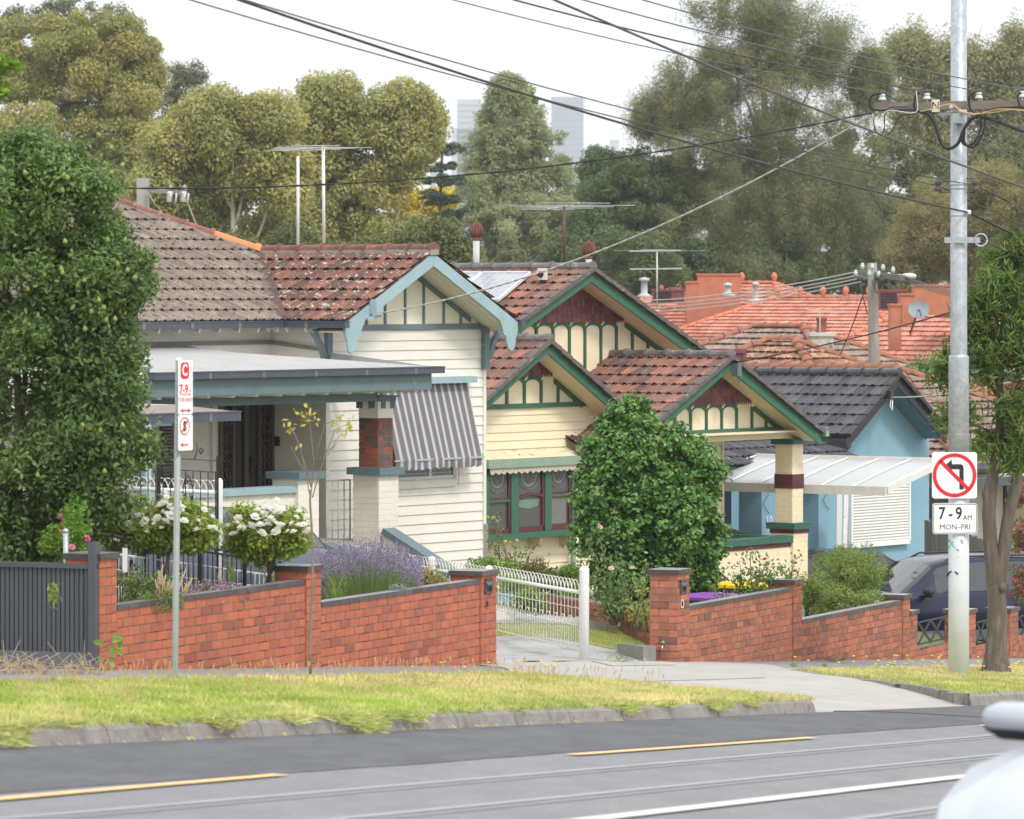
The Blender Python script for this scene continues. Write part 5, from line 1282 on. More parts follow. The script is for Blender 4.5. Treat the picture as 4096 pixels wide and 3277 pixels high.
# carport canopy: arched polycarbonate sheet
cb=5.3; CB=H3.shift(0,cb); pb,zb=CB.hit(3540,1958); sp=side(H3,pb,cb)     # beam runs back from here
Lb=3.95; pt2,zt2=CB.hit(3738,1893); W_=2.0
cp_=thing('carport',CB.pt(pb,GB-1),'white framed carport with arched translucent roof beside the blue house','carport')
def arc(f): return zb+.02+.42*math.sin(f*.8)/math.sin(.8)+0*(zt2)*math.sin(f*math.pi/2*.98)**1.0
M_poly=P('polycarbonate',(.62,.64,.66),.25,.06,1.2,trans=.35)
m=MB(); NB=14; g=lambda f,q:CB.pt(pb+W_*f,arc(f),-q)
for j in range(12):
    m.poly([g(j/12,0),g((j+1)/12,0),g((j+1)/12,Lb),g(j/12,Lb)]); 
m.build('roof_sheet',M_poly,cp_)
m=MB()
n=int(Lb/.62)
for i in range(n+1):
    q=Lb*i/n; m.tube([g(j/10,q)+Vector((0,0,.02)) for j in range(11)],.014,6)
m.build('ribs',M_wp,cp_)
m=MB(); m.bar(g(0,-.03)-Vector((0,0,.05)),g(0,Lb)-Vector((0,0,.05)),.08,.16); m.bar(g(1,-.03),g(1,Lb),.08,.1)
for j in range(10): m.bar(g(j/10,-.03)-Vector((0,0,.03)),g((j+1)/10,-.03)-Vector((0,0,.03)),.06,.13)
m.build('edge_beam',P('beam_offwhite',(.66,.64,.60),.6),cp_)
m=MB(); q=at(3358,1970,90.); q2=at(3352,2250,90.); m.bar(q2-Vector((0,0,1.5)),q,.1,.1); m.bar(q2+Vector((.1,.1,-1.5)),q+Vector((.13,.1,0)),.08,.1); m.build('post',M_wp,cp_)
# ================================================================ houses further down the hill
SIMP=[(0,.0),(.12,.026),(.30,.026),(.42,0),(.62,.0),(.72,.02),(.88,.02),(1.,0)]
def hip(parent,front,Y,hw,L,PT_,mat,cap,walls=None,wallh=3.,g=.345,tw=.21,prof=SIMP,finial=False,capr=.12,gutm=None):
    """hip roof: ridge along HV, front end of ridge at photo pixel 'front' and depth Y"""
    A=at(*front,Y); zr=A.z; a3=Vector((A.x,A.y,0)); PL=Pl(a3,HU,-HV); cs=1/math.sqrt(1+PT_*PT_); Lr=hw/cs; ze=zr-hw*PT_
    up=Vector((0,0,PT_*cs))
    for nm,O,eU,eS,poly in (
        ('l',PL.pt(-hw,ze,hw),-PL.n,PL.u*cs+up,[(0,0),(2*hw+L,0),(hw+L,Lr),(hw,Lr)]),
        ('r',PL.pt(hw,ze,-L-hw),PL.n,-PL.u*cs+up,[(0,0),(2*hw+L,0),(hw+L,Lr),(hw,Lr)]),
        ('f',PL.pt(-hw,ze,hw),PL.u,-PL.n*cs+up,[(0,0),(2*hw,0),(hw,Lr)])):
        m=MB(); tiles(m,O,eU,eS,poly,tw,g,.062,prof); m.build('roof_tiles',mat,parent)
    m=MB(); B=PL.pt(0,zr,-L)
    if L>.2: ridgecaps(m,A+Vector((0,0,.06)),B+Vector((0,0,.06)),capr)
    for sg in (-1,1): ridgecaps(m,PL.pt(sg*hw,ze+.06,hw),A+Vector((0,0,.06)),capr); ridgecaps(m,PL.pt(sg*hw,ze+.06,-L-hw),B+Vector((0,0,.06)),capr)
    m.build('ridge_capping',cap,parent)
    if finial:
        n=int(L/1.0)+1
        for i in range(n):
            q=A.lerp(B,i/max(1,n-1)); m=MB(); m.lathe(q+Vector((0,0,.08)),[(.10,0),(.09,.12),(.14,.2),(.12,.33),(.04,.42),(.001,.44)],8); m.build('finial',cap,parent)
    if walls:
        m=MB(); e=.45; P_=[(-hw+e,hw-e),(hw-e,hw-e),(hw-e,-L-hw+e),(-hw+e,-L-hw+e)]
        for i in range(4):
            (a,b),(c,d)=P_[i],P_[(i+1)%4]; m.poly([PL.pt(a,ze-wallh,b),PL.pt(c,ze-wallh,d),PL.pt(c,ze,d),PL.pt(a,ze,b)])
        m.poly([PL.pt(a,ze-.02,b) for a,b in P_]); m.build('wall',walls,parent)
    m=MB(); gm=gutm or M_gut
    for a,b in ((PL.pt(-hw-.05,ze,hw+.05),PL.pt(hw+.05,ze,hw+.05)),(PL.pt(-hw-.05,ze,hw+.05),PL.pt(-hw-.05,ze,-L-hw))): m.bar(a,b,.12,.13)
    m.build('gutter',gm,parent)
    return PL,zr,ze
M_tbr=P('tile_browngold',(.17,.085,.055),.85,.3,4.,col2=(.42,.20,.11),dirt=(.42,.36,.30),dscale=4.,dthr=(.52,.62))
M_tgb=P('tile_greybrown',(.22,.15,.12),.88,.25,4.,col2=(.34,.235,.185),dirt=(.33,.28,.25),dscale=4.,dthr=(.5,.62))
M_tor=P('tile_orange',(.46,.16,.105),.8,.16,1.2,col2=(.66,.28,.19),dirt=(.62,.40,.33),dscale=1.8,dthr=(.52,.70)); M_cor=P('cap_orange_far',(.60,.19,.11),.8,.12,2.)
M_cbr=P('cap_brown_far',(.30,.125,.075),.8,.2,4.); M_fbk=P('far_brick',(.33,.13,.085),.85,.12,1.); M_obk=P('brick_orange',(.47,.17,.095),.85,.15,2.5,bump=.3,bscale=12)
ha=thing('tiled_house',at(3100,1700,122),'house with golden brown tiled hip roof in the middle distance','house')
hip(ha,(3180,1368),120,5.2,.8,.5,M_tbr,M_cbr,P('wall_far_cream',(.5,.44,.34),.8))
hb_=thing('tiled_house',at(3250,1700,132),'house with grey brown hip roof and white rendered chimney','house')
PLb,zr,ze=hip(hb_,(3212,1313),131,6.5,1.6,.5,M_tgb,M_cbr,P('wall_far_cream',(.5,.44,.34),.8))
m=MB(); a=at(3237,1412,123); b=at(3332,1412,123); w=b.x-a.x; m.box(a.x,b.x,a.y-.3,a.y+.5,a.z-1,at(0,1330,123).z); m.box(a.x-.06,b.x+.06,a.y-.36,a.y+.56,at(0,1345,123).z,at(0,1332,123).z)
ch=m.build('chimney',P('chimney_render',(.52,.50,.45),.9,.2,1.5,dirt=(.18,.17,.15),dscale=2.,dthr=(.5,.62)),hb_)
m=MB(); c=at(3286,1335,123); m.lathe(c,[(.15,-.05),(.13,.1),(.12,.34),(.145,.36),(.145,.40),(.1,.42)],12); m.build('chimney_pot',P('pot_red',(.25,.085,.06),.8,.2,4.),ch)
m=MB(); q=at(3280,1330,121); m.bar(q,at(3280,1238,121),.03); m.bar(at(3228,1240,121),at(3385,1246,121),.025); m.bar(at(3260,1238,120),at(3300,1244,122.5),.02); tag(m.build('tv_antenna',M_alr),'thin television antenna on the chimney of the grey brown roof','antenna')
hc=thing('orange_house',at(3050,1600,215),'large orange tiled house with stepped brick chimneys behind the lower roofs','house')
hip(hc,(3097,1136),213,6.2,1.7,.5,M_tor,M_cor,M_fbk,4.,finial=True,gutm=M_bl)
hip(hc,(3476,1193),206,5.0,4.6,.45,M_tor,M_cor,M_fbk,4.,finial=True,gutm=M_bl)
hip(hc,(2860,1180),222,4.5,3.0,.42,M_tor,M_cor,M_fbk,4.,finial=True,gutm=M_bl)
def brickstack(parent,steps,Y,d=1.2,mat=None,name='chimney'):
    m=MB()
    for x0,x1,y0,y1 in steps:
        a=at(x0,y1,Y); b=at(x1,y0,Y); m.box(a.x,b.x,Y,Y+d,a.z,b.z)
        m.box(a.x-.04,b.x+.04,Y-.05,Y+d+.05,b.z,b.z+.08)
    return m.build(name,mat or M_obk,parent)
brickstack(hc,[(2791,2963,1102,1300),(2745,2791,1132,1290)],209)
hd=thing('orange_house',at(3750,1600,190),'orange tiled house right of the far wooden pole with brick chimney and satellite dish','house')
hip(hd,(3850,1185),190,4.6,1.,.62,M_tor,M_cor,M_fbk,4.,gutm=M_bl)
brickstack(hd,[(3656,3800,1146,1260),(3604,3656,1182,1300),(3562,3606,1224,1400)],184)
m=MB()
def dish(x,y,Y,r):
    c=at(x,y,Y); m=MB(); n=20
    for k in range(4):
        r0=r*k/4;r1=r*(k+1)/4
        for i in range(n):
            a=2*math.pi*i/n;b=2*math.pi*(i+1)/n; f=lambda rr,t:c+Vector((rr*math.cos(t)*1.1,.25*(rr/r)**2*r*-1+ (rr*math.sin(t))*.3,rr*math.sin(t)*.93)); m.poly([f(r0,a),f(r1,a),f(r1,b),f(r0,b)])
    o=thing('satellite_dish',c-Vector((0,0,.7)),'grey round satellite dish on the orange house chimney','satellite dish'); m.build('reflector',P('dish_grey',(.24,.28,.32),.6),o)
    m=MB(); m.bar(c+Vector((0,.1,0)),c+Vector((0,-.5,-.05)),.04); m.bar(c+Vector((0,-.5,-.05)),c+Vector((.15,.1,-.35)),.03); m.bar(c+Vector((0,.1,0)),c+Vector((-.3,.3,-.95)),.06); m.build('feed_arm',M_blk,o)
dish(3674,1238,183,.36)
M_evap=P('cooler_maroon',(.19,.055,.065),.6,.1,3.)
def cooler(x0,x1,y0,y1,Y,label):
    a=at(x0,y1,Y);b=at(x1,y0,Y); t=thing('evaporative_cooler',a,label,'cooler'); w=b.x-a.x;h=b.z-a.z
    m=MB(); m.box(a.x+.04,b.x-.04,Y+.04,Y+w*.7,a.z,b.z-.08); m.box(a.x-.02,b.x+.02,Y-.02,Y+w*.75,b.z-.1,b.z); m.box(a.x-.03,b.x+.03,Y-.03,Y+w*.75,a.z,a.z+.08)
    for q0,q1 in ((.0,.06),(.62,.68),(.94,1.)): m.box(a.x+w*q0,a.x+w*q1,Y-.0,Y+.06,a.z,b.z)
    m.build('housing',M_evap,t); m=MB()
    n=6
    for i in range(n):
        z=a.z+.1+(h-.22)*i/n; m.box(a.x+w*.07,a.x+w*.6,Y-.01,Y+.05,z,z+(h-.22)/n*.45)
    m.build('louvres',M_blk,t)
cooler(3515,3632,1158,1242,195,'wide maroon evaporative cooler on the orange roof left of the stepped chimney')
cooler(3748,3860,1195,1270,186,'maroon evaporative cooler partly hidden behind the big steel pole')
cooler(2608,2738,1156,1215,206,'maroon evaporative cooler beside the left brick chimney of the orange house')
cooler(2800,2984,1396,1470,112,'flat maroon cooler box behind the green porch gable')
for x,y,yt,r,lab in ((3212,1205,1140,.12,'small round vent dome on the orange roof'),(3022,1200,1143,.10,'thin white vent pipe on the orange roof'),(2577,1180,1125,.14,'capped grey vent pipe on the left end of the orange roof')):
    c=at(x,y,205) if x!=3212 else at(2912,1175,205); m=MB(); h=at(x,yt,205).z-at(x,y,205).z if x!=3212 else .3
    m.lathe(c,[(.4,-.1),(r*1.2,.05),(r,.08),(r,h),(r*1.6,h+.02),(r*1.5,h+.12),(.01,h+.17)],12); tag(m.build('roof_vent',P('vent_white',(.45,.47,.48),.6)),lab,'vent')
antenna('tv_antenna','double bar television antenna standing before the dark trees',at(2628,1215,150),[(at(2628,1240,150),at(2628,1003,150))],at(2610,1004,150.3),at(2640,1003,149.7),2,3.0,(M_alr,M_alr))
m=MB(); m.bar(at(2520,1077,150),at(2728,1074,150),.04)
m.bar(at(2518,1005,150),at(2725,1002,150),.04); tag(m.build('aerial_bar',M_alr),'horizontal bars of the double television antenna','antenna')
# house next to the blue one, cream boards under a grey brown hip roof
he=thing('weatherboard_house',at(3800,2100,101),'pale weatherboard house beyond the blue one under a grey brown tile roof','house')
PLe,zre,zee=hip(he,(3585,1482),105,4.0,4.,.47,M_tgb,M_cbr,None,g=.345,prof=MARS,gutm=M_gut)
WE=PLe.shift(0,3.4); m=MB(); boards(m,WE,[(-3.5,zee-5),(3.6,zee-5),(3.6,zee),(-3.5,zee)],.15); q=WE.pt(3.6,0); boards(m,Pl(q,-WE.n,WE.u),[(0,zee-5),(9,zee-5),(9,zee),(0,zee)],.15); m.build('weatherboard_wall',P('paint_pale',(.62,.59,.52),.7,.08,1.2),he)
m=MB(); z0=WE.hit(3750,2075)[1]; z1=WE.hit(3750,1950)[1]; a=WE.hit(3712,2000)[0]; b=WE.hit(3790,2000)[0]; m.pbox(WE,a,b,z0,z1,.02,.06,0); m.pbox(WE,a+.08,b-.08,z0+.08,(z0+z1)/2,.06,.07,1); m.pbox(WE,a+.08,b-.08,(z0+z1)/2+.05,z1-.08,.06,.07,2); m.build('window',[M_dk,P('shade_yellow',(.55,.49,.30),.7),M_gd],he)
m=MB(); z0=WE.hit(4050,2150)[1]; z1=WE.hit(4050,1930)[1]; a=WE.hit(4010,2000)[0]; m.pbox(WE,a,a+1.4,z0,z1,.02,.06,0); m.pbox(WE,a+.1,a+1.3,z0+.08,z1-.08,.06,.07,1); m.build('window',[M_dk,P('shade_yellow',(.55,.49,.30),.7)],he)
m=MB(); A=WE.pt(WE.hit(3860,1900)[0],WE.hit(3860,1925)[1],2.2); m.prism(WE,[(WE.hit(3850,1900)[0],WE.hit(3850,1925)[1]),(3.9,WE.hit(3850,1925)[1]),(3.9,WE.hit(3850,1895)[1]),(WE.hit(3850,1900)[0],WE.hit(3850,1895)[1])],.0,2.0)
m.build('porch_roof',P('porch_beige',(.52,.47,.36),.8),he); m=MB(); z=WE.hit(3850,1928,2.0)[1]; m.pbox(WE,WE.hit(3850,1900,2)[0],3.9,z-.12,z+.05,2.0,2.1); m.build('gutter',M_gut,he)
def palings(name,A,B,z0,z1,label,mat):
    A=Vector(A);B=Vector(B); d=(B-A); n=int(d.length/.1); m=MB(); nn=Vector((d.y,-d.x,0)).normalized()*.012
    for i in range(n):
        p=A+d*(i/n); q=A+d*((i+.92)/n); h=(z1[0]+(z1[1]-z1[0])*i/n)+random.uniform(-.02,.02); t=random.random()
        m.hexa([Vector((v.x,v.y,z)) for z in (z0,h) for v in (p+nn,q+nn,q-nn,p-nn)],0,t)
    o=thing(name,(A.x,A.y,z0),label,'fence'); m.build('palings',mat,o); m=MB()
    for f in (.2,.75): m.bar(Vector((A.x,A.y,z0+(z1[0]-z0)*f))-nn*3,Vector((B.x,B.y,z0+(z1[1]-z0)*f))-nn*3,.04,.08)
    m.build('rail',mat,o)
M_pal=P('paling_grey',(.17,.145,.125),.9,.25,3.,col2=(.26,.23,.2),stretch=(3,3,.4))
a=at(2890,2095,89); b=at(3080,2180,86); palings('paling_fence',(a.x,a.y,0),(b.x,b.y,0),a.z-2,(a.z,b.z),'weathered timber paling fence seen under the butter yellow porch',M_pal)
a=at(3700,2090,93); b=at(3965,2170,88.5); palings('paling_fence',(a.x,a.y,0),(b.x,b.y,0),a.z-2.2,(a.z+.05,b.z),'dark timber paling fence right of the blue house',M_pal)
m=MB(); a=at(1943,2096,72.); m.bar(a-Vector((0,0,2)),a,.07,.07); tag(m.build('fence_post',P('post_grey',(.33,.31,.29),.8)),'plain grey timber post at the right corner of the cream house','post')
# low inner garden wall and lawn of the second property
GW=Pl(at(2060,2450,66.5),(at(2600,2450,61.5)-at(2060,2450,66.5)),Vector((-.6,-1,0))) 
a=at(2040,2392,66.6); b=at(2680,2432,61.5); dd=(b-a); dd.z=0; GW=Pl(a,dd,Vector((dd.y,-dd.x,0)) if dd.y<0 and False else Vector((-abs(dd.y),-abs(dd.x),0)))
m=MB(); L_=dd.length; zt=(a.z+b.z)/2; bricks(m,GW,0,L_,zt-.9,zt); m.pbox(GW,0,L_,zt,zt+.01,-.22,.0,1); tag(m.build('garden_wall',[M_brick2,M_mortar]),'low red brick garden bed wall inside the second yard behind the gate','wall')
def yard(x,y,up=.06):
    Y=58.
    for _ in range(60):
        p=at(x,y,Y); e=p.z-(GZ(p.x,p.y)+up); Y+=e*F/(y-YH)*.5
    return at(x,y,Y)
def ysheet(name,pts,mat,up):
    """ground-following sheet: fan of small cells inside a photo-space outline dropped on the yard"""
    ys_=[p[1] for p in pts]; m=MB(); y=min(ys_); st=9
    while y<max(ys_):
        y1=min(y+st,max(ys_)); a=inter(pts,y+1e-3); b=inter(pts,y1-1e-3)
        if a and b:
            for k in range(14): f=k/14;g_=(k+1)/14; m.poly([yard(a[0]+(a[1]-a[0])*f,y,up),yard(a[0]+(a[1]-a[0])*g_,y,up),yard(b[0]+(b[1]-b[0])*g_,y1,up),yard(b[0]+(b[1]-b[0])*f,y1,up)])
        y=y1
    return tag(m.build(name,mat),kind='structure')
ysheet('driveway',[(1900,2672),(2330,2668),(2710,2662),(2600,2622),(2345,2572),(2200,2545),(1900,2535)],P('drive_grey',(.33,.325,.315),.9,.12,2.5,bump=.3,bscale=40,dirt=(.22,.22,.21),dscale=2.,dthr=(.5,.62)),.03)
LP=[(1900,2538),(2200,2547),(2345,2574),(2600,2624),(2690,2640),(2690,2540),(2420,2510),(2320,2500),(1900,2495)]
ysheet('lawn',LP,P('lawn_green',(.17,.22,.05),.95,.3,4.,dirt=(.34,.30,.13),dscale=3.,dthr=(.48,.6)),.035)
ysheet('garden_path',[(1900,2493),(2320,2498),(2330,2470),(2100,2455),(1900,2455)],P('path_grey',(.30,.29,.27),.9,.15,3.),.04)
C_=[]
while len(C_)<260:
    x=random.uniform(1910,2690); y=random.uniform(2497,2640); a=inter(LP,y)
    lo=2538+(0 if x<2200 else (x-2200)*.2)
    if a and a[0]<x<a[1] and y<lo: C_.append(yard(x,y,.05))
base=np.array([list(c) for c in C_]); k=RNG.integers(0,len(base),16000); C=base[k]+RNG.normal(0,.16,(16000,3))*np.array([1,1,0]); C[:,2]=[GZ(a,b)+.055 for a,b in C[:,:2]]
o=leafmesh('lawn_grass',C,.045,leafm('lawn_blade',(.26,.36,.06),(.50,.46,.18)),asp=.3,norm=np.tile([1,-.5,.1],(16000,1)),nb=.5,simple=True); tag(o,'short mown grass of the second front lawn','grass',kind='stuff')
m=MB(); pts=[yard(x,y,.08) for x,y in ((2320,2498),(2420,2508),(2620,2530))]
for p,q in zip(pts[:-1],pts[1:]): m.bar(p,q,.12,.12)
tag(m.build('lawn_edging',P('edging_concrete',(.36,.35,.32),.9)),'grey concrete edging strip behind the lawn','edging')
m=MB(); a=at(2030,2500,63.5); m.box(a.x-.35,a.x+.10,a.y-.2,a.y+.25,a.z-.3,at(0,2405,63.5).z); m.box(a.x-.42,a.x+.16,a.y-.26,a.y+.31,at(0,2405,63.5).z,at(0,2372,63.5).z,1); tag(m.build('stair_end_pier',[M_cream2,M_blue2]),'cream rendered pier with pale blue cap behind the wire gate','pier')
# ================================================================ bins
def bin_(x,y,Y,lid,label,w=.58):
    c=at(x,y,Y); t=thing('wheelie_bin',c-Vector((0,0,1.05)),label,'bin'); m=MB(); z=c.z
    u=HU*.29; v=HV*.33
    def ring(f,zz): return [c+a*u*f+b*v*f+Vector((0,0,zz-c.z)) for a,b in ((-1,-1),(1,-1),(1,1),(-1,1))]
    a=ring(.82,z-1.02); b=ring(1,z-.08); m.hexa(a+b); a=ring(1.08,z-.14); b=ring(1.08,z-.08); m.hexa(a+b); 
    m.build('body',P('bin_black',(.018,.02,.022),.55),t)
    m=MB(); a=ring(1.1,z-.078); b=ring(1.1,z-.04); d=ring(.85,z+.0); m.hexa(a+b); m.hexa([q+Vector((0,0,.001)) for q in b]+d); m.tube([c-u*1.0+v*1.15-Vector((0,0,.03)),c+u*1.0+v*1.15-Vector((0,0,.03))],.03,6); m.build('lid',lid,t)
    m=MB()
    for s in (-1,1): q=c+v*.9+u*s*.9-Vector((0,0,.93)); m.tube([q-HU*.04,q+HU*.04],.1,12)
    m.build('wheel',M_blk,t)
bin_(3015,2328,66.5,P('lid_yellow',(.80,.50,.01),.45),'wheelie bin with bright yellow lid behind the second garden wall'); bin_(2868,2376,65.,P('lid_purple',(.20,.05,.30),.45),'wheelie bin with purple lid beside the letterbox pier')
# ================================================================ signs and poles
M_galv=P('galvanised',(.42,.45,.475),.45,.14,7.,metal=.35,dirt=(.33,.37,.40),dscale=16.,dthr=(.48,.58)); M_galp=P('pole_painted',(.52,.55,.58),.6,.08,3.,dirt=(.42,.45,.47),dscale=9.,dthr=(.58,.7))
M_sw=P('sign_white',(.78,.79,.80),.4,.03,3.); M_sr=P('sign_red',(.62,.015,.03),.45,.06,3.); M_sb=P('sign_black',(.02,.02,.024),.5,.05,3.)
s_,t_=gp(3835,2700); PBm=ST(s_,t_)
bp=thing('utility_pole',PBm,'tall galvanised steel utility pole with two traffic signs and crossarm','pole')
Yp=PBm.y; r1=.5*83/F*Yp; r2=.5*68/F*Yp; zj=at(0,1425,Yp).z; ztop=at(0,-250,Yp).z; zpaint=at(0,1960,Yp).z
m=MB(); m.lathe(PBm,[(r1,-.3),(r1,zpaint-PBm.z)],24); m.build('pole_base',M_galp,bp)
m=MB(); m.lathe(PBm,[(r1,zpaint-PBm.z),(r1*.985,zj-PBm.z-.02),(r1*.97,zj-PBm.z),(r2*1.0,zj-PBm.z+.015),(r2,zj-PBm.z+.02),(r2*.93,ztop-PBm.z)],24); m.lathe(PBm+Vector((0,0,at(0,1738,Yp).z-PBm.z)),[(r1*1.01,0),(r1*1.015,.004),(r1*1.01,.008)],24); m.build('pole_shaft',M_galv,bp)
SP=Pl((PBm.x,PBm.y-r1-.02,0),Vector((1,.06,0)),Vector((.06,-1,0)))
def rrect(p0,p1,z0,z1,r,n=5):
    P_=[]
    for cx_,cz_,a in ((p1-r,z0+r,-90),(p1-r,z1-r,0),(p0+r,z1-r,90),(p0+r,z0+r,180)):
        for k in range(n+1): t=R(a+90*k/n); P_.append((cx_+r*math.cos(t),cz_+r*math.sin(t)))
    return P_
a,z1=SP.hit(3728,1809); b,z0=SP.hit(3908,1994)
sg=MB(); sg.prism(SP,rrect(a,b,z0,z1,.035),-.003,0.); plate=sg.build('turn_sign',M_sw,bp)
c=(a+b)/2; zc=(z0+z1)/2; Rr=(b-a)*.485
m=MB(); # arrow: left-turn glyph
sc2=Rr/.2725
ar=[(.145,-.172),(.145,.09),(.135,.118),(.11,.13),(-.075,.13),(-.075,.065),(.085,.065),(.085,-.172)]
m.prism(SP,[(c+x*sc2*.72+.01,zc+y*sc2*.98) for x,y in [(.145,-.18),(.145,.09),(.13,.125),(.10,.14),(-.06,.14),(-.06,.20),(-.21,.105),(-.06,.01),(-.06,.075),(.07,.075),(.07,-.18)]][::-1],.001,.002); m.build('arrow',M_sb,plate)
m=MB(); ringface(m,SP,c,zc,Rr*.835,Rr,.004,0,48); d=Rr*.66; w=Rr*.085
q=[(-d-w*.7,d-w*.7),(-d+w*.7,d+w*.7),(d+w*.7,-d+w*.7),(d-w*.7,-d-w*.7)]; m.poly([SP.pt(c+x,zc+y,.004) for x,y in q]); m.build('prohibition_ring',M_sr,plate)
m=MB()
for dz in (.40,-.40): m.lathe(SP.pt(c+.003,zc+dz*Rr*1.98,.006),[(.008,-.004),(.008,.004)],8)
m.build('bolts',M_galv,plate)
a,z1=SP.hit(3731,2014); b,z0=SP.hit(3909,2136)
m=MB(); m.prism(SP,rrect(a,b,z0,z1,.03),-.003,0.); pl2_=m.build('time_sign',M_sw,bp)
m=MB(); o=rrect(a+.008,b-.008,z0+.008,z1-.008,.025); i_=rrect(a+.015,b-.015,z0+.015,z1-.015,.02)
for k in range(len(o)): j=(k+1)%len(o); m.poly([SP.pt(*o[k],.002),SP.pt(*o[j],.002),SP.pt(*i_[j],.002),SP.pt(*i_[k],.002)])
h=z1-z0; w=b-a; c=(a+b)/2; textm(m,'7',SP,a+w*.205,z1-h*.345,h*.56,.002,sx=.8,bold=.004); textm(m,'-',SP,a+w*.40,z1-h*.345,h*.5,.002,sx=.9,bold=.004); textm(m,'9',SP,a+w*.585,z1-h*.345,h*.56,.002,sx=.8,bold=.004)
textm(m,'AM',SP,a+w*.785,z1-h*.475,h*.24,.002,sx=.9,bold=.0); textm(m,'MON\u2013FRI',SP,a+w*.50,z1-h*.78,h*.24,.002,sx=1.02,bold=.0)
m.build('lettering',M_sb,pl2_)
# stickers and scribbles on the pole
m=MB(); SQ=SP.shift(0,.012)
def scr(pts,mi,w=.014):
    pp=[SQ.hit(x,y) for x,y in pts]; 
    for (a,za_),(b,zb_) in zip(pp[:-1],pp[1:]):
        def onp(p,z): q=SQ.pt(p,z); dx=q.x-PBm.x; dx=max(-r1*.95,min(r1*.95,dx)); return Vector((q.x,PBm.y-math.sqrt(r1*r1-dx*dx)-.003,z))
        m.bar(onp(a,za_),onp(b,zb_),w,.003,up=Vector((0,1,0)),mi=mi)
scr([(3796,2160),(3812,2178),(3835,2204)],0,.02); scr([(3814,2168),(3800,2196)],0,.016); scr([(3790,2305),(3805,2288),(3825,2290),(3833,2298)],1,.02); scr([(3800,2300),(3790,2312)],1,.012); scr([(3845,2160),(3852,2175)],2,.02); scr([(3805,2225),(3835,2228)],2,.012)
m.build('graffiti',[P('marker_teal',(.04,.38,.36),.6),M_sb,P('sticker_grey',(.36,.38,.4),.6)],bp)
# crossarm and fittings
def PX(x,y,d=0.):  # point on the plane through the pole, across the street
    CA=Pl(PBm,Nd,-Wd); p,z=CA.hit(x,y,d); return CA.pt(p,z,d)
CA=Pl(PBm,Nd,-Wd)
m=MB(); A=PX(3499,427,.2); B=PX(4096,418,.2); B=A+(B-A)*1.55; B.z=A.z+.0; m.bar(A,B,.10,.10); m.build('crossarm',P('crossarm_wood',(.20,.17,.145),.9,.25,5.,dirt=(.30,.23,.06),dscale=4.,dthr=(.6,.68),stretch=(1,1,4)),bp)
m=MB(); q=PX(3832,455,.16); m.bar(q-Nd*.25,q+Nd*.25,.06,.04); m.bar(q-Vector((0,0,.12)),q,.18,.1,up=Nd); m.lathe(PX(3804,432,.26),[(.03,-.03),(.03,.03)],8); m.build('bracket',M_galv,bp)
M_por=P('porcelain',(.60,.62,.62),.2,.05,3.); ins=[]
for x,y in ((3530,392),(3708,388),(3916,385),(4089,380)):
    q=PX(x,y,.2); m=MB(); m.lathe(q-Vector((0,0,.03)),[(.045,0),(.05,.01),(.035,.035),(.03,.05),(.04,.055),(.025,.08),(.012,.09)],12); m.tube([q-Vector((0,0,.15)),q],.012,6); m.lathe(q-Vector((0,0,.0)),[(.03,.05),(.035,.07),(.03,.09)],8,1); m.build('insulator',[M_por,P('clamp_dark',(.09,.09,.09),.6)],bp); ins.append(q+Vector((0,0,.06)))
m=MB(); pN,zN=CA.hit(3741,423,.27)
m.pbox(CA,pN-.05,pN+.05,zN-.075,zN+.075,.252,.256,0); textm(m,'N',CA,pN,zN,.13,.26,1,sx=-1 if False else 1.); m.build('pole_plate',[P('plate_cream',(.72,.69,.55),.5),M_sb],bp)
lins=[]
for x,y in ((3753,742),(3901,742)):
    q=PX(x,y,.0); m=MB(); m.lathe(q-Vector((0,0,.075)),[(.03,0),(.05,.01),(.05,.05),(.025,.07),(.05,.09),(.05,.13),(.03,.15)],12); qq=PX(3832,y,0); 
    for dz in (-.085,.085): m.tube([q+Vector((0,0,dz)),qq+Vector((0,0,dz))],.008,5)
    m.build('spool_insulator',P('spool_brown',(.10,.075,.065),.4),bp); lins.append(q)
m=MB()
for y in (738,754,862): m.lathe(PBm+Vector((0,0,at(0,y,Yp).z-PBm.z)),[(r2*1.02,-.01),(r2*1.03,0),(r2*1.02,.01)],24)
m.build('strap',M_galv,bp)
m=MB(); q=PX(3872,850,0); m.lathe(q-Vector((0,0,.03)),[(.02,0),(.04,.01),(.04,.05),(.02,.06)],10); m.build('cable_clamp',M_por,bp)
m=MB(); z=at(0,961,Yp).z; m.bar((PBm.x-r1-.06,PBm.y-r1-.01,z),(PBm.x+r1+.12,PBm.y-r1-.01,z),.02,.07); 
c=Vector((PBm.x+r1+.13,PBm.y-r1-.02,z)); m.tube([c+Vector((.075*math.cos(t),0,.075*math.sin(t))) for t in [2*math.pi*k/16 for k in range(17)]],.012,6); m.build('guy_bracket',M_galv,bp)
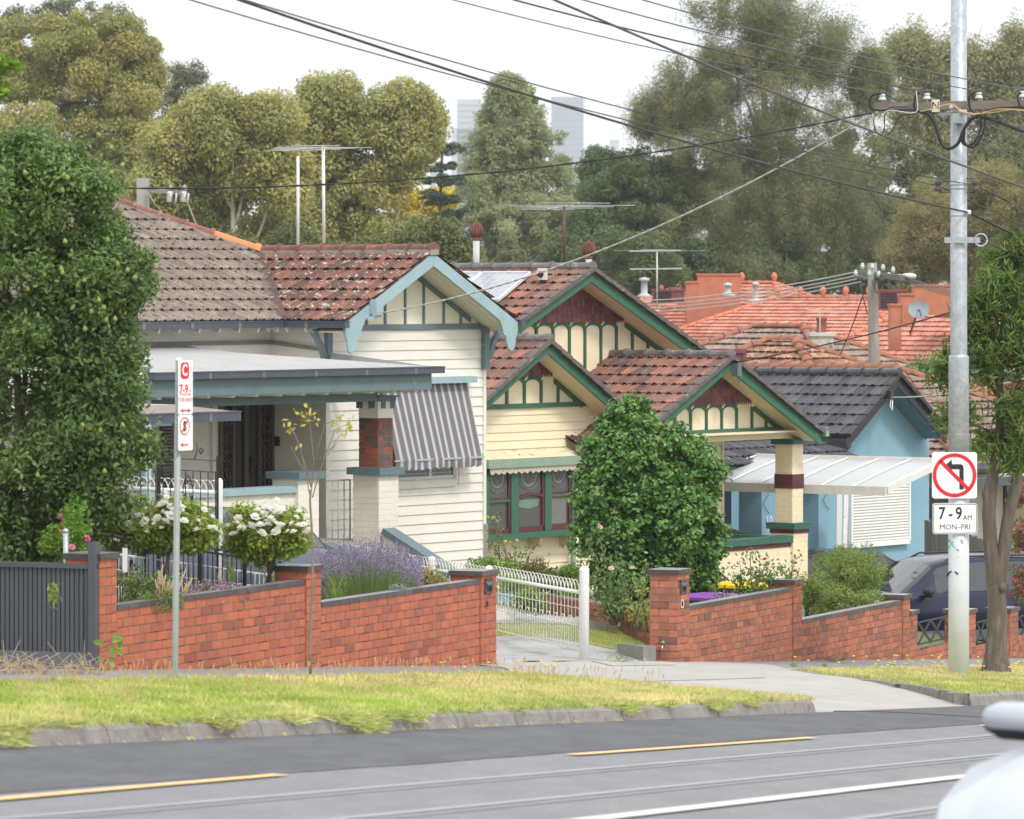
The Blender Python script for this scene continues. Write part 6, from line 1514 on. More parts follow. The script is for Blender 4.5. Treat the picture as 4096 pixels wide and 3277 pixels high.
# hanging cable loops
m=MB(); M_cab=P('cable_black',(.018,.018,.02),.5)
def loop(pts,r,d=.32,mi=0):
    P_=[PX(3300+x/2.155,200+y/2.155,d) for x,y in pts]; out=[]
    for i in range(len(P_)-1):
        p0=P_[max(i-1,0)];p1=P_[i];p2=P_[i+1];p3=P_[min(i+2,len(P_)-1)]
        for k in range(5):
            t=k/5; out.append(.5*((2*p1)+(p2-p0)*t+(2*p0-5*p1+4*p2-p3)*t*t+(3*p1-p0-3*p2+p3)*t**3))
    out.append(P_[-1]); m.tube(out,r,6,mi)
loop([(860,540),(910,570),(950,640),(985,760),(1030,835),(1085,848),(1150,800),(1200,680),(1260,600),(1330,575),(1440,600),(1716,705)],.022)
loop([(1340,580),(1345,680),(1290,790),(1230,825),(1180,790),(1200,700)],.014); loop([(1380,560),(1370,680),(1310,810),(1250,840),(1200,790),(1205,700)],.014)
loop([(480,380),(410,390),(385,460),(420,515),(560,520),(720,515),(800,530)],.014); loop([(820,370),(780,400),(770,500),(830,540),(870,540)],.014); loop([(1290,370),(1245,400),(1250,500),(1320,560),(1440,590)],.014); loop([(1690,370),(1660,400),(1680,480),(1716,510)],.014)
loop([(410,560),(430,680),(470,730),(510,690),(515,560),(560,500),(720,490)],.007); loop([(520,735),(580,700),(640,580),(780,550)],.007); loop([(1380,560),(1450,510),(1716,490)],.014)
loop([(820,530),(940,505),(1080,465),(1180,520),(1300,555),(1500,510),(1716,520)],.005,.34,1); loop([(900,520),(1000,480),(1100,475),(1200,540),(1400,545),(1600,515),(1716,525)],.005,.34,1); loop([(410,555),(405,680),(450,735),(490,650),(500,570),(560,520),(780,540),(790,400),(780,340)],.006,.34,2)
m.build('cable_loops',[M_cab,P('cable_orange',(.65,.42,.2),.6),P('cable_white',(.6,.6,.58),.6)],bp)
# overhead lines
def wire(label,a,b,sag,r=.009,mat=None,group=None,name='overhead_wire',twist=0):
    m=MB(); P_=catenary(a,b,sag,40 if twist else 24)
    if twist:
        n=len(P_)*8
        for ph in range(2):
            Q=[]
            for i in range(n):
                f=i/(n-1); q=Vector(a).lerp(Vector(b),f)-Vector((0,0,sag*4*f*(1-f))); t=f*(Vector(b)-Vector(a)).length/twist*2*math.pi+ph*math.pi; Q.append(q+Vector((math.cos(t)*r*.8,0,math.sin(t)*r*.8)))
            m.tube(Q,r,4)
    else: m.tube(P_,r,6)
    return tag(m.build(name,mat or M_cab),label,'wire',group)
M_wg=P('wire_green',(.055,.085,.07),.5)
def along(q,L,dz): return q-Wd*L+Vector((0,0,dz))
names=['outermost','second','third','last']
for i,q in enumerate(ins):
    wire(['thin power line leaving the crossarm end insulator nearest the houses, towards the sky','dark power line from the insulator left of the steel pole shaft to the top edge','green power line from the insulator just right of the steel pole','green power line from the insulator at the right edge, highest of the wires'][i],q,along(q,42,2.75),.55,[.006,.009,.007,.007][i],M_wg if i!=1 else M_cab,'power lines running up the street','power_line')
    wire(['power line descending right behind the pole from the end insulator nearest the houses','power line descending right from the insulator left of the steel pole shaft','power line descending right from the insulator just right of the steel pole','power line descending right from the insulator at the right edge'][i],q,q+Wd*42-Vector((0,0,3.1)),.5,.008,M_wg,'power lines running down the street','power_line')
for q,lab in ((lins[0],'thin line to the left brown spool insulator low on the steel pole'),(lins[1],'thin line to the right brown spool insulator low on the steel pole')):
    wire(lab,q,along(q,42,3.3),.5,.006,M_cab,'low lines on spool insulators','power_line'); wire(lab.replace('line to','line leaving right from'),q,q+Wd*42-Vector((0,0,3.3)),.5,.007,M_cab,'low lines on spool insulators','power_line')
q=PX(3872,850,0); wire('thick black telephone cable running from the upper left to the steel pole strap',q,along(q,42,4.0),.5,.012,M_cab); wire('thick black telephone cable continuing right below the steel pole strap',q,q+Wd*42-Vector((0,0,4.2)),.3,.014,M_cab)
a=at(2300,-20,47.); b=at(4110,740,58.); d=(a-b); wire('thick grey cable passing diagonally in front of the steel pole crossarm',b-d*.15,a+d*.6,.15,.012,P('cable_grey',(.09,.08,.08),.6))
sv=PX(3482,462,.3); wire('white twisted service cable from the steel pole to the cream house gable',sv,SERV1,.35,.008,P('cable_pale',(.50,.48,.43),.6),twist=.5,name='service_cable')
m_=wire('black twisted cable from the steel pole to the far left behind the fruit tree',sv+Vector((0,0,.03)),at(250,748,58),.30,.007,M_cab,twist=.6,name='service_cable')
wire('black service cable rising right from the green porch gable',SERV2,at(4300,1090,72),.12,.012,M_cab,name='service_cable')
p,z=H3.hit(3560,1590,.62); wire('short white service cable at the blue house gable',H3.pt(p,z,.62),at(4150,1500,82),.1,.014,P('cable_pale',(.50,.48,.43),.6),name='service_cable')
m=MB(); m.pbox(H3,p-.08,p+.06,z-.02,z+.13,.54,.68); m.tube([H3.pt(p,z,.64),H3.pt(p-.03,z-.18,.64),H3.pt(p+.05,z-.26,.64),H3.pt(p+.06,z-.05,.64)],.012,5,1); m.build('service_box',[M_dk,M_wp],h3)
wire('guy wire from the ring bracket of the steel pole to the right',c,c+Vector((4.5,1.,-1.6)),.1,.009,M_cab,name='guy_wire')
# no-parking sign on its leaning pole
s_,t_=gp(699,2730); PS=ST(s_,t_); Ys=PS.y; topz=at(0,1440,Ys).z; lean=(at(715,1440,Ys).x-PS.x)
sp_=thing('parking_sign',PS,'leaning grey steel post with white and red clearway parking signs','sign')
m=MB(); m.tube([PS-Vector((0,0,.3)),PS,Vector((PS.x+lean,PS.y,topz))],.028,16); m.lathe((PS.x+lean,PS.y,topz),[(.031,-.01),(.032,.0),(.02,.015),(.001,.02)],12,1); m.build('post',[P('post_grey_green',(.27,.30,.295),.55,.12,5.,metal=.2),M_sw],sp_)
QP=Pl((PS.x+lean*.9+.03,PS.y-.062,0),Vector((.587,.81,0)),Vector((.81,-.587,0)))
a,z1=QP.hit(713,1443); b,z0=QP.hit(771,1801); m=MB(); zm=QP.hit(740,1659)[1]
QS=lambda p,z:p
m.prism(QP,rrect(a,b,zm+.003,z1,.018),-.002,.0); c1=m.build('clearway_plate',M_sw,sp_); m=MB(); m.prism(QP,rrect(a,b,z0,zm-.003,.018),-.002,.0); c2=m.build('no_standing_plate',M_sw,sp_)
w=b-a; c=(a+b)/2; zz=lambda y:QP.hit(740,y)[1]
m=MB(); zc=zz(1483); hh=(zz(1450)-zz(1517))/2
P_=[]
for k in range(40):
    t=2*math.pi*k/40; ct,st_=math.cos(t),math.sin(t); P_.append((c-.01+w*.29*math.copysign(abs(ct)**.45,ct),zc+hh*math.copysign(abs(st_)**.55,st_)))
m.prism(QP,P_,.0,.002); textm(m,'7-9',QP,c-.025,zz(1558),.105,.002,0,sx=.85,bold=.003); textm(m,'AM',QP,c+.055,zz(1565),.03,.002,0,sx=.8); textm(m,'MON\u2013FRI',QP,c,zz(1579),.034,.002,0,sx=1.05); textm(m,'TOW AWAY',QP,c,zz(1601),.055,.002,0,sx=.60,bold=.0)
def arrow(m,z,a0,a1,both):
    m.prism(QP,[(a0,z-.006),(a1,z-.006),(a1,z+.006),(a0,z+.006)],.0,.002)
    for e,sg in ((a0,1),)+(((a1,-1),) if both else ()): m.prism(QP,[(e-sg*.012,z),(e+sg*.03,z+.02),(e+sg*.022,z),(e+sg*.03,z-.02)][::sg],.0,.0025)
arrow(m,zz(1643),c-.06,c+.06,True); m.build('red_markings',M_sr,c1); m=MB(); textm(m,'C',QP,c-.012,zc,.14,.003,0,sx=.75,bold=.004); m.build('white_letter',M_sw,c1)
m=MB(); textm(m,'S',QP,c-.012,zz(1707),.115,.002,0,sx=.75,bold=.006); m.build('black_letter',M_sb,c2)
m=MB(); zc=zz(1705); ringface(m,QP,c-.012,zc,.068,.078,.003,0,28,sx=.85); m.bar(QP.pt(c-.05,zc-.05,.003),QP.pt(c+.03,zc+.05,.003),.010,.003,up=QP.n); arrow(m,zz(1780),c-.06,c+.04,False); m.build('red_markings',M_sr,c2)
# far wooden pole
q=at(3497,1480,108); wp_=thing('wooden_pole',q-Vector((0,0,3)),'weathered wooden power pole with crowded white insulators in front of the orange roof','pole')
m=MB(); m.tube([q-Vector((0,0,3)),at(3497,1480,108),at(3489,1052,108)],[.15,.13,.105],12); m.build('shaft',P('wood_pole',(.25,.23,.20),.9,.2,6.,stretch=(3,3,.3)),wp_)
m=MB(); m.bar(at(3432,1092,109.2),at(3610,1112,106.2),.1,.12); m.bar(at(3440,1100,109.6),at(3600,1118,106.8),.08,.1); m.bar(at(3488,1120,107.8),at(3508,1175,107.8),.03); m.build('crossarm',P('arm_wood',(.16,.14,.115),.9),wp_)
m=MB()
for x,y in ((3450,1060),(3489,1062),(3532,1066),(3572,1075),(3423,1088),(3478,1090),(3515,1092),(3556,1098),(3597,1104)):
    m.lathe(at(x,y+8,107.5),[(.03,-.05),(.045,0),(.05,.03),(.03,.05),(.04,.07),(.015,.09)],8)
m.build('insulators',P('insulator_glass',(.50,.60,.60),.2),wp_)
m=MB()
for x,y in ((3443,1115),(3535,1125),(3575,1132),(3455,1120)): m.lathe(at(x,y,107.3),[(.04,-.05),(.09,0),(.07,.05),(.02,.08)],8)
m.tube([at(3436,1110,107),at(3450,1180,107),at(3468,1252,107)],.012,5); m.build('fuse_boxes',P('fuse_dark',(.06,.06,.065),.5),wp_)
m=MB(); m.tube([at(3600,1105,106.6),at(3625,1098,106.4)],.03,6); c=at(3640,1105,106.4); m.lathe(c-Vector((0,0,.04)),[(.05,-.02),(.13,.0),(.15,.05),(.1,.09),(.02,.11)],12); m.build('street_lamp',P('lamp_white',(.6,.6,.6),.5),wp_)
for k,(y0,y1) in enumerate(((1088,1192),(1102,1210),(1114,1225),(1128,1240))):
    wire(['top','second','third','lowest'][k]+' of the four pale wires running left from the wooden pole',at(3425+k*6,y0,108),at(2300,y1+8,150),.25,.016,P('wire_pale',(.42,.42,.41),.6),'pale wires from the wooden pole')
    wire(['top','second','third','lowest'][k]+' of the four wires running right from the wooden pole',at(3590+k*4,1096+k*7,107),at(4250,1195+k*12,95),.2,.010,M_wg,'wires right of the wooden pole')
wire('thin dark wire dropping from the wooden pole to the chimney roof',at(3470,1120,107),at(3360,1420,112),.1,.014,M_cab)
# concrete pole behind the first roof
q=at(572,860,90); cp2=thing('concrete_pole',q-Vector((0,0,5)),'square topped grey pole with two fuse insulators behind the lichen covered roof','pole')
m=MB(); t=at(572,716,90); m.bar(q-Vector((0,0,5)),t,.22,.22); m.bar(t-Vector((0,0,.02)),t+Vector((0,0,.01)),.2,.2); m.build('shaft',P('pole_concrete',(.36,.34,.32),.9),cp2)
m=MB(); m.bar(at(596,762,89.8),at(728,772,89),.07,.07); m.tube([at(598,780,89.9),at(625,830,89.9)],.015,5); m.build('arm',P('arm_grey',(.3,.29,.28),.8),cp2)
for x,xr in ((682,706),(738,754)):
    m=MB(); m.tube([at(x-6,806,89),at(x,764,89)],.045,10); m.lathe(at(x+1,764,89),[(.05,0),(.055,.04),(.03,.09),(.005,.12)],10,1)
    for k in range(5): m.lathe(at(x-6,806-k*8,89),[(.045,-.008),(.06,.0),(.045,.008)],10)
    m.tube([at(xr-4,818,89),at(xr,772,89)],.018,6); m.build('fuse_insulator',[P('fuse_white',(.55,.55,.55),.4),P('fuse_cap_grey',(.25,.26,.28),.5)],cp2)
m=MB(); m.lathe(at(425,755,88),[(.08,-.1),(.08,0),(.03,.03)],10); tag(m.build('roof_vent',P('vent_white',(.45,.47,.48),.6)),'small white vent showing through the fruit tree','vent')
# ================================================================ cars
def car(name,label,loc,head,col,L=4.4,W=1.74,Hh=1.55,wagon=True,parts=True,rails=False,hoodh=.93,cladd=None):
    """lofted body: x forwards, stations (x, sill z, belt z, belt half width, roof z, roof half width)"""
    head=Vector((head[0],head[1],0)).normalized(); lft=Vector((-head.y,head.x,0)); loc=Vector(loc); t=thing(name,loc,label,'car')
    g=lambda x,y,z:loc+head*x+lft*y+Vector((0,0,z)); h=L/2; w=W/2
    belt=hoodh
    if wagon: S=[(-h,.55,.62,.60*W/1.74,.66,.55),(-h+.04,.30,.98,.80,.99,.74),(-h+.12,.27,1.03,.83,1.05,.78),(-h+.38,.26,1.03,.855,1.46,.60),(-h+.62,.26,1.02,.86,1.53,.63),(-.35,.25,1.0,w,1.55,.66),(.30,.25,.99,w,1.52,.66),(.62,.25,.98,w,1.44,.63),(1.22,.25,.96,.86,1.0,.74),(1.6,.25,.93,.84,.955,.7),(2.0,.28,.84,.78,.87,.6),(h-.04,.33,.74,.68,.76,.5),(h,.42,.62,.6,.64,.45)]
    else: S=[(-h,.55,.80,.60,.84,.55),(-h+.06,.30,.98,.76,1.0,.7),(-h+.2,.27,1.0,.82,1.06,.76),(-h+.75,.26,1.0,.85,1.38,.60),(-h+1.2,.26,.98,.86,1.44,.62),(0,.25,.97,w,1.46,.63),(.45,.25,.96,w,1.38,.60),(1.15,.25,.94,.86,.98,.74),(1.55,.25,.90,.84,.93,.7),(1.9,.28,.80,.77,.84,.6),(h-.04,.33,.70,.68,.73,.5),(h,.42,.6,.6,.62,.45)]
    sz=Hh/1.55
    B=MB(); G=MB()
    def ring(s):
        x,zs_,zb_,wb,zr_,wr=s; return [(x,0,zs_),(x,wb*.9,zs_),(x,wb*1.0,zs_+.12),(x,wb*1.01,(zs_+zb_)/2+.05),(x,wb,zb_-.06),(x,wb*.965,zb_),(x,wb*.955,zb_+.01),(x,wr+.04,zr_-.06),(x,wr-.03,zr_-.01),(x,wr*.6,zr_+.01),(x,0,zr_+.018)]
    Rg=[ring(s) for s in S]; k=len(Rg[0]); nc=0
    for sg in (1,-1):
        for i in range(len(S)-1):
            cab=S[i][4]-S[i][2]>.2 and S[i+1][4]-S[i+1][2]>.2; scr=(S[i][4]-S[i][2]>.2)!=(S[i+1][4]-S[i+1][2]>.2)
            for j in range(k-1):
                q=[Rg[i][j],Rg[i+1][j],Rg[i+1][j+1],Rg[i][j+1]]; q=[g(x,y*sg,z*sz) for x,y,z in q]
                if sg<0: q=q[::-1]
                gl_=(j==6 and cab) or (scr and j>=7) or (j==6 and scr and False)
                n=len(B.v); B.v.extend(tuple(v) for v in q); B.face([n,n+1,n+2,n+3],1 if gl_ and not parts else 0,.5,True)
                if gl_ and parts:
                    c=sum(q,Vector())/4; nn=(q[1]-q[0]).cross(q[3]-q[0]).normalized()
                    if nn.dot(c-g(0,0,.8))<0: nn=-nn
                    ins_=.93 if not scr else 1.0
                    G.poly([c+(v-c)*Vector((1,1,1)).x*ins_+nn*.006 for v in q])
    for r_,o in ((Rg[0],1),(Rg[-1],-1)):
        B.poly([g(x,y,z*sz) for x,y,z in r_]+[g(x,-y,z*sz) for x,y,z in reversed(r_)])
    # merge for smooth shading
    body=B.build('body',[col,M_gd],t); bm_=None
    import bmesh as _b
    bb=_b.new(); bb.from_mesh(body.data); _b.ops.remove_doubles(bb,verts=bb.verts,dist=.0005); bb.to_mesh(body.data); bb.free()
    if not parts: return t,g
    glm=P('car_glass',(.022,.028,.032),.04,.1,1.,spec=1.); G.build('windows',glm,t)
    M_tyre=P('tyre',(.02,.02,.02),.8); M_rim=P('rim',(.35,.36,.38),.35,.1,3.,metal=.6); M_trim=P('car_trim',(.025,.025,.028),.5)
    for x in (h-.85,-h+.78):
        for sg in (1,-1):
            c=g(x,sg*(w-.09),.31); m=MB(); m.tube([c-lft*sg*.1,c+lft*sg*.1],.31,24); wl=m.build('wheel',M_tyre,t)
            m=MB(); m.tube([c+lft*sg*.085,c+lft*sg*.108],.20,16); m.build('rim',M_rim,wl)
            m=MB(); m.tube([c-lft*sg*.05,c+lft*sg*.098],.36,24); m.build('wheel_arch',M_trim,t)
    for sg in (1,-1):
        m=MB(); a=g(.80,sg*(w+.02),1.0*sz); m.tube([a-lft*sg*.08,a+lft*sg*.05,a+lft*sg*.07],[.04,.04,.02],6); q=g(.83,sg*(w+.12),1.04*sz)
        m.hexa([q+head*x+lft*y+Vector((0,0,z)) for z in (-.07,-.03) for x,y in ((-.07,-.11),(.06,-.08),(.06,.10),(-.07,.12))]); m=MB(); m.tube([q-lft*.14,q-lft*.12,q-lft*.06,q+lft*.06,q+lft*.12,q+lft*.14],[.02,.045,.066,.068,.05,.02],14); mo=m.build('mirror',col if name!='blue_car' else M_trim,t); m=MB(); m.tube([q-lft*.13-Vector((0,0,.035)),q-lft*.06-Vector((0,0,.035)),q+lft*.06-Vector((0,0,.035)),q+lft*.13-Vector((0,0,.035))],[.02,.052,.054,.02],12); m.build('mirror_base',M_trim,mo)
        m=MB(); 
        for x in (.05,-.85): q=g(x,sg*(w*1.012),.80*sz); m.hexa([q+head*a+lft*b*sg+Vector((0,0,z)) for z in (-.018,.018) for a,b in ((-.09,0),(.09,0),(.09,.03),(-.09,.03))])
        m.build('door_handle',M_trim,t)
        m=MB(); q=g(h-.22,sg*.60,.66*sz); m.tube([q+head*-.15+lft*sg*.10,q,q+head*.16-lft*sg*.08],[.06,.085,.06],10); m.build('headlight',P('lamp_clear',(.7,.72,.75),.1),t)
        m=MB(); q=g(-h+.05,sg*.70,.82*sz); m.hexa([q+head*x+lft*y*sg+Vector((0,0,z)) for z in (-.12,.13) for x,y in ((-.03,-.06),(.16,.06),(.16,.1),(-.03,.03))]); m.build('tail_light',P('lamp_red',(.45,.02,.03),.15),t)
        if rails: m=MB(); m.tube([g(-1.6,sg*.6,1.50*sz),g(-1.5,sg*.6,1.56*sz),g(.2,sg*.6,1.56*sz),g(.35,sg*.6,1.49*sz)],.018,6); m.build('roof_rail',M_trim,t)
        for xp in ((-1.52,-.62,.32) if wagon else (-.5,)):
            m=MB(); m.bar(g(xp-.02,sg*(w*.962),.98*sz),g(xp-.05,sg*.665,(1.49 if wagon else 1.41)*sz),.055,.03,up=lft); m.build('pillar',M_trim if xp!=-.6 else M_trim,t)
        if cladd: m=MB(); m.hexa([g(x,y*sg,z) for z in (.26,.42) for x,y in ((-h+.3,w+.012),(h-.5,w+.012),(h-.5,w-.1),(-h+.3,w-.1))]); m.build('side_cladding',cladd,t)
    return t,g
M_cb=P('car_blue',(.006,.010,.036),.2,.06,2.,spec=.45); M_cs=P('car_silverblue',(.085,.10,.145),.3,.05,2.,metal=.2); M_cw=P('car_white',(.42,.45,.50),.25,.03,2.); M_ck=P('car_black',(.03,.03,.034),.3)
def carground(p): return Vector((p.x,p.y,GZ(p.x,p.y)+.05))
# dark blue wagon: roof line at photo y 2200
q=at(3790,2208,77.); zc_=q.z-1.60
bc,_=car('blue_car','dark blue station wagon with roof rails parked nose left behind the lattice fence',(q.x,q.y,zc_),(-.93,-.37),M_cb,4.45,1.74,1.55,True,True,True,cladd=P('cladding_grey',(.10,.115,.15),.6))
m=MB(); a=at(3560,2300,81.5)
q=at(3215,2185,88.5); car('dark_car','dark car with pale windscreen parked under the white carport behind the shrubs',(q.x,q.y,q.z-1.45),(-.84,-.54),M_ck,4.3,1.7,1.46,False,True)
q=at(4200,2250,83.); car('pale_car','pale car at the right edge behind the blue wagon',(q.x+.9,q.y+2.5,q.z-1.5),(-.84,-.54),P('car_pale',(.5,.53,.55),.3),4.3,1.7,1.5,False,True)
q=at(740,2035,61.5); car('silver_car','silver blue hatchback parked behind the white roses with red tail light',(q.x-.3,q.y,q.z-1.5),(-.86,.50),M_cs,4.2,1.7,1.52,True,True)
# white car in the lane at the lower right corner, out of focus
hd_=Vector((-.56,-.83,0)).normalized(); lf_=Vector((-hd_.y,hd_.x,0)); q=at(4008,2838,19.5)
lc=q-hd_*.83+lf_*(.87+.18)-Vector((0,0,1.04)); car('white_car','white car cut off at the lower right corner with pale wing mirror',lc,hd_,M_cw,4.3,1.74,1.5,False,True)
# ================================================================ trees and plants
M_bark=P('bark_grey',(.17,.14,.115),.95,.3,6.,bump=.6,bscale=20,stretch=(3,3,.6)); M_barkp=P('bark_pale',(.40,.34,.27),.9,.3,2.,dirt=(.2,.16,.13),dscale=2.,dthr=(.5,.65)); M_twig=P('twig_brown',(.16,.12,.09),.9,.2,5.)
def El(x,y,Y,rx,ry,rd=None,w=1.): k=Y/F; return (at(x,y,Y),(rx*k,(rd if rd else (rx+ry)/2*k),ry*k),w)
def tree(name,label,cat,base,Yb,big,nc,cr,nl,leaf,mats,trunk=None,r0=.2,targets=(),mb=None,group=None,asp=.8,nb=.45,droop=0.,simple=True,shell=(.72,1.02),inner=.25,flat=.8,ground=None,lshell=(.55,1.05),cname='crown',spray=0,ss=.3,sz=1.6,shoot=.12):
    b=at(base[0],base[1],Yb); 
    b.z=min(b.z,GZ(b.x,b.y)+.0) if ground is None else ground
    t=thing(name,b,label,cat,group)
    C,NN,TT=crown(big,nc,cr,nl,shell,inner=inner,flat=flat,lshell=lshell,spray=spray,ss=ss,sz=sz,shoot=shoot)
    leafmesh(cname,C,leaf,mats,t,TT,asp,NN,nb,droop,simple)
    if trunk:
        m=MB(); top=at(trunk[0],trunk[1],Yb if len(trunk)<3 else trunk[2]); limbs(m,b-Vector((0,0,.2)),top,r0,[(at(*tg[:3]),tg[3],tg[4]) for tg in targets],r1f=.3); m.build('trunk',mb or M_bark,t)
    return t
G_pt='trees on the skyline behind the roofs'
M_euc=leafm('leaf_eucalypt',(.20,.25,.07),(.52,.45,.15),.4); M_euc2=leafm('leaf_eucalypt_pale',(.24,.29,.10),(.56,.50,.18),.4); M_feath=leafm('leaf_feathery',(.13,.155,.08),(.22,.24,.12))
M_con=leafm('leaf_conical',(.25,.30,.14),(.50,.53,.29),.45); M_dark=leafm('leaf_dark',(.075,.125,.045),(.17,.23,.085),.4); M_she=leafm('leaf_sheoak',(.15,.175,.075),(.34,.34,.155),.45); M_olv=leafm('leaf_olive',(.19,.21,.08),(.40,.35,.15),.4); M_yel2=leafm('leaf_yellow',(.62,.50,.03),(.75,.62,.06)); M_brn=leafm('leaf_brownish',(.24,.26,.10),(.44,.40,.21),.4)
tree('eucalyptus_tree','huge rounded eucalyptus with orange tinged foliage at the top left','tree',(250,1400),230,[El(180,420,230,230,330),El(440,330,230,170,240),El(330,200,230,190,140),El(80,250,232,150,150),El(520,520,229,100,190),El(250,700,228,330,220),El(470,640,228,120,130),El(100,640,226,220,220),El(560,300,231,50,110),El(430,860,228,140,130)],330,.78,640,.19,M_euc,(250,600),.5,[(430,350,230,.6,.2),(100,300,230,.7,.2)],shell=(.8,1.0),flat=.75,nb=.5)
tree('feathery_tree','taller thin grey green tree rising behind the huge eucalyptus','tree',(300,1400),262,[El(120,60,262,120,70),El(300,25,262,110,60),El(450,90,262,70,70),El(490,160,262,50,60),El(40,110,262,60,50)],80,.5,110,.17,M_feath,(300,120),.25,[(140,60,262,.8,.07),(450,80,262,.8,.07)],lshell=(.2,1.1))
tree('feathery_tree','thin grey green tree in the gap right of the huge eucalyptus','tree',(690,1400),270,[El(690,330,270,80,70),El(760,300,270,60,50),El(660,450,270,70,90),El(720,430,270,60,60),El(640,600,270,60,100)],80,.5,120,.17,M_feath,(690,400),.25,[(760,280,270,.8,.07)],lshell=(.2,1.1))
tree('eucalyptus_tree','wide drooping eucalyptus with pale bare limbs left of the tall antenna','tree',(900,1500),190,[El(860,480,190,159,94),El(700,620,190,117,137),El(960,600,190,176,129),El(640,760,190,75,103),El(1080,480,190,92,77),El(850,800,191,134,94),El(1120,720,190,100,129),El(640,900,191,92,94),El(780,1000,193,168,111),El(1050,960,193,126,111)],250,.74,520,.19,M_euc2,(930,760),.28,[(700,690,189,.6,.09),(1120,660,189,.75,.10),(820,560,190,.95,.08),(1250,900,189,.5,.08),(650,860,188,.45,.08),(1010,560,190,.9,.07),(930,600,189,1.,.08)],M_barkp,droop=.5,lshell=(.6,1.05),flat=.85,inner=.18,shell=(.78,1.0),shoot=.12)
tree('eucalyptus_tree','drooping eucalyptus behind the tall antenna with golden tips','tree',(1400,1500),200,[El(1320,400,200,109,77),El(1610,420,200,100,77),El(1440,510,200,151,94),El(1620,560,200,92,111),El(1280,560,200,109,103),El(1330,740,200,142,103),El(1530,740,200,126,94),El(1400,900,200,201,103),El(1690,520,201,46,103),El(1260,900,201,92,120),El(1560,950,201,134,77)],250,.74,520,.19,M_euc2,(1400,800),.26,[(1280,880,199,.5,.1),(1420,930,198,.45,.1),(1200,960,198,.4,.09),(1600,840,198,.7,.09),(1500,620,199,.9,.09),(1700,800,199,.75,.06)],M_barkp,droop=.5,lshell=(.6,1.05),flat=.85,inner=.18,shell=(.78,1.0),shoot=.12)
tree('conical_tree','tall pale green conical tree in front of the city towers','tree',(2080,1500),260,[El(2030,400,260,58,90),El(2040,520,260,140,130),El(2060,660,260,210,160),El(2075,800,259,274,170),El(2090,950,258,315,180),El(2010,1060,258,269,120),El(2120,1080,258,257,110)],760,.5,360,.17,M_con,shell=(.72,1.0),flat=.85,spray=12,ss=.22,sz=1.,trunk=(2060,900))
tree('bright_green_tree','bright green pointed treetop at the peak of the conical tree','tree',(2080,1500),275,[El(2030,365,275,55,50),El(2060,420,275,75,60),El(2110,400,275,30,40)],40,.45,260,.17,leafm('leaf_bright',(.09,.19,.03),(.17,.31,.06)),trunk=(2060,430),r0=.15)
tree('cedar_tree','small dark layered cedar left of the conical tree','tree',(1760,1500),240,[El(1770,590,240,70,25),El(1740,660,240,85,25),El(1780,720,240,90,25),El(1750,790,240,95,28),El(1790,860,240,90,28),El(1750,930,240,110,35),El(1830,980,240,80,60)],140,.32,160,.12,leafm('leaf_cedar',(.045,.085,.05),(.11,.16,.095)),(1770,580),.2,flat=.4)
tree('yellow_shrub','bright yellow leaved tree showing between the dark trunks','tree',(1680,1500),290,[El(1600,800,290,70,50),El(1700,830,290,80,70),El(1650,910,290,110,70),El(1770,820,290,40,50)],70,.7,260,.22,M_yel2)
tree('dark_tree','dense dark green round tree right of the conical tree','tree',(2560,1500),245,[El(2520,760,245,150,150),El(2430,900,245,150,170),El(2620,900,244,170,190),El(2500,1050,213,230,140),El(2700,760,246,110,120),El(2400,700,247,80,90)],240,.6,480,.17,M_dark,(2540,900),shell=(.75,1.02))
tree('sheoak_tree','very tall dark wispy sheoak filling the sky behind the wires','tree',(3080,1500),245,[El(3050,60,246,270,100),El(3250,200,246,230,150),El(2950,260,246,260,110),El(2780,380,246,170,130),El(2640,470,246,120,90),El(3120,430,245,330,200),El(2900,600,245,330,170),El(3300,650,245,260,260),El(3000,820,244,420,190),El(3350,900,244,280,220),El(2850,980,244,330,170),El(3480,320,246,80,120),El(3150,1080,243,380,130)],900,.55,420,.20,M_she,(3050,300),.45,[(2700,440,245,.6,.12),(3300,250,245,.75,.12),(2900,200,245,.85,.1),(3380,800,244,.4,.12),(3500,1000,243,.3,.1),(3050,20,245,1.,.08)],asp=.3,droop=.5,lshell=(.2,1.15),shell=(.5,1.05),flat=1.2,inner=.3,spray=14,ss=.28,sz=1.4,shoot=.25)
tree('sparse_tree','sparse brownish tree with sky gaps behind the steel pole','tree',(3800,1500),280,[El(3640,200,280,90,110),El(3780,300,280,120,130),El(3900,280,280,110,110),El(4060,240,280,110,120),El(3680,430,280,120,120),El(3960,430,280,150,130),El(4120,480,280,100,150),El(3760,600,280,160,140),El(4000,700,280,170,160),El(3820,850,279,200,140)],700,.72,210,.20,M_brn,(3830,400),.28,[(3640,120,280,.9,.06),(3780,200,280,.95,.06),(3930,90,280,1.,.07),(4080,160,280,.85,.07),(3700,500,279,.6,.09),(4050,450,279,.65,.09),(3860,60,280,1.,.05)],M_barkp,lshell=(.15,1.2),shell=(.3,1.05),flat=1.1,spray=12,ss=.26,shoot=.2)
tree('olive_tree','olive brown bushy tree low behind the steel pole','tree',(3900,1500),220,[El(3720,900,220,120,190),El(3900,1000,220,170,200),El(4090,900,220,130,300),El(3640,1050,220,90,120),El(3980,800,221,130,130),El(4080,1250,220,120,220)],520,.6,330,.18,M_olv,(3900,900),.2,asp=.35,droop=.4,lshell=(.25,1.1))
tree('dark_tree','dark green trees massed low behind the orange roof','tree',(3000,1500),242,[El(2750,1080,242,200,120),El(3050,1080,243,230,120),El(3350,1100,243,230,120),El(3600,1120,243,180,120),El(2300,1060,240,120,120)],180,.7,420,.2,M_dark)
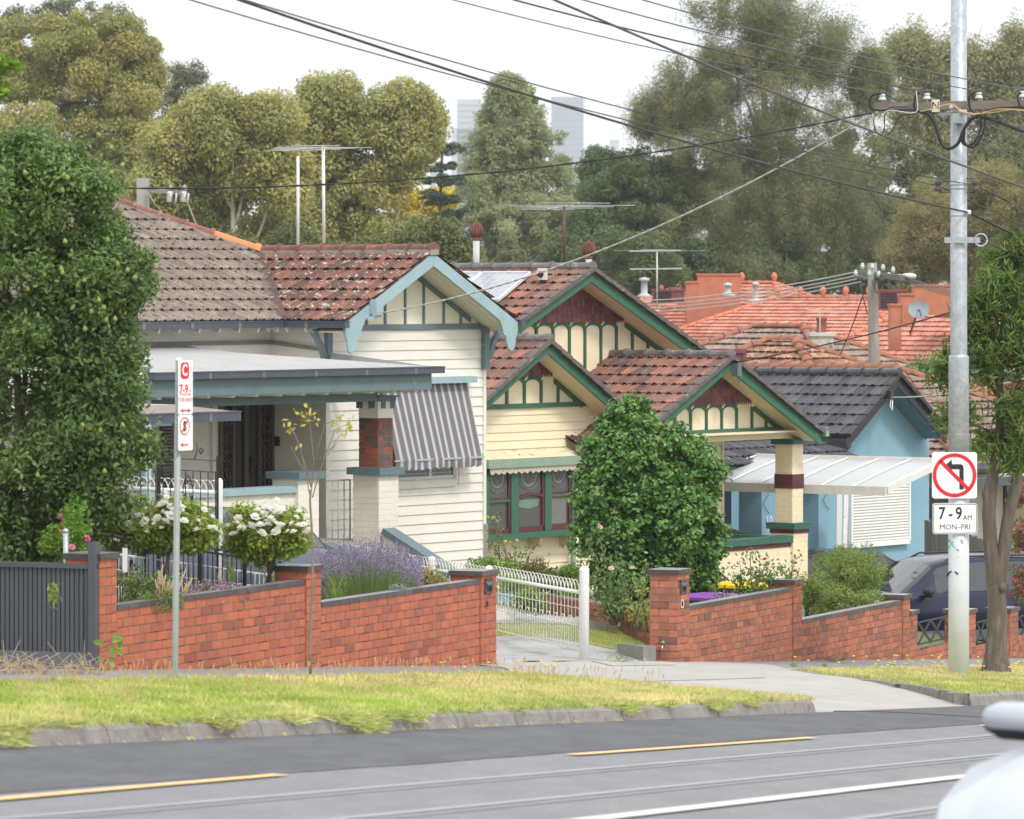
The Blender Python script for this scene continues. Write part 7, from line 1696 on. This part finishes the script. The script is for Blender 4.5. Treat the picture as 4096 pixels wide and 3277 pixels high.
tree('eucalyptus_tree','low mid green foliage just above the red brown ridge','tree',(1400,1500),172,[El(800,1060,172,230,110),El(1180,1060,172,260,110),El(1560,1060,172,220,100),El(1750,1020,172,120,130)],220,.6,380,.16,leafm('leaf_mid',(.075,.11,.03),(.20,.21,.06)),droop=.4)
tree('garden_bush','pale green bush between the blue house and the wooden pole','bush',(3740,1640),112,[El(3740,1480,112,90,70),El(3690,1540,111,90,60),El(3800,1560,111,80,60)],60,.22,180,.075,leafm('leaf_bushpale',(.13,.22,.06),(.28,.35,.14)))
tree('dark_tree','dark green wood closing the gap behind the sheoak and the steel pole','tree',(3200,1500),262,[El(2650,850,262,280,230),El(3000,850,262,330,300),El(3350,850,262,300,330),El(3650,850,263,260,330),El(3950,900,263,260,330),El(2400,950,264,200,200),El(4150,850,263,200,400)],420,.8,420,.26,leafm('leaf_wood',(.10,.13,.05),(.21,.23,.09),.35),shell=(.5,1.03))
# city skyline
M_tw=P('tower_glass',(.30,.36,.44),.4,.1,.02); M_tw2=P('tower_pale',(.52,.55,.58),.6,.08,.02)  # tower tones kept pale: part of the distance haze is in the colour
def tower(label,parts,Y,mat):
    t=thing('office_tower',at(parts[0][0],1400,Y),label,'tower')
    m=MB()
    for x0,x1,yt in parts: a=at(x0,1450,Y); b=at(x1,yt,Y); m.box(a.x,b.x,Y,Y+(b.x-a.x)*.9,ZC-25,b.z)
    m.build('tower_body',mat,t); m=MB(); x0,x1,yt=parts[0]; a=at(x0,1450,Y); b=at(x1,yt,Y); z=b.z-6
    while z>20: m.box(a.x+1,b.x-1,Y-.4,Y,z,z+1.6); z-=5.2
    m.build('window_bands',P('tower_bands',(.24,.29,.35),.5),t)
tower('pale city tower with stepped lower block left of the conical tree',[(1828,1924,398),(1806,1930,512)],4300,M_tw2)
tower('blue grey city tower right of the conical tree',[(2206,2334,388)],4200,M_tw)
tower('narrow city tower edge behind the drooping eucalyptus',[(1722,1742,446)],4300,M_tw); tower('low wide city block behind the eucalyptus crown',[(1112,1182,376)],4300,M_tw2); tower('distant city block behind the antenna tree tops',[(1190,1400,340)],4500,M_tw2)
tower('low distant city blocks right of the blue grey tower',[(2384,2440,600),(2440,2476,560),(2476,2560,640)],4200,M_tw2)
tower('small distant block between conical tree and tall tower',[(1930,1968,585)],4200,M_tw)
# ---------------------------------------------------------------- near plants
M_pear=leafm('leaf_pear',(.07,.13,.038),(.22,.315,.095),.35,.38)
pear=tree('pear_tree','large pear tree with small green fruit at the left edge of the photo','tree',(60,2600),48,[El(60,900,48,340,310,.8),El(340,830,48,240,210,.6),El(410,1120,48,110,240,.5),El(420,1470,48,95,210,.5),El(450,1750,47.8,95,110,.4),El(380,1150,48,220,230,.7),El(80,1300,48,330,300,.9),El(420,1480,48,170,180,.6),El(180,1700,47.8,300,260,.8),El(440,1790,47.8,130,110,.4),El(100,1980,47.7,300,220,.7),El(330,1990,47.7,170,150,.5),El(-250,1200,48.3,350,500,1.1),El(-250,1800,48,330,330,.9),El(150,670,48,220,130,.6),El(40,900,47.7,230,230,.8),El(60,1250,47.7,230,260,.8),El(300,1650,47.7,210,260,.7),El(330,1200,47.7,180,220,.6),El(170,2130,47.6,260,110,.5),El(-180,2130,47.6,250,130,.4),El(500,1120,48,40,100,.3)],700,.16,240,.062,M_pear,(60,1400),.11,[(300,900,48,.7,.035),(480,1500,47.8,.6,.03),(450,1120,47.8,.75,.03),(0,700,48.,1.,.05),(-250,1100,48.2,.6,.05),(540,700,47.8,.95,.016),(620,1640,47.6,.55,.012)],simple=False,shell=(.6,1.03),inner=.35,lshell=(.25,1.3),nb=.4,asp=1.1,spray=7,ss=.22,sz=1.3,shoot=.2)
M_pr=P('pear_skin',(.16,.25,.045),.5,.2,9.,dirt=(.34,.20,.08),dscale=9.,dthr=(.52,.66))
m=MB(); m.lathe((0,0,0),[(.001,-.028),(.014,-.026),(.023,-.015),(.024,-.003),(.019,.010),(.011,.022),(.006,.029),(.001,.031)],12); fr0=m.build('fruit',M_pr,None,loc=(0,0,0)); 
spots=[(445,590),(420,655),(275,640),(255,700),(100,690),(490,660),(540,680),(395,500+40),(445,690),(250,760),(270,710),(335,760),(430,960),(260,965),(500,960),(470,1055),(245,1075),(250,1090),(335,1120),(310,1140),(540,1110),(510,1080),(395,1200),(415,1230),(400,1250),(365,1245),(425,1280),(340,1315),(460,1275),(110,1155),(115,1300),(490,1700),(330,1700),(358,1713),(400,1722),(325,1715),(495,1770),(580,1745),(418,1885),(150,1900)]
first=True
for x,y in spots:
    p=at(x,y,47.1-random.random()*.25)
    f_=fr0 if first else fr0.copy()
    if not first: sc.collection.objects.link(f_)
    first=False; f_.parent=pear; f_.location=p-Vector(pear.location); f_.rotation_euler=(random.uniform(-.4,.4),random.uniform(-.4,.4),random.random()*6)
tree('street_tree','tips of a bright green leafy branch at the upper left edge','tree',(-200,2600),40,[El(10,260,40,60,45,.2),El(0,370,40,40,30,.2),El(-180,300,40,170,160,.5)],50,.07,30,.06,leafm('leaf_fresh',(.12,.24,.03),(.26,.38,.06)),(-150,400),.05,[(60,240,40,1.,.01),(10,380,40,.95,.01)],simple=False,lshell=(.2,1.1))
M_cam=leafm('leaf_camellia',(.07,.17,.04),(.19,.34,.08),.25,.28)
cam_=tree('camellia_bush','large glossy dark green camellia bush in front of the butter yellow house','bush',(2600,2600),67.5,[El(2525,1720,67.5,110,120,.35,.6),El(2450,1880,67.4,130,160,.45,.9),El(2620,1900,67.4,210,200,.6,1.4),El(2790,1900,67.6,80,140,.3,.6),El(2520,2110,67.2,240,240,.8,2.),El(2710,2120,67.3,175,240,.7,1.5),El(2580,2360,67.2,200,150,.7,1.),El(2780,2340,67.4,80,150,.4,.5),El(2535,1640,67.5,35,60,.15,.15)],760,.14,120,.07,M_cam,(2600,2000),.07,[],simple=False,shell=(.7,1.02),nb=.6,lshell=(.5,1.1),asp=1.35,spray=6,ss=.2,sz=1.,shoot=.1)
C=np.array([list(at(RNG.uniform(2350,2850),RNG.uniform(1750,2450),66.3+RNG.uniform(0,.3))) for _ in range(14)]); leafmesh('fading_leaves',C,.075,leafm('leaf_orange',(.50,.30,.04),(.55,.40,.08)),cam_,simple=False)
M_rl=leafm('leaf_rose',(.08,.17,.05),(.22,.33,.09),.3,.4); M_rly=leafm('leaf_rose_yellow',(.17,.29,.05),(.40,.46,.09),.4,.4)
# flower heads: cupped petals
def flower(mat,r=.045,name='flower'):
    m=MB()
    for ring_,(n,rr,tilt) in enumerate(((6,1.,.25),(5,.75,.7),(4,.45,1.1))):
        for i in range(n):
            a=2*math.pi*(i+.5*ring_)/n; d=Vector((math.cos(a),math.sin(a),0)); s_=Vector((-d.y,d.x,0)); u=(d*math.cos(tilt)+Vector((0,0,math.sin(tilt))))*r*rr
            c=Vector((0,0,r*.15*ring_)); t=random.random(); q=[c-s_*r*.12,c+u*.55-s_*r*.42*rr,c+u*1.0-s_*r*.22*rr,c+u*1.02+s_*r*.22*rr,c+u*.55+s_*r*.42*rr,c+s_*r*.12]; n0=len(m.v); m.v.extend(tuple(v) for v in q); m.face(list(range(n0,n0+6)),0,t)
    return m.build(name,mat,None,loc=(0,0,0))
def scatter(fl,parent,pts,smin=.8,smax=1.25):
    first=fl.parent is None
    for p in pts:
        f_=fl if first else fl.copy()
        if not first: sc.collection.objects.link(f_)
        first=False; f_.parent=parent; f_.location=Vector(p)-Vector(parent.location); s=random.uniform(smin,smax); f_.scale=(s,s,s); f_.rotation_euler=(random.uniform(0,.9),random.uniform(-.5,.5),random.random()*6.3)
M_pet=P('petal_white',(.95,.95,.93),.6,.03,20.,col2=(.94,.91,.83),trans=.5)
def rose_std(label,c,Y,rx,ry,stem,nf,seed):
    random.seed(seed); t=tree('rose_bush',label,'rose',(stem[0],stem[1]+60),Y,[El(c[0],c[1],Y,rx,ry,.38,1.),El(c[0]-rx*.4,c[1]+ry*.3,Y,rx*.6,ry*.6,.3,.6),El(c[0]+rx*.45,c[1]+ry*.1,Y,rx*.55,ry*.6,.3,.6)],150,.10,110,.045,M_rly,None,asp=1.25,simple=False,nb=.5,lshell=(.3,1.15),shell=(.55,1.05),ground=at(stem[0],stem[1]+60,Y).z)
    m=MB(); m.tube([at(stem[0],stem[1]+60,Y),at((stem[0]+c[0])/2,(stem[1]+c[1])/2+20,Y),at(c[0],c[1]+ry*.3,Y)],[.022,.018,.014],8); m.build('stem',M_twig,t)
    m=MB(); q=at(stem[0]-30,stem[1]+70,Y-.1); m.bar(q,at(stem[0]+25,stem[1]-110,Y-.1),.035); m.build('stake',M_blk,t)
    pts=[]
    for i in range(nf):
        a=random.uniform(-.2,math.pi+.2) if random.random()<.8 else random.uniform(-1.2,4.3); r=random.uniform(.15,1.08); pts.append(at(c[0]+rx*r*math.cos(a)*1.05,c[1]-ry*r*math.sin(a)*.95+random.uniform(-8,10),Y-.40*math.sqrt(max(0,1-min(1,r*r)))-.07))
    scatter(flower(M_pet,.046),t,pts,.7,1.35); return t
rose_std('white standard rose bush left of the leaning sign post pole centre, topped with blooms',(690,2105),48.2,170,125,(640,2400),48,1)
rose_std('white standard rose bush right of the sign post, above the long brick wall',(1075,2125),49.3,165,125,(1078,2330),48,2)
rose_std('loose white rose bush half hidden by the pear tree',(500,2090),49.4,105,120,(500,2350),22,3)
# green shrub and pink flowers between pear tree and first pier
sh=tree('green_shrub','fresh green shrub with pink flowers behind the charcoal fence','bush',(290,2350),46.6,[El(290,2080,46.6,80,110,.25),El(240,2160,46.6,60,60,.2),El(340,2230,46.4,60,30,.15)],60,.09,60,.045,leafm('leaf_fresh2',(.10,.24,.025),(.22,.36,.05)),simple=False,ground=at(290,2350,46.6).z)
scatter(flower(P('petal_pink',(.62,.17,.27),.6,.1,9.),.03),sh,[at(x,y,46.2) for x,y in ((242,2068),(246,2098),(352,2160),(358,2170),(347,2152),(357,2202),(287,2190),(243,2130))])
q=at(263,2260,45.9); m=MB(); m.lathe(q-Vector((0,0,.3)),[(.025,0),(.025,.62)],10); m.lathe(at(263,2122,45.9),[(.028,-.02),(.03,.0),(.012,.02)],10); tag(m.build('gate_post',M_galv),'short silver capped pipe post behind the charcoal fence','post')
# flower bed behind the first wall
def bed(name,label,x0,x1,y0,y1,Y,n,size,mat,cat='plant',asp=.5,parent=None,kind=None,droop=0):
    C=np.array([list(at(RNG.uniform(x0,x1),RNG.uniform(y0,y1),Y+RNG.uniform(-.35,.35))) for _ in range(n)])
    o=leafmesh(name,C,size,mat,parent,asp=asp,simple=False,droop=droop); 
    return tag(o,label,cat,kind=kind) if parent is None else o
def mound(name,label,els,nc,cr,nl,leaf,mat,cat='plant',flw=None,asp=.85,nb=.5):
    C,NN,TT=crown(els,nc,cr,nl,(.3,1.02)); b=min(c[2] for c in C)
    t=thing(name,(float(C[:,0].mean()),float(C[:,1].mean()),float(b)),label,cat); leafmesh('foliage',C,leaf,mat,t,TT,asp,NN,nb)
    if flw:
        k=RNG.integers(0,len(C),flw[1]); F_=C[k]+RNG.normal(0,.01,(flw[1],3))+np.array([0,-.05,.02]); o=leafmesh('blossom',F_,flw[2],flw[0],t,asp=.9); o['kind']='stuff'
    return t
M_gb=leafm('leaf_bed',(.07,.14,.03),(.22,.27,.08)); M_pk=P('petal_mauve',(.50,.25,.45),.6,.15,20.)
mound('flower_bed','tangled green bed plants with purple daisies beside the first pier',[El(560,2360,46.6,110,75,.35),El(620,2400,46.3,120,40,.3)],90,.08,60,.035,M_gb,flw=(P('petal_purple',(.36,.07,.38),.6),22,.04))
mound('pink_ground_cover','low mauve flowering ground cover behind the coping right of the sign post',[El(850,2370,47.6,110,48,.35),El(760,2395,47.3,60,30,.25),El(940,2385,48.,50,30,.3)],80,.07,70,.026,leafm('leaf_heath',(.12,.16,.07),(.26,.26,.15)),flw=(M_pk,1500,.024))
def blades(name,label,pts,h,n,mat,w=.012,cat='plant'):
    m=MB()
    for x,y,Y in pts:
        for i in range(n):
            p=at(x+random.uniform(-14,14),y,Y+random.uniform(-.1,.1)); dx=random.uniform(-.45,.45); dy=random.uniform(-.3,.1); H_=h*random.uniform(.6,1.1); P_=[]
            for k in range(6): f=k/5; P_.append(p+Vector((dx*f*f*H_*1.2,dy*f*f*H_,H_*(f-.25*f*f*abs(dx)*2))))
            for k in range(5):
                ww=w*(1-.8*k/5); w2=w*(1-.8*(k+1)/5); a,b=P_[k],P_[k+1]; n0=len(m.v); m.v.extend([tuple(a-Vector((ww,0,0))),tuple(a+Vector((ww,0,0))),tuple(b+Vector((w2,0,0))),tuple(b-Vector((w2,0,0)))]); m.face([n0,n0+1,n0+2,n0+3],0,random.random())
    return tag(m.build(name,mat),label,cat)
M_sp=leafm('leaf_sword',(.10,.19,.04),(.26,.34,.08))
for q_,l_ in (((520,2420,46.5),'sword leaved plant next to the first brick pier'),((600,2410,46.6),'sword leaved plant among the purple daisies'),((690,2410,46.9),'sword leaved plant right behind the sign post'),((920,2330,48.6),'sword leaved plant between the two white standard roses')): blades('sword_leaf_plant',l_,[q_],.33,7,M_sp)
blades('sword_leaf_plant','green sword leaves in front of the lavender',[(1320,2420,51.6),(1350,2420,51.7),(1335,2400,51.5),(1380,2410,51.8)],.36,6,M_sp)
blades('sword_leaf_plant','green sword leaves left of the second wall pier',[(1065,2350,50.2),(1095,2340,50.3)],.24,6,M_sp)
m=MB()
for x,y,Y,dx in ((610,2410,46.3,30),(640,2420,46.4,40),(660,2425,46.5,60),(700,2420,46.6,45),(640,2420,46.3,-20)):
    for k in range(3):
        a=at(x+k*9,y,Y); b=at(x+dx+k*12,y-random.uniform(60,150),Y); m.tube([a,a.lerp(b,.5)+Vector((.02,0,.02)),b],.004,4)
        for j in range(6): m.lathe(a.lerp(b,.6+.07*j),[(.002,0),(.009,.01),(.002,.025)],5)
tag(m.build('dry_stalks',P('straw_pale',(.50,.38,.22),.9)),'dry straw coloured stalks standing in the flower bed','plant')
# lavender
lv=thing('lavender_bush',at(1480,2420,53),'large purple lavender bush in full flower behind the brick wall','lavender')
n=2000; X=RNG.uniform(1265,1700,n); top=2215-42*np.sin((X-1265)/435*np.pi)+RNG.normal(0,24,n); Yv=RNG.uniform(51.9,53.8,n); top+= (53.8-Yv)*46; top+=np.where(X>1600,(X-1600)*.25,0)
B_=np.array([list(at(1480+(x-1480)*.55,2440,y)) for x,y in zip(X,Yv)]); T_=np.array([list(at(x,t,y)) for x,t,y in zip(X,top,Yv)])
w=np.array([.0022,0,0]); mid=(B_+T_)/2+np.array([0,0,.05]); V=np.stack([B_-w,B_+w,mid+w,T_,mid-w],1); fast('stems',V,[(0,1,2,3,4)],RNG.uniform(0,1,n),leafm('stem_lavender',(.10,.17,.05),(.22,.28,.10)),lv)['kind']='stuff'
k=10; S_=np.repeat(T_,k,0); D_=np.repeat((T_-B_)/np.linalg.norm(T_-B_,axis=1,keepdims=True),k,0); f=np.tile(np.linspace(0,.085,k),n)[:,None]; C=S_-D_*f+RNG.normal(0,.004,(n*k,3)); leafmesh('flower_spikes',C,.017,P('petal_lavender',(.165,.125,.235),.8,.2,6.,col2=(.32,.26,.41)),lv,asp=.8,simple=True)['kind']='stuff'
C,NN,TT=crown([El(1480,2370,52.8,200,70,.5)],60,.12,60,(.3,1.)); leafmesh('foliage',C,.03,leafm('leaf_lavender',(.06,.10,.04),(.12,.17,.07)),lv,TT,.3,NN)
mound('silver_plant','small silvery leaved plant in front of the lavender',[El(1590,2365,51.6,45,20,.15)],30,.05,40,.025,leafm('leaf_silver',(.20,.27,.24),(.30,.37,.33)))
hy=mound('hydrangea','hydrangea with dried brown flower heads left of the letterbox pier',[El(1700,2330,54.2,80,45,.3)],50,.09,26,.06,leafm('leaf_hydr',(.16,.22,.04),(.33,.33,.07)))
for x,y in ((1700,2285),(1640,2300),(1730,2320),(1770,2335),(1680,2345),(1745,2350),(1660,2325)):
    C=np.array(at(x,y,53.8))+sph(150)*.06*RNG.uniform(.6,1,(150,1)); leafmesh('dried_flower',C,.02,P('petal_dry',(.30,.16,.07),.9,.2,20.,col2=(.50,.32,.17)),hy,asp=.9)
# bushes of the second yard
M_box=leafm('leaf_box',(.10,.20,.025),(.24,.36,.05))
mound('green_shrub','bright green round shrub with white flowers behind the letterbox pier',[El(1960,2275,64.5,120,50,.4),El(2060,2340,63.5,90,60,.4),El(2110,2400,63.,60,50,.3)],90,.10,70,.045,M_box,flw=(M_pet,26,.07))
mound('brown_shrub','olive and red tinged shrub below the bay window',[El(2130,2290,67,110,50,.4),El(2200,2350,66.5,120,60,.4)],90,.1,60,.05,leafm('leaf_redgreen',(.09,.12,.03),(.26,.20,.09)))
mound('green_shrub','fresh green shrub left of the white gate post',[El(2270,2310,66.6,80,60,.3),El(2290,2390,66,70,50,.3)],60,.1,70,.045,M_box)
def leggy(name,label,base,Y,stems,leafn,mat,flm=None,fl=(),cat='rose',ls=.05,h=None):
    b=at(*base,Y); t=thing(name,b,label,cat); m=MB(); C=[]
    for x,y in stems:
        tp=at(x,y,Y+random.uniform(-.25,.25)); bb=b+Vector((random.uniform(-.12,.12),random.uniform(-.1,.1),0)); mid=bb.lerp(tp,.5)+Vector((random.uniform(-.08,.08),0,.05)); m.tube([bb,mid,tp],[.012,.008,.004],5)
        for k in range(leafn):
            f=random.uniform(.25,1.05); q=bb.lerp(mid,f*2) if f<.5 else mid.lerp(tp,f*2-1); C.append(list(q+Vector((random.gauss(0,.07),random.gauss(0,.07),random.gauss(0,.05)))))
    m.build('stems',M_twig,t); leafmesh('foliage',np.array(C),ls,mat,t,asp=1.25)
    if fl: scatter(flower(flm,.042),t,[at(x,y,Y-.3) for x,y in fl],.7,1.1)
    return t
leggy('rose_bush','yellow flowering rose under the stained glass bay window',(2040,2380),69,[(1990,2090),(2010,2160),(2060,2190),(1960,2130),(2090,2220),(2130,2190),(2170,2230),(1980,2060)],55,M_rl,P('petal_lemon',(.80,.72,.30),.6,.1,9.,trans=.3),[(2022,2168),(2040,2172),(2066,2163),(2035,2185),(1950,2070),(1975,2075)])
leggy('rose_bush','tall leggy pink rose in front of the camellia bush',(2480,2500),62.5,[(2390,2120),(2420,2230),(2340,2150),(2460,2200),(2500,2290),(2540,2330),(2300,2190),(2430,2330),(2380,2300),(2590,2260),(2350,2340),(2480,2400),(2420,2450)],75,M_rl,P('petal_blush',(.80,.60,.56),.6,.1,9.,trans=.3),[(2395,2102),(2445,2275),(2530,2272),(2400,2110),(2560,2365),(2545,2370),(2370,2382)],ls=.055)
leggy('rose_bush','yellow green rose shoots left of the letterbox pier',(2560,2530),60.5,[(2560,2300),(2600,2380),(2520,2400),(2580,2430),(2540,2450),(2620,2320)],45,M_rly)
leggy('rose_bush','red rose bush in front of the cream porch wall',(3000,2440),63,[(3000,2210),(3040,2230),(3080,2240),(2960,2260),(2930,2300),(3100,2280),(3010,2330),(2900,2390),(2850,2400),(2960,2420),(3040,2400)],75,M_rl,P('petal_red',(.50,.01,.03),.5),[(3060,2238),(2935,2392)],ls=.055)
leggy('rose_bush','red and yellow rose right of the bins',(3120,2420),63.5,[(3080,2300),(3120,2270),(3160,2290),(3050,2360),(3180,2220),(3100,2380)],60,M_rl,P('petal_red',(.50,.01,.03),.5),[(3177,2288),(3020,2380)],ls=.055)
mound('garden_bush','wide leafy green bush between the two stepped brick walls',[El(3350,2320,69,150,145,.8),El(3420,2300,69,110,110,.6),El(3270,2380,68,90,90,.5),El(3380,2430,67.5,150,70,.5)],260,.13,75,.055,leafm('leaf_bushmix',(.12,.20,.045),(.34,.40,.10)),asp=.55)
mound('garden_bush','small pointed leafed green shrub right of the wide leafy bush',[El(3470,2290,70.5,70,110,.4),El(3400,2230,70.8,80,50,.4)],110,.09,80,.03,leafm('leaf_small',(.07,.15,.03),(.19,.29,.06)))
bg_=mound('bougainvillea','magenta bougainvillea at the right edge beside the street tree',[El(4075,1990,74,50,50,.2),El(4090,2150,74,30,90,.2),El(4080,2330,74,60,90,.3),El(4160,2200,74,70,250,.5)],110,.1,50,.05,leafm('leaf_boug',(.08,.16,.03),(.2,.28,.06)),flw=(P('petal_magenta',(.62,.02,.20),.6,.1,9.,trans=.3),1500,.05))
# street tree on the right verge
s_,t_=gp(3985,2695); TB=ST(s_,t_); Yt=TB.y
tt=thing('street_tree',TB,'grey barked street tree with long drooping leaves right of the steel pole','tree')
m=MB(); a=lambda x,y,d=0:at(x,y,Yt+d)
m.tube([TB-Vector((0,0,.2)),TB+Vector((0,0,.02)),a(3985,2600),a(3990,2470),a(3985,2350),a(3975,2230)],[.24,.20,.135,.125,.115,.03],14)
m.tube([a(3986,2420),a(3980,2330),a(3962,2180),a(3955,2050),a(3962,1960),a(3980,1850),a(4000,1700),a(3998,1560),a(4010,1300),a(4020,1050)],[.06,.108,.09,.085,.085,.06,.055,.045,.03,.012],12)
m.tube([a(3987,2420),a(3992,2330),a(4015,2200),a(4030,2080),a(4060,1960),a(4075,1850),a(4110,1600),a(4130,1300)],[.06,.108,.085,.075,.08,.06,.04,.02],12)
m.tube([a(3955,2000),a(3942,1970),a(3950,1940)],[.08,.05,.02],8)
for p in (((3999,1600),(3900,1450),(3820,1400)),((4000,1650),(4070,1560),(4150,1500)),((4005,1400),(3930,1250),(3890,1130)),((4010,1330),(4070,1150),(4090,1000)),((3990,1740),(3900,1700),(3790,1720))): m.tube([a(*q) for q in p],[.025,.014,.005],6)
m.lathe(a(4010,2350,-.1),[(.01,-.06),(.06,-.02),(.05,.03),(.01,.07)],8)
m.build('trunk',P('bark_street',(.115,.095,.08),.95,.25,9.,bump=.8,bscale=35,dirt=(.18,.155,.135),dscale=5.,dthr=(.5,.62),stretch=(3,3,.5)),tt)
C,NN,TT=crown([El(4010,1150,Yt,110,120,.5),El(3950,1400,Yt,110,130,.5,.8),El(4080,1350,Yt,90,150,.5),El(3830,1660,Yt,70,60,.3,.45),El(3800,1450,Yt,50,80,.3,.4),El(4060,1650,Yt,80,100,.4,.7),El(3970,1780,Yt,60,60,.3,.3),El(4060,1800,Yt,60,70,.3,.4),El(3900,1250,Yt,60,90,.3,.5),El(4180,1400,Yt,110,300,.7,1.),El(4080,1010,Yt,60,50,.3,.4)],230,.17,60,(.4,1.03),inner=.3,lshell=(.15,1.25),spray=7,ss=.28,sz=1.3,shoot=.25)
leafmesh('crown',C,.15,leafm('leaf_street',(.065,.125,.03),(.22,.33,.07),.35,.4),tt,TT,.34,NN,.35,droop=.9)

m=MB()
for i in range(130):
    q=Vector(C[RNG.integers(0,len(C))].tolist()); 
    for k in range(5): e=q+Vector((random.uniform(-.09,.09),random.uniform(-.06,.06),random.uniform(-.02,.10))); m.bar(q,e,.004)
m.build('seed_tufts',P('seed_tan',(.42,.32,.19),.9),tt)['kind']='stuff'
# sapling with yellow leaves on the verge
s_,t_=gp(1242,2712); SB=ST(s_,t_); Ysp=SB.y; a=lambda x,y:at(x,y,Ysp)
sp2=thing('sapling',SB,'thin bare sapling with a few yellow leaves in front of the brick wall','tree')
m=MB(); m.tube([SB,a(1238,2600),a(1248,2400),a(1252,2200),a(1240,2000),a(1242,1960)],[.016,.013,.012,.011,.010,.008],8)
br=[((1242,2000),(1225,1900),(1205,1820)),((1242,2000),(1255,1850),(1240,1700),(1235,1640)),((1250,1990),(1290,1850),(1340,1720),(1400,1690)),((1245,1950),(1215,1840),(1180,1740),(1140,1680)),((1255,1880),(1275,1780),(1300,1700),(1370,1660)),((1250,1850),(1310,1820),(1350,1770)),((1235,1900),(1200,1860),(1160,1780)),((1290,1820),(1330,1790),(1360,1740)),((1240,1700),(1220,1660),(1200,1640))]
for b in br: m.tube([a(*q) for q in b],[.006]+[.0045]*(len(b)-2)+[.002],5)
m.build('trunk',P('sapling_bark',(.20,.16,.14),.9,.2,9.),sp2)
C=[]
for x,y in ((1145,1690),(1170,1705),(1150,1730),(1195,1785),(1230,1650),(1210,1660),(1240,1640),(1275,1690),(1230,1690),(1330,1690),(1350,1680),(1370,1660),(1390,1690),(1400,1700),(1410,1670),(1360,1720),(1380,1740),(1395,1720),(1190,1650),(1220,1630),(1210,1690),(1250,1665)):
    for k in range(3): C.append(list(at(x+random.uniform(-12,12),y+random.uniform(-12,12),Ysp+random.uniform(-.05,.05))))
leafmesh('leaves',np.array(C),.07,leafm('leaf_sapling',(.34,.36,.06),(.60,.50,.12)),sp2,asp=.9,simple=False,droop=.8)
# weeds along walls and fence
mm=leafm('leaf_weed',(.10,.20,.03),(.24,.34,.06))
wd_=[]
for x,y,r in ((2775,2620,22),(2810,2625,14),(2895,2600,34),(2945,2625,20),(2990,2618,20),(3080,2600,26),(3325,2625,24),(3365,2630,12),(3490,2630,9),(3170,2680,18),(3290,2690,14),(2480,2590,60)):
    c=at(x,y,gp(x,y+r)[0]*Wd.y+45-.1); s_,t_=gp(x,min(y+r,2668)); c=ST(s_,t_+.02); C=[]
    for k in range(int(r*4)): C.append([c.x+random.gauss(0,r/330*.5),c.y+random.gauss(0,.04),c.z+abs(random.gauss(0,r/330*.6))])
    wd_+=C
o=leafmesh('wall_weeds',np.array(wd_),.04,mm,None,asp=.3); tag(o,'small green weeds growing along the foot of the second brick wall','weeds',kind='stuff')
m=MB()
for i in range(260):
    s=random.uniform(-6,-1.); p=ST(s,random.uniform(.15,.7)); m.tube([p,p+Vector((random.uniform(-.15,.15),random.uniform(-.05,.05),random.uniform(.03,.08))),p+Vector((random.uniform(-.2,.2),random.uniform(-.1,.1),random.uniform(.0,.2) if i%20 else .3))],.003,3)
tag(m.build('dry_weeds',P('dry_weed',(.45,.33,.20),.9)),'dead dry weeds heaped at the foot of the charcoal fence','weeds',kind='stuff')
C=[list(at(215+random.gauss(0,14),2380+random.gauss(0,25),44.8)) for _ in range(60)]; o=leafmesh('fence_weed',np.array(C),.06,leafm('leaf_lime',(.18,.32,.03),(.40,.45,.05)),asp=.6,simple=False,droop=.5); tag(o,'lime green creeper growing out through the charcoal fence','plant')
m=MB(); P_=[at(x,y,44.75) for x,y in ((385,2600),(430,2585),(470,2560))]; m.tube(P_,.004,4); vt=thing('vine',P_[0],'few heart shaped vine leaves against the first brick pier','plant'); m.build('stem',M_twig,vt)
C=[list(at(x,y,44.7)) for x,y in ((470,2560),(465,2545),(480,2575),(450,2605),(482,2610),(440,2640),(448,2660),(402,2640),(395,2570),(475,2590))]; leafmesh('leaves',np.array(C),.10,mm,vt,asp=1.2,simple=False,norm=np.tile([.2,-1,.2],(10,1)),nb=.7)
# ================================================================ air
m=MB(); m.box(-1500,1500,-60,4700,ZC-30,ZC+330)
hz=m.build('haze',[],loc=(0,0,0)) if False else None
me=bpy.data.meshes.new('haze'); me.from_pydata(m.v,[],m.f); hz=bpy.data.objects.new('haze',me); sc.collection.objects.link(hz)
hm=bpy.data.materials.new('haze_air'); hm.use_nodes=True; t=hm.node_tree
for n in list(t.nodes):
    if n.type=='BSDF_PRINCIPLED': t.nodes.remove(n)
pv_=t.nodes.new('ShaderNodeVolumePrincipled'); pv_.inputs['Color'].default_value=(.93,.96,1,1); pv_.inputs['Density'].default_value=.00024; pv_.inputs['Anisotropy'].default_value=.3
t.links.new(pv_.outputs[0],t.nodes['Material Output'].inputs['Volume']); me.materials.append(hm); tag(hz,kind='stuff')
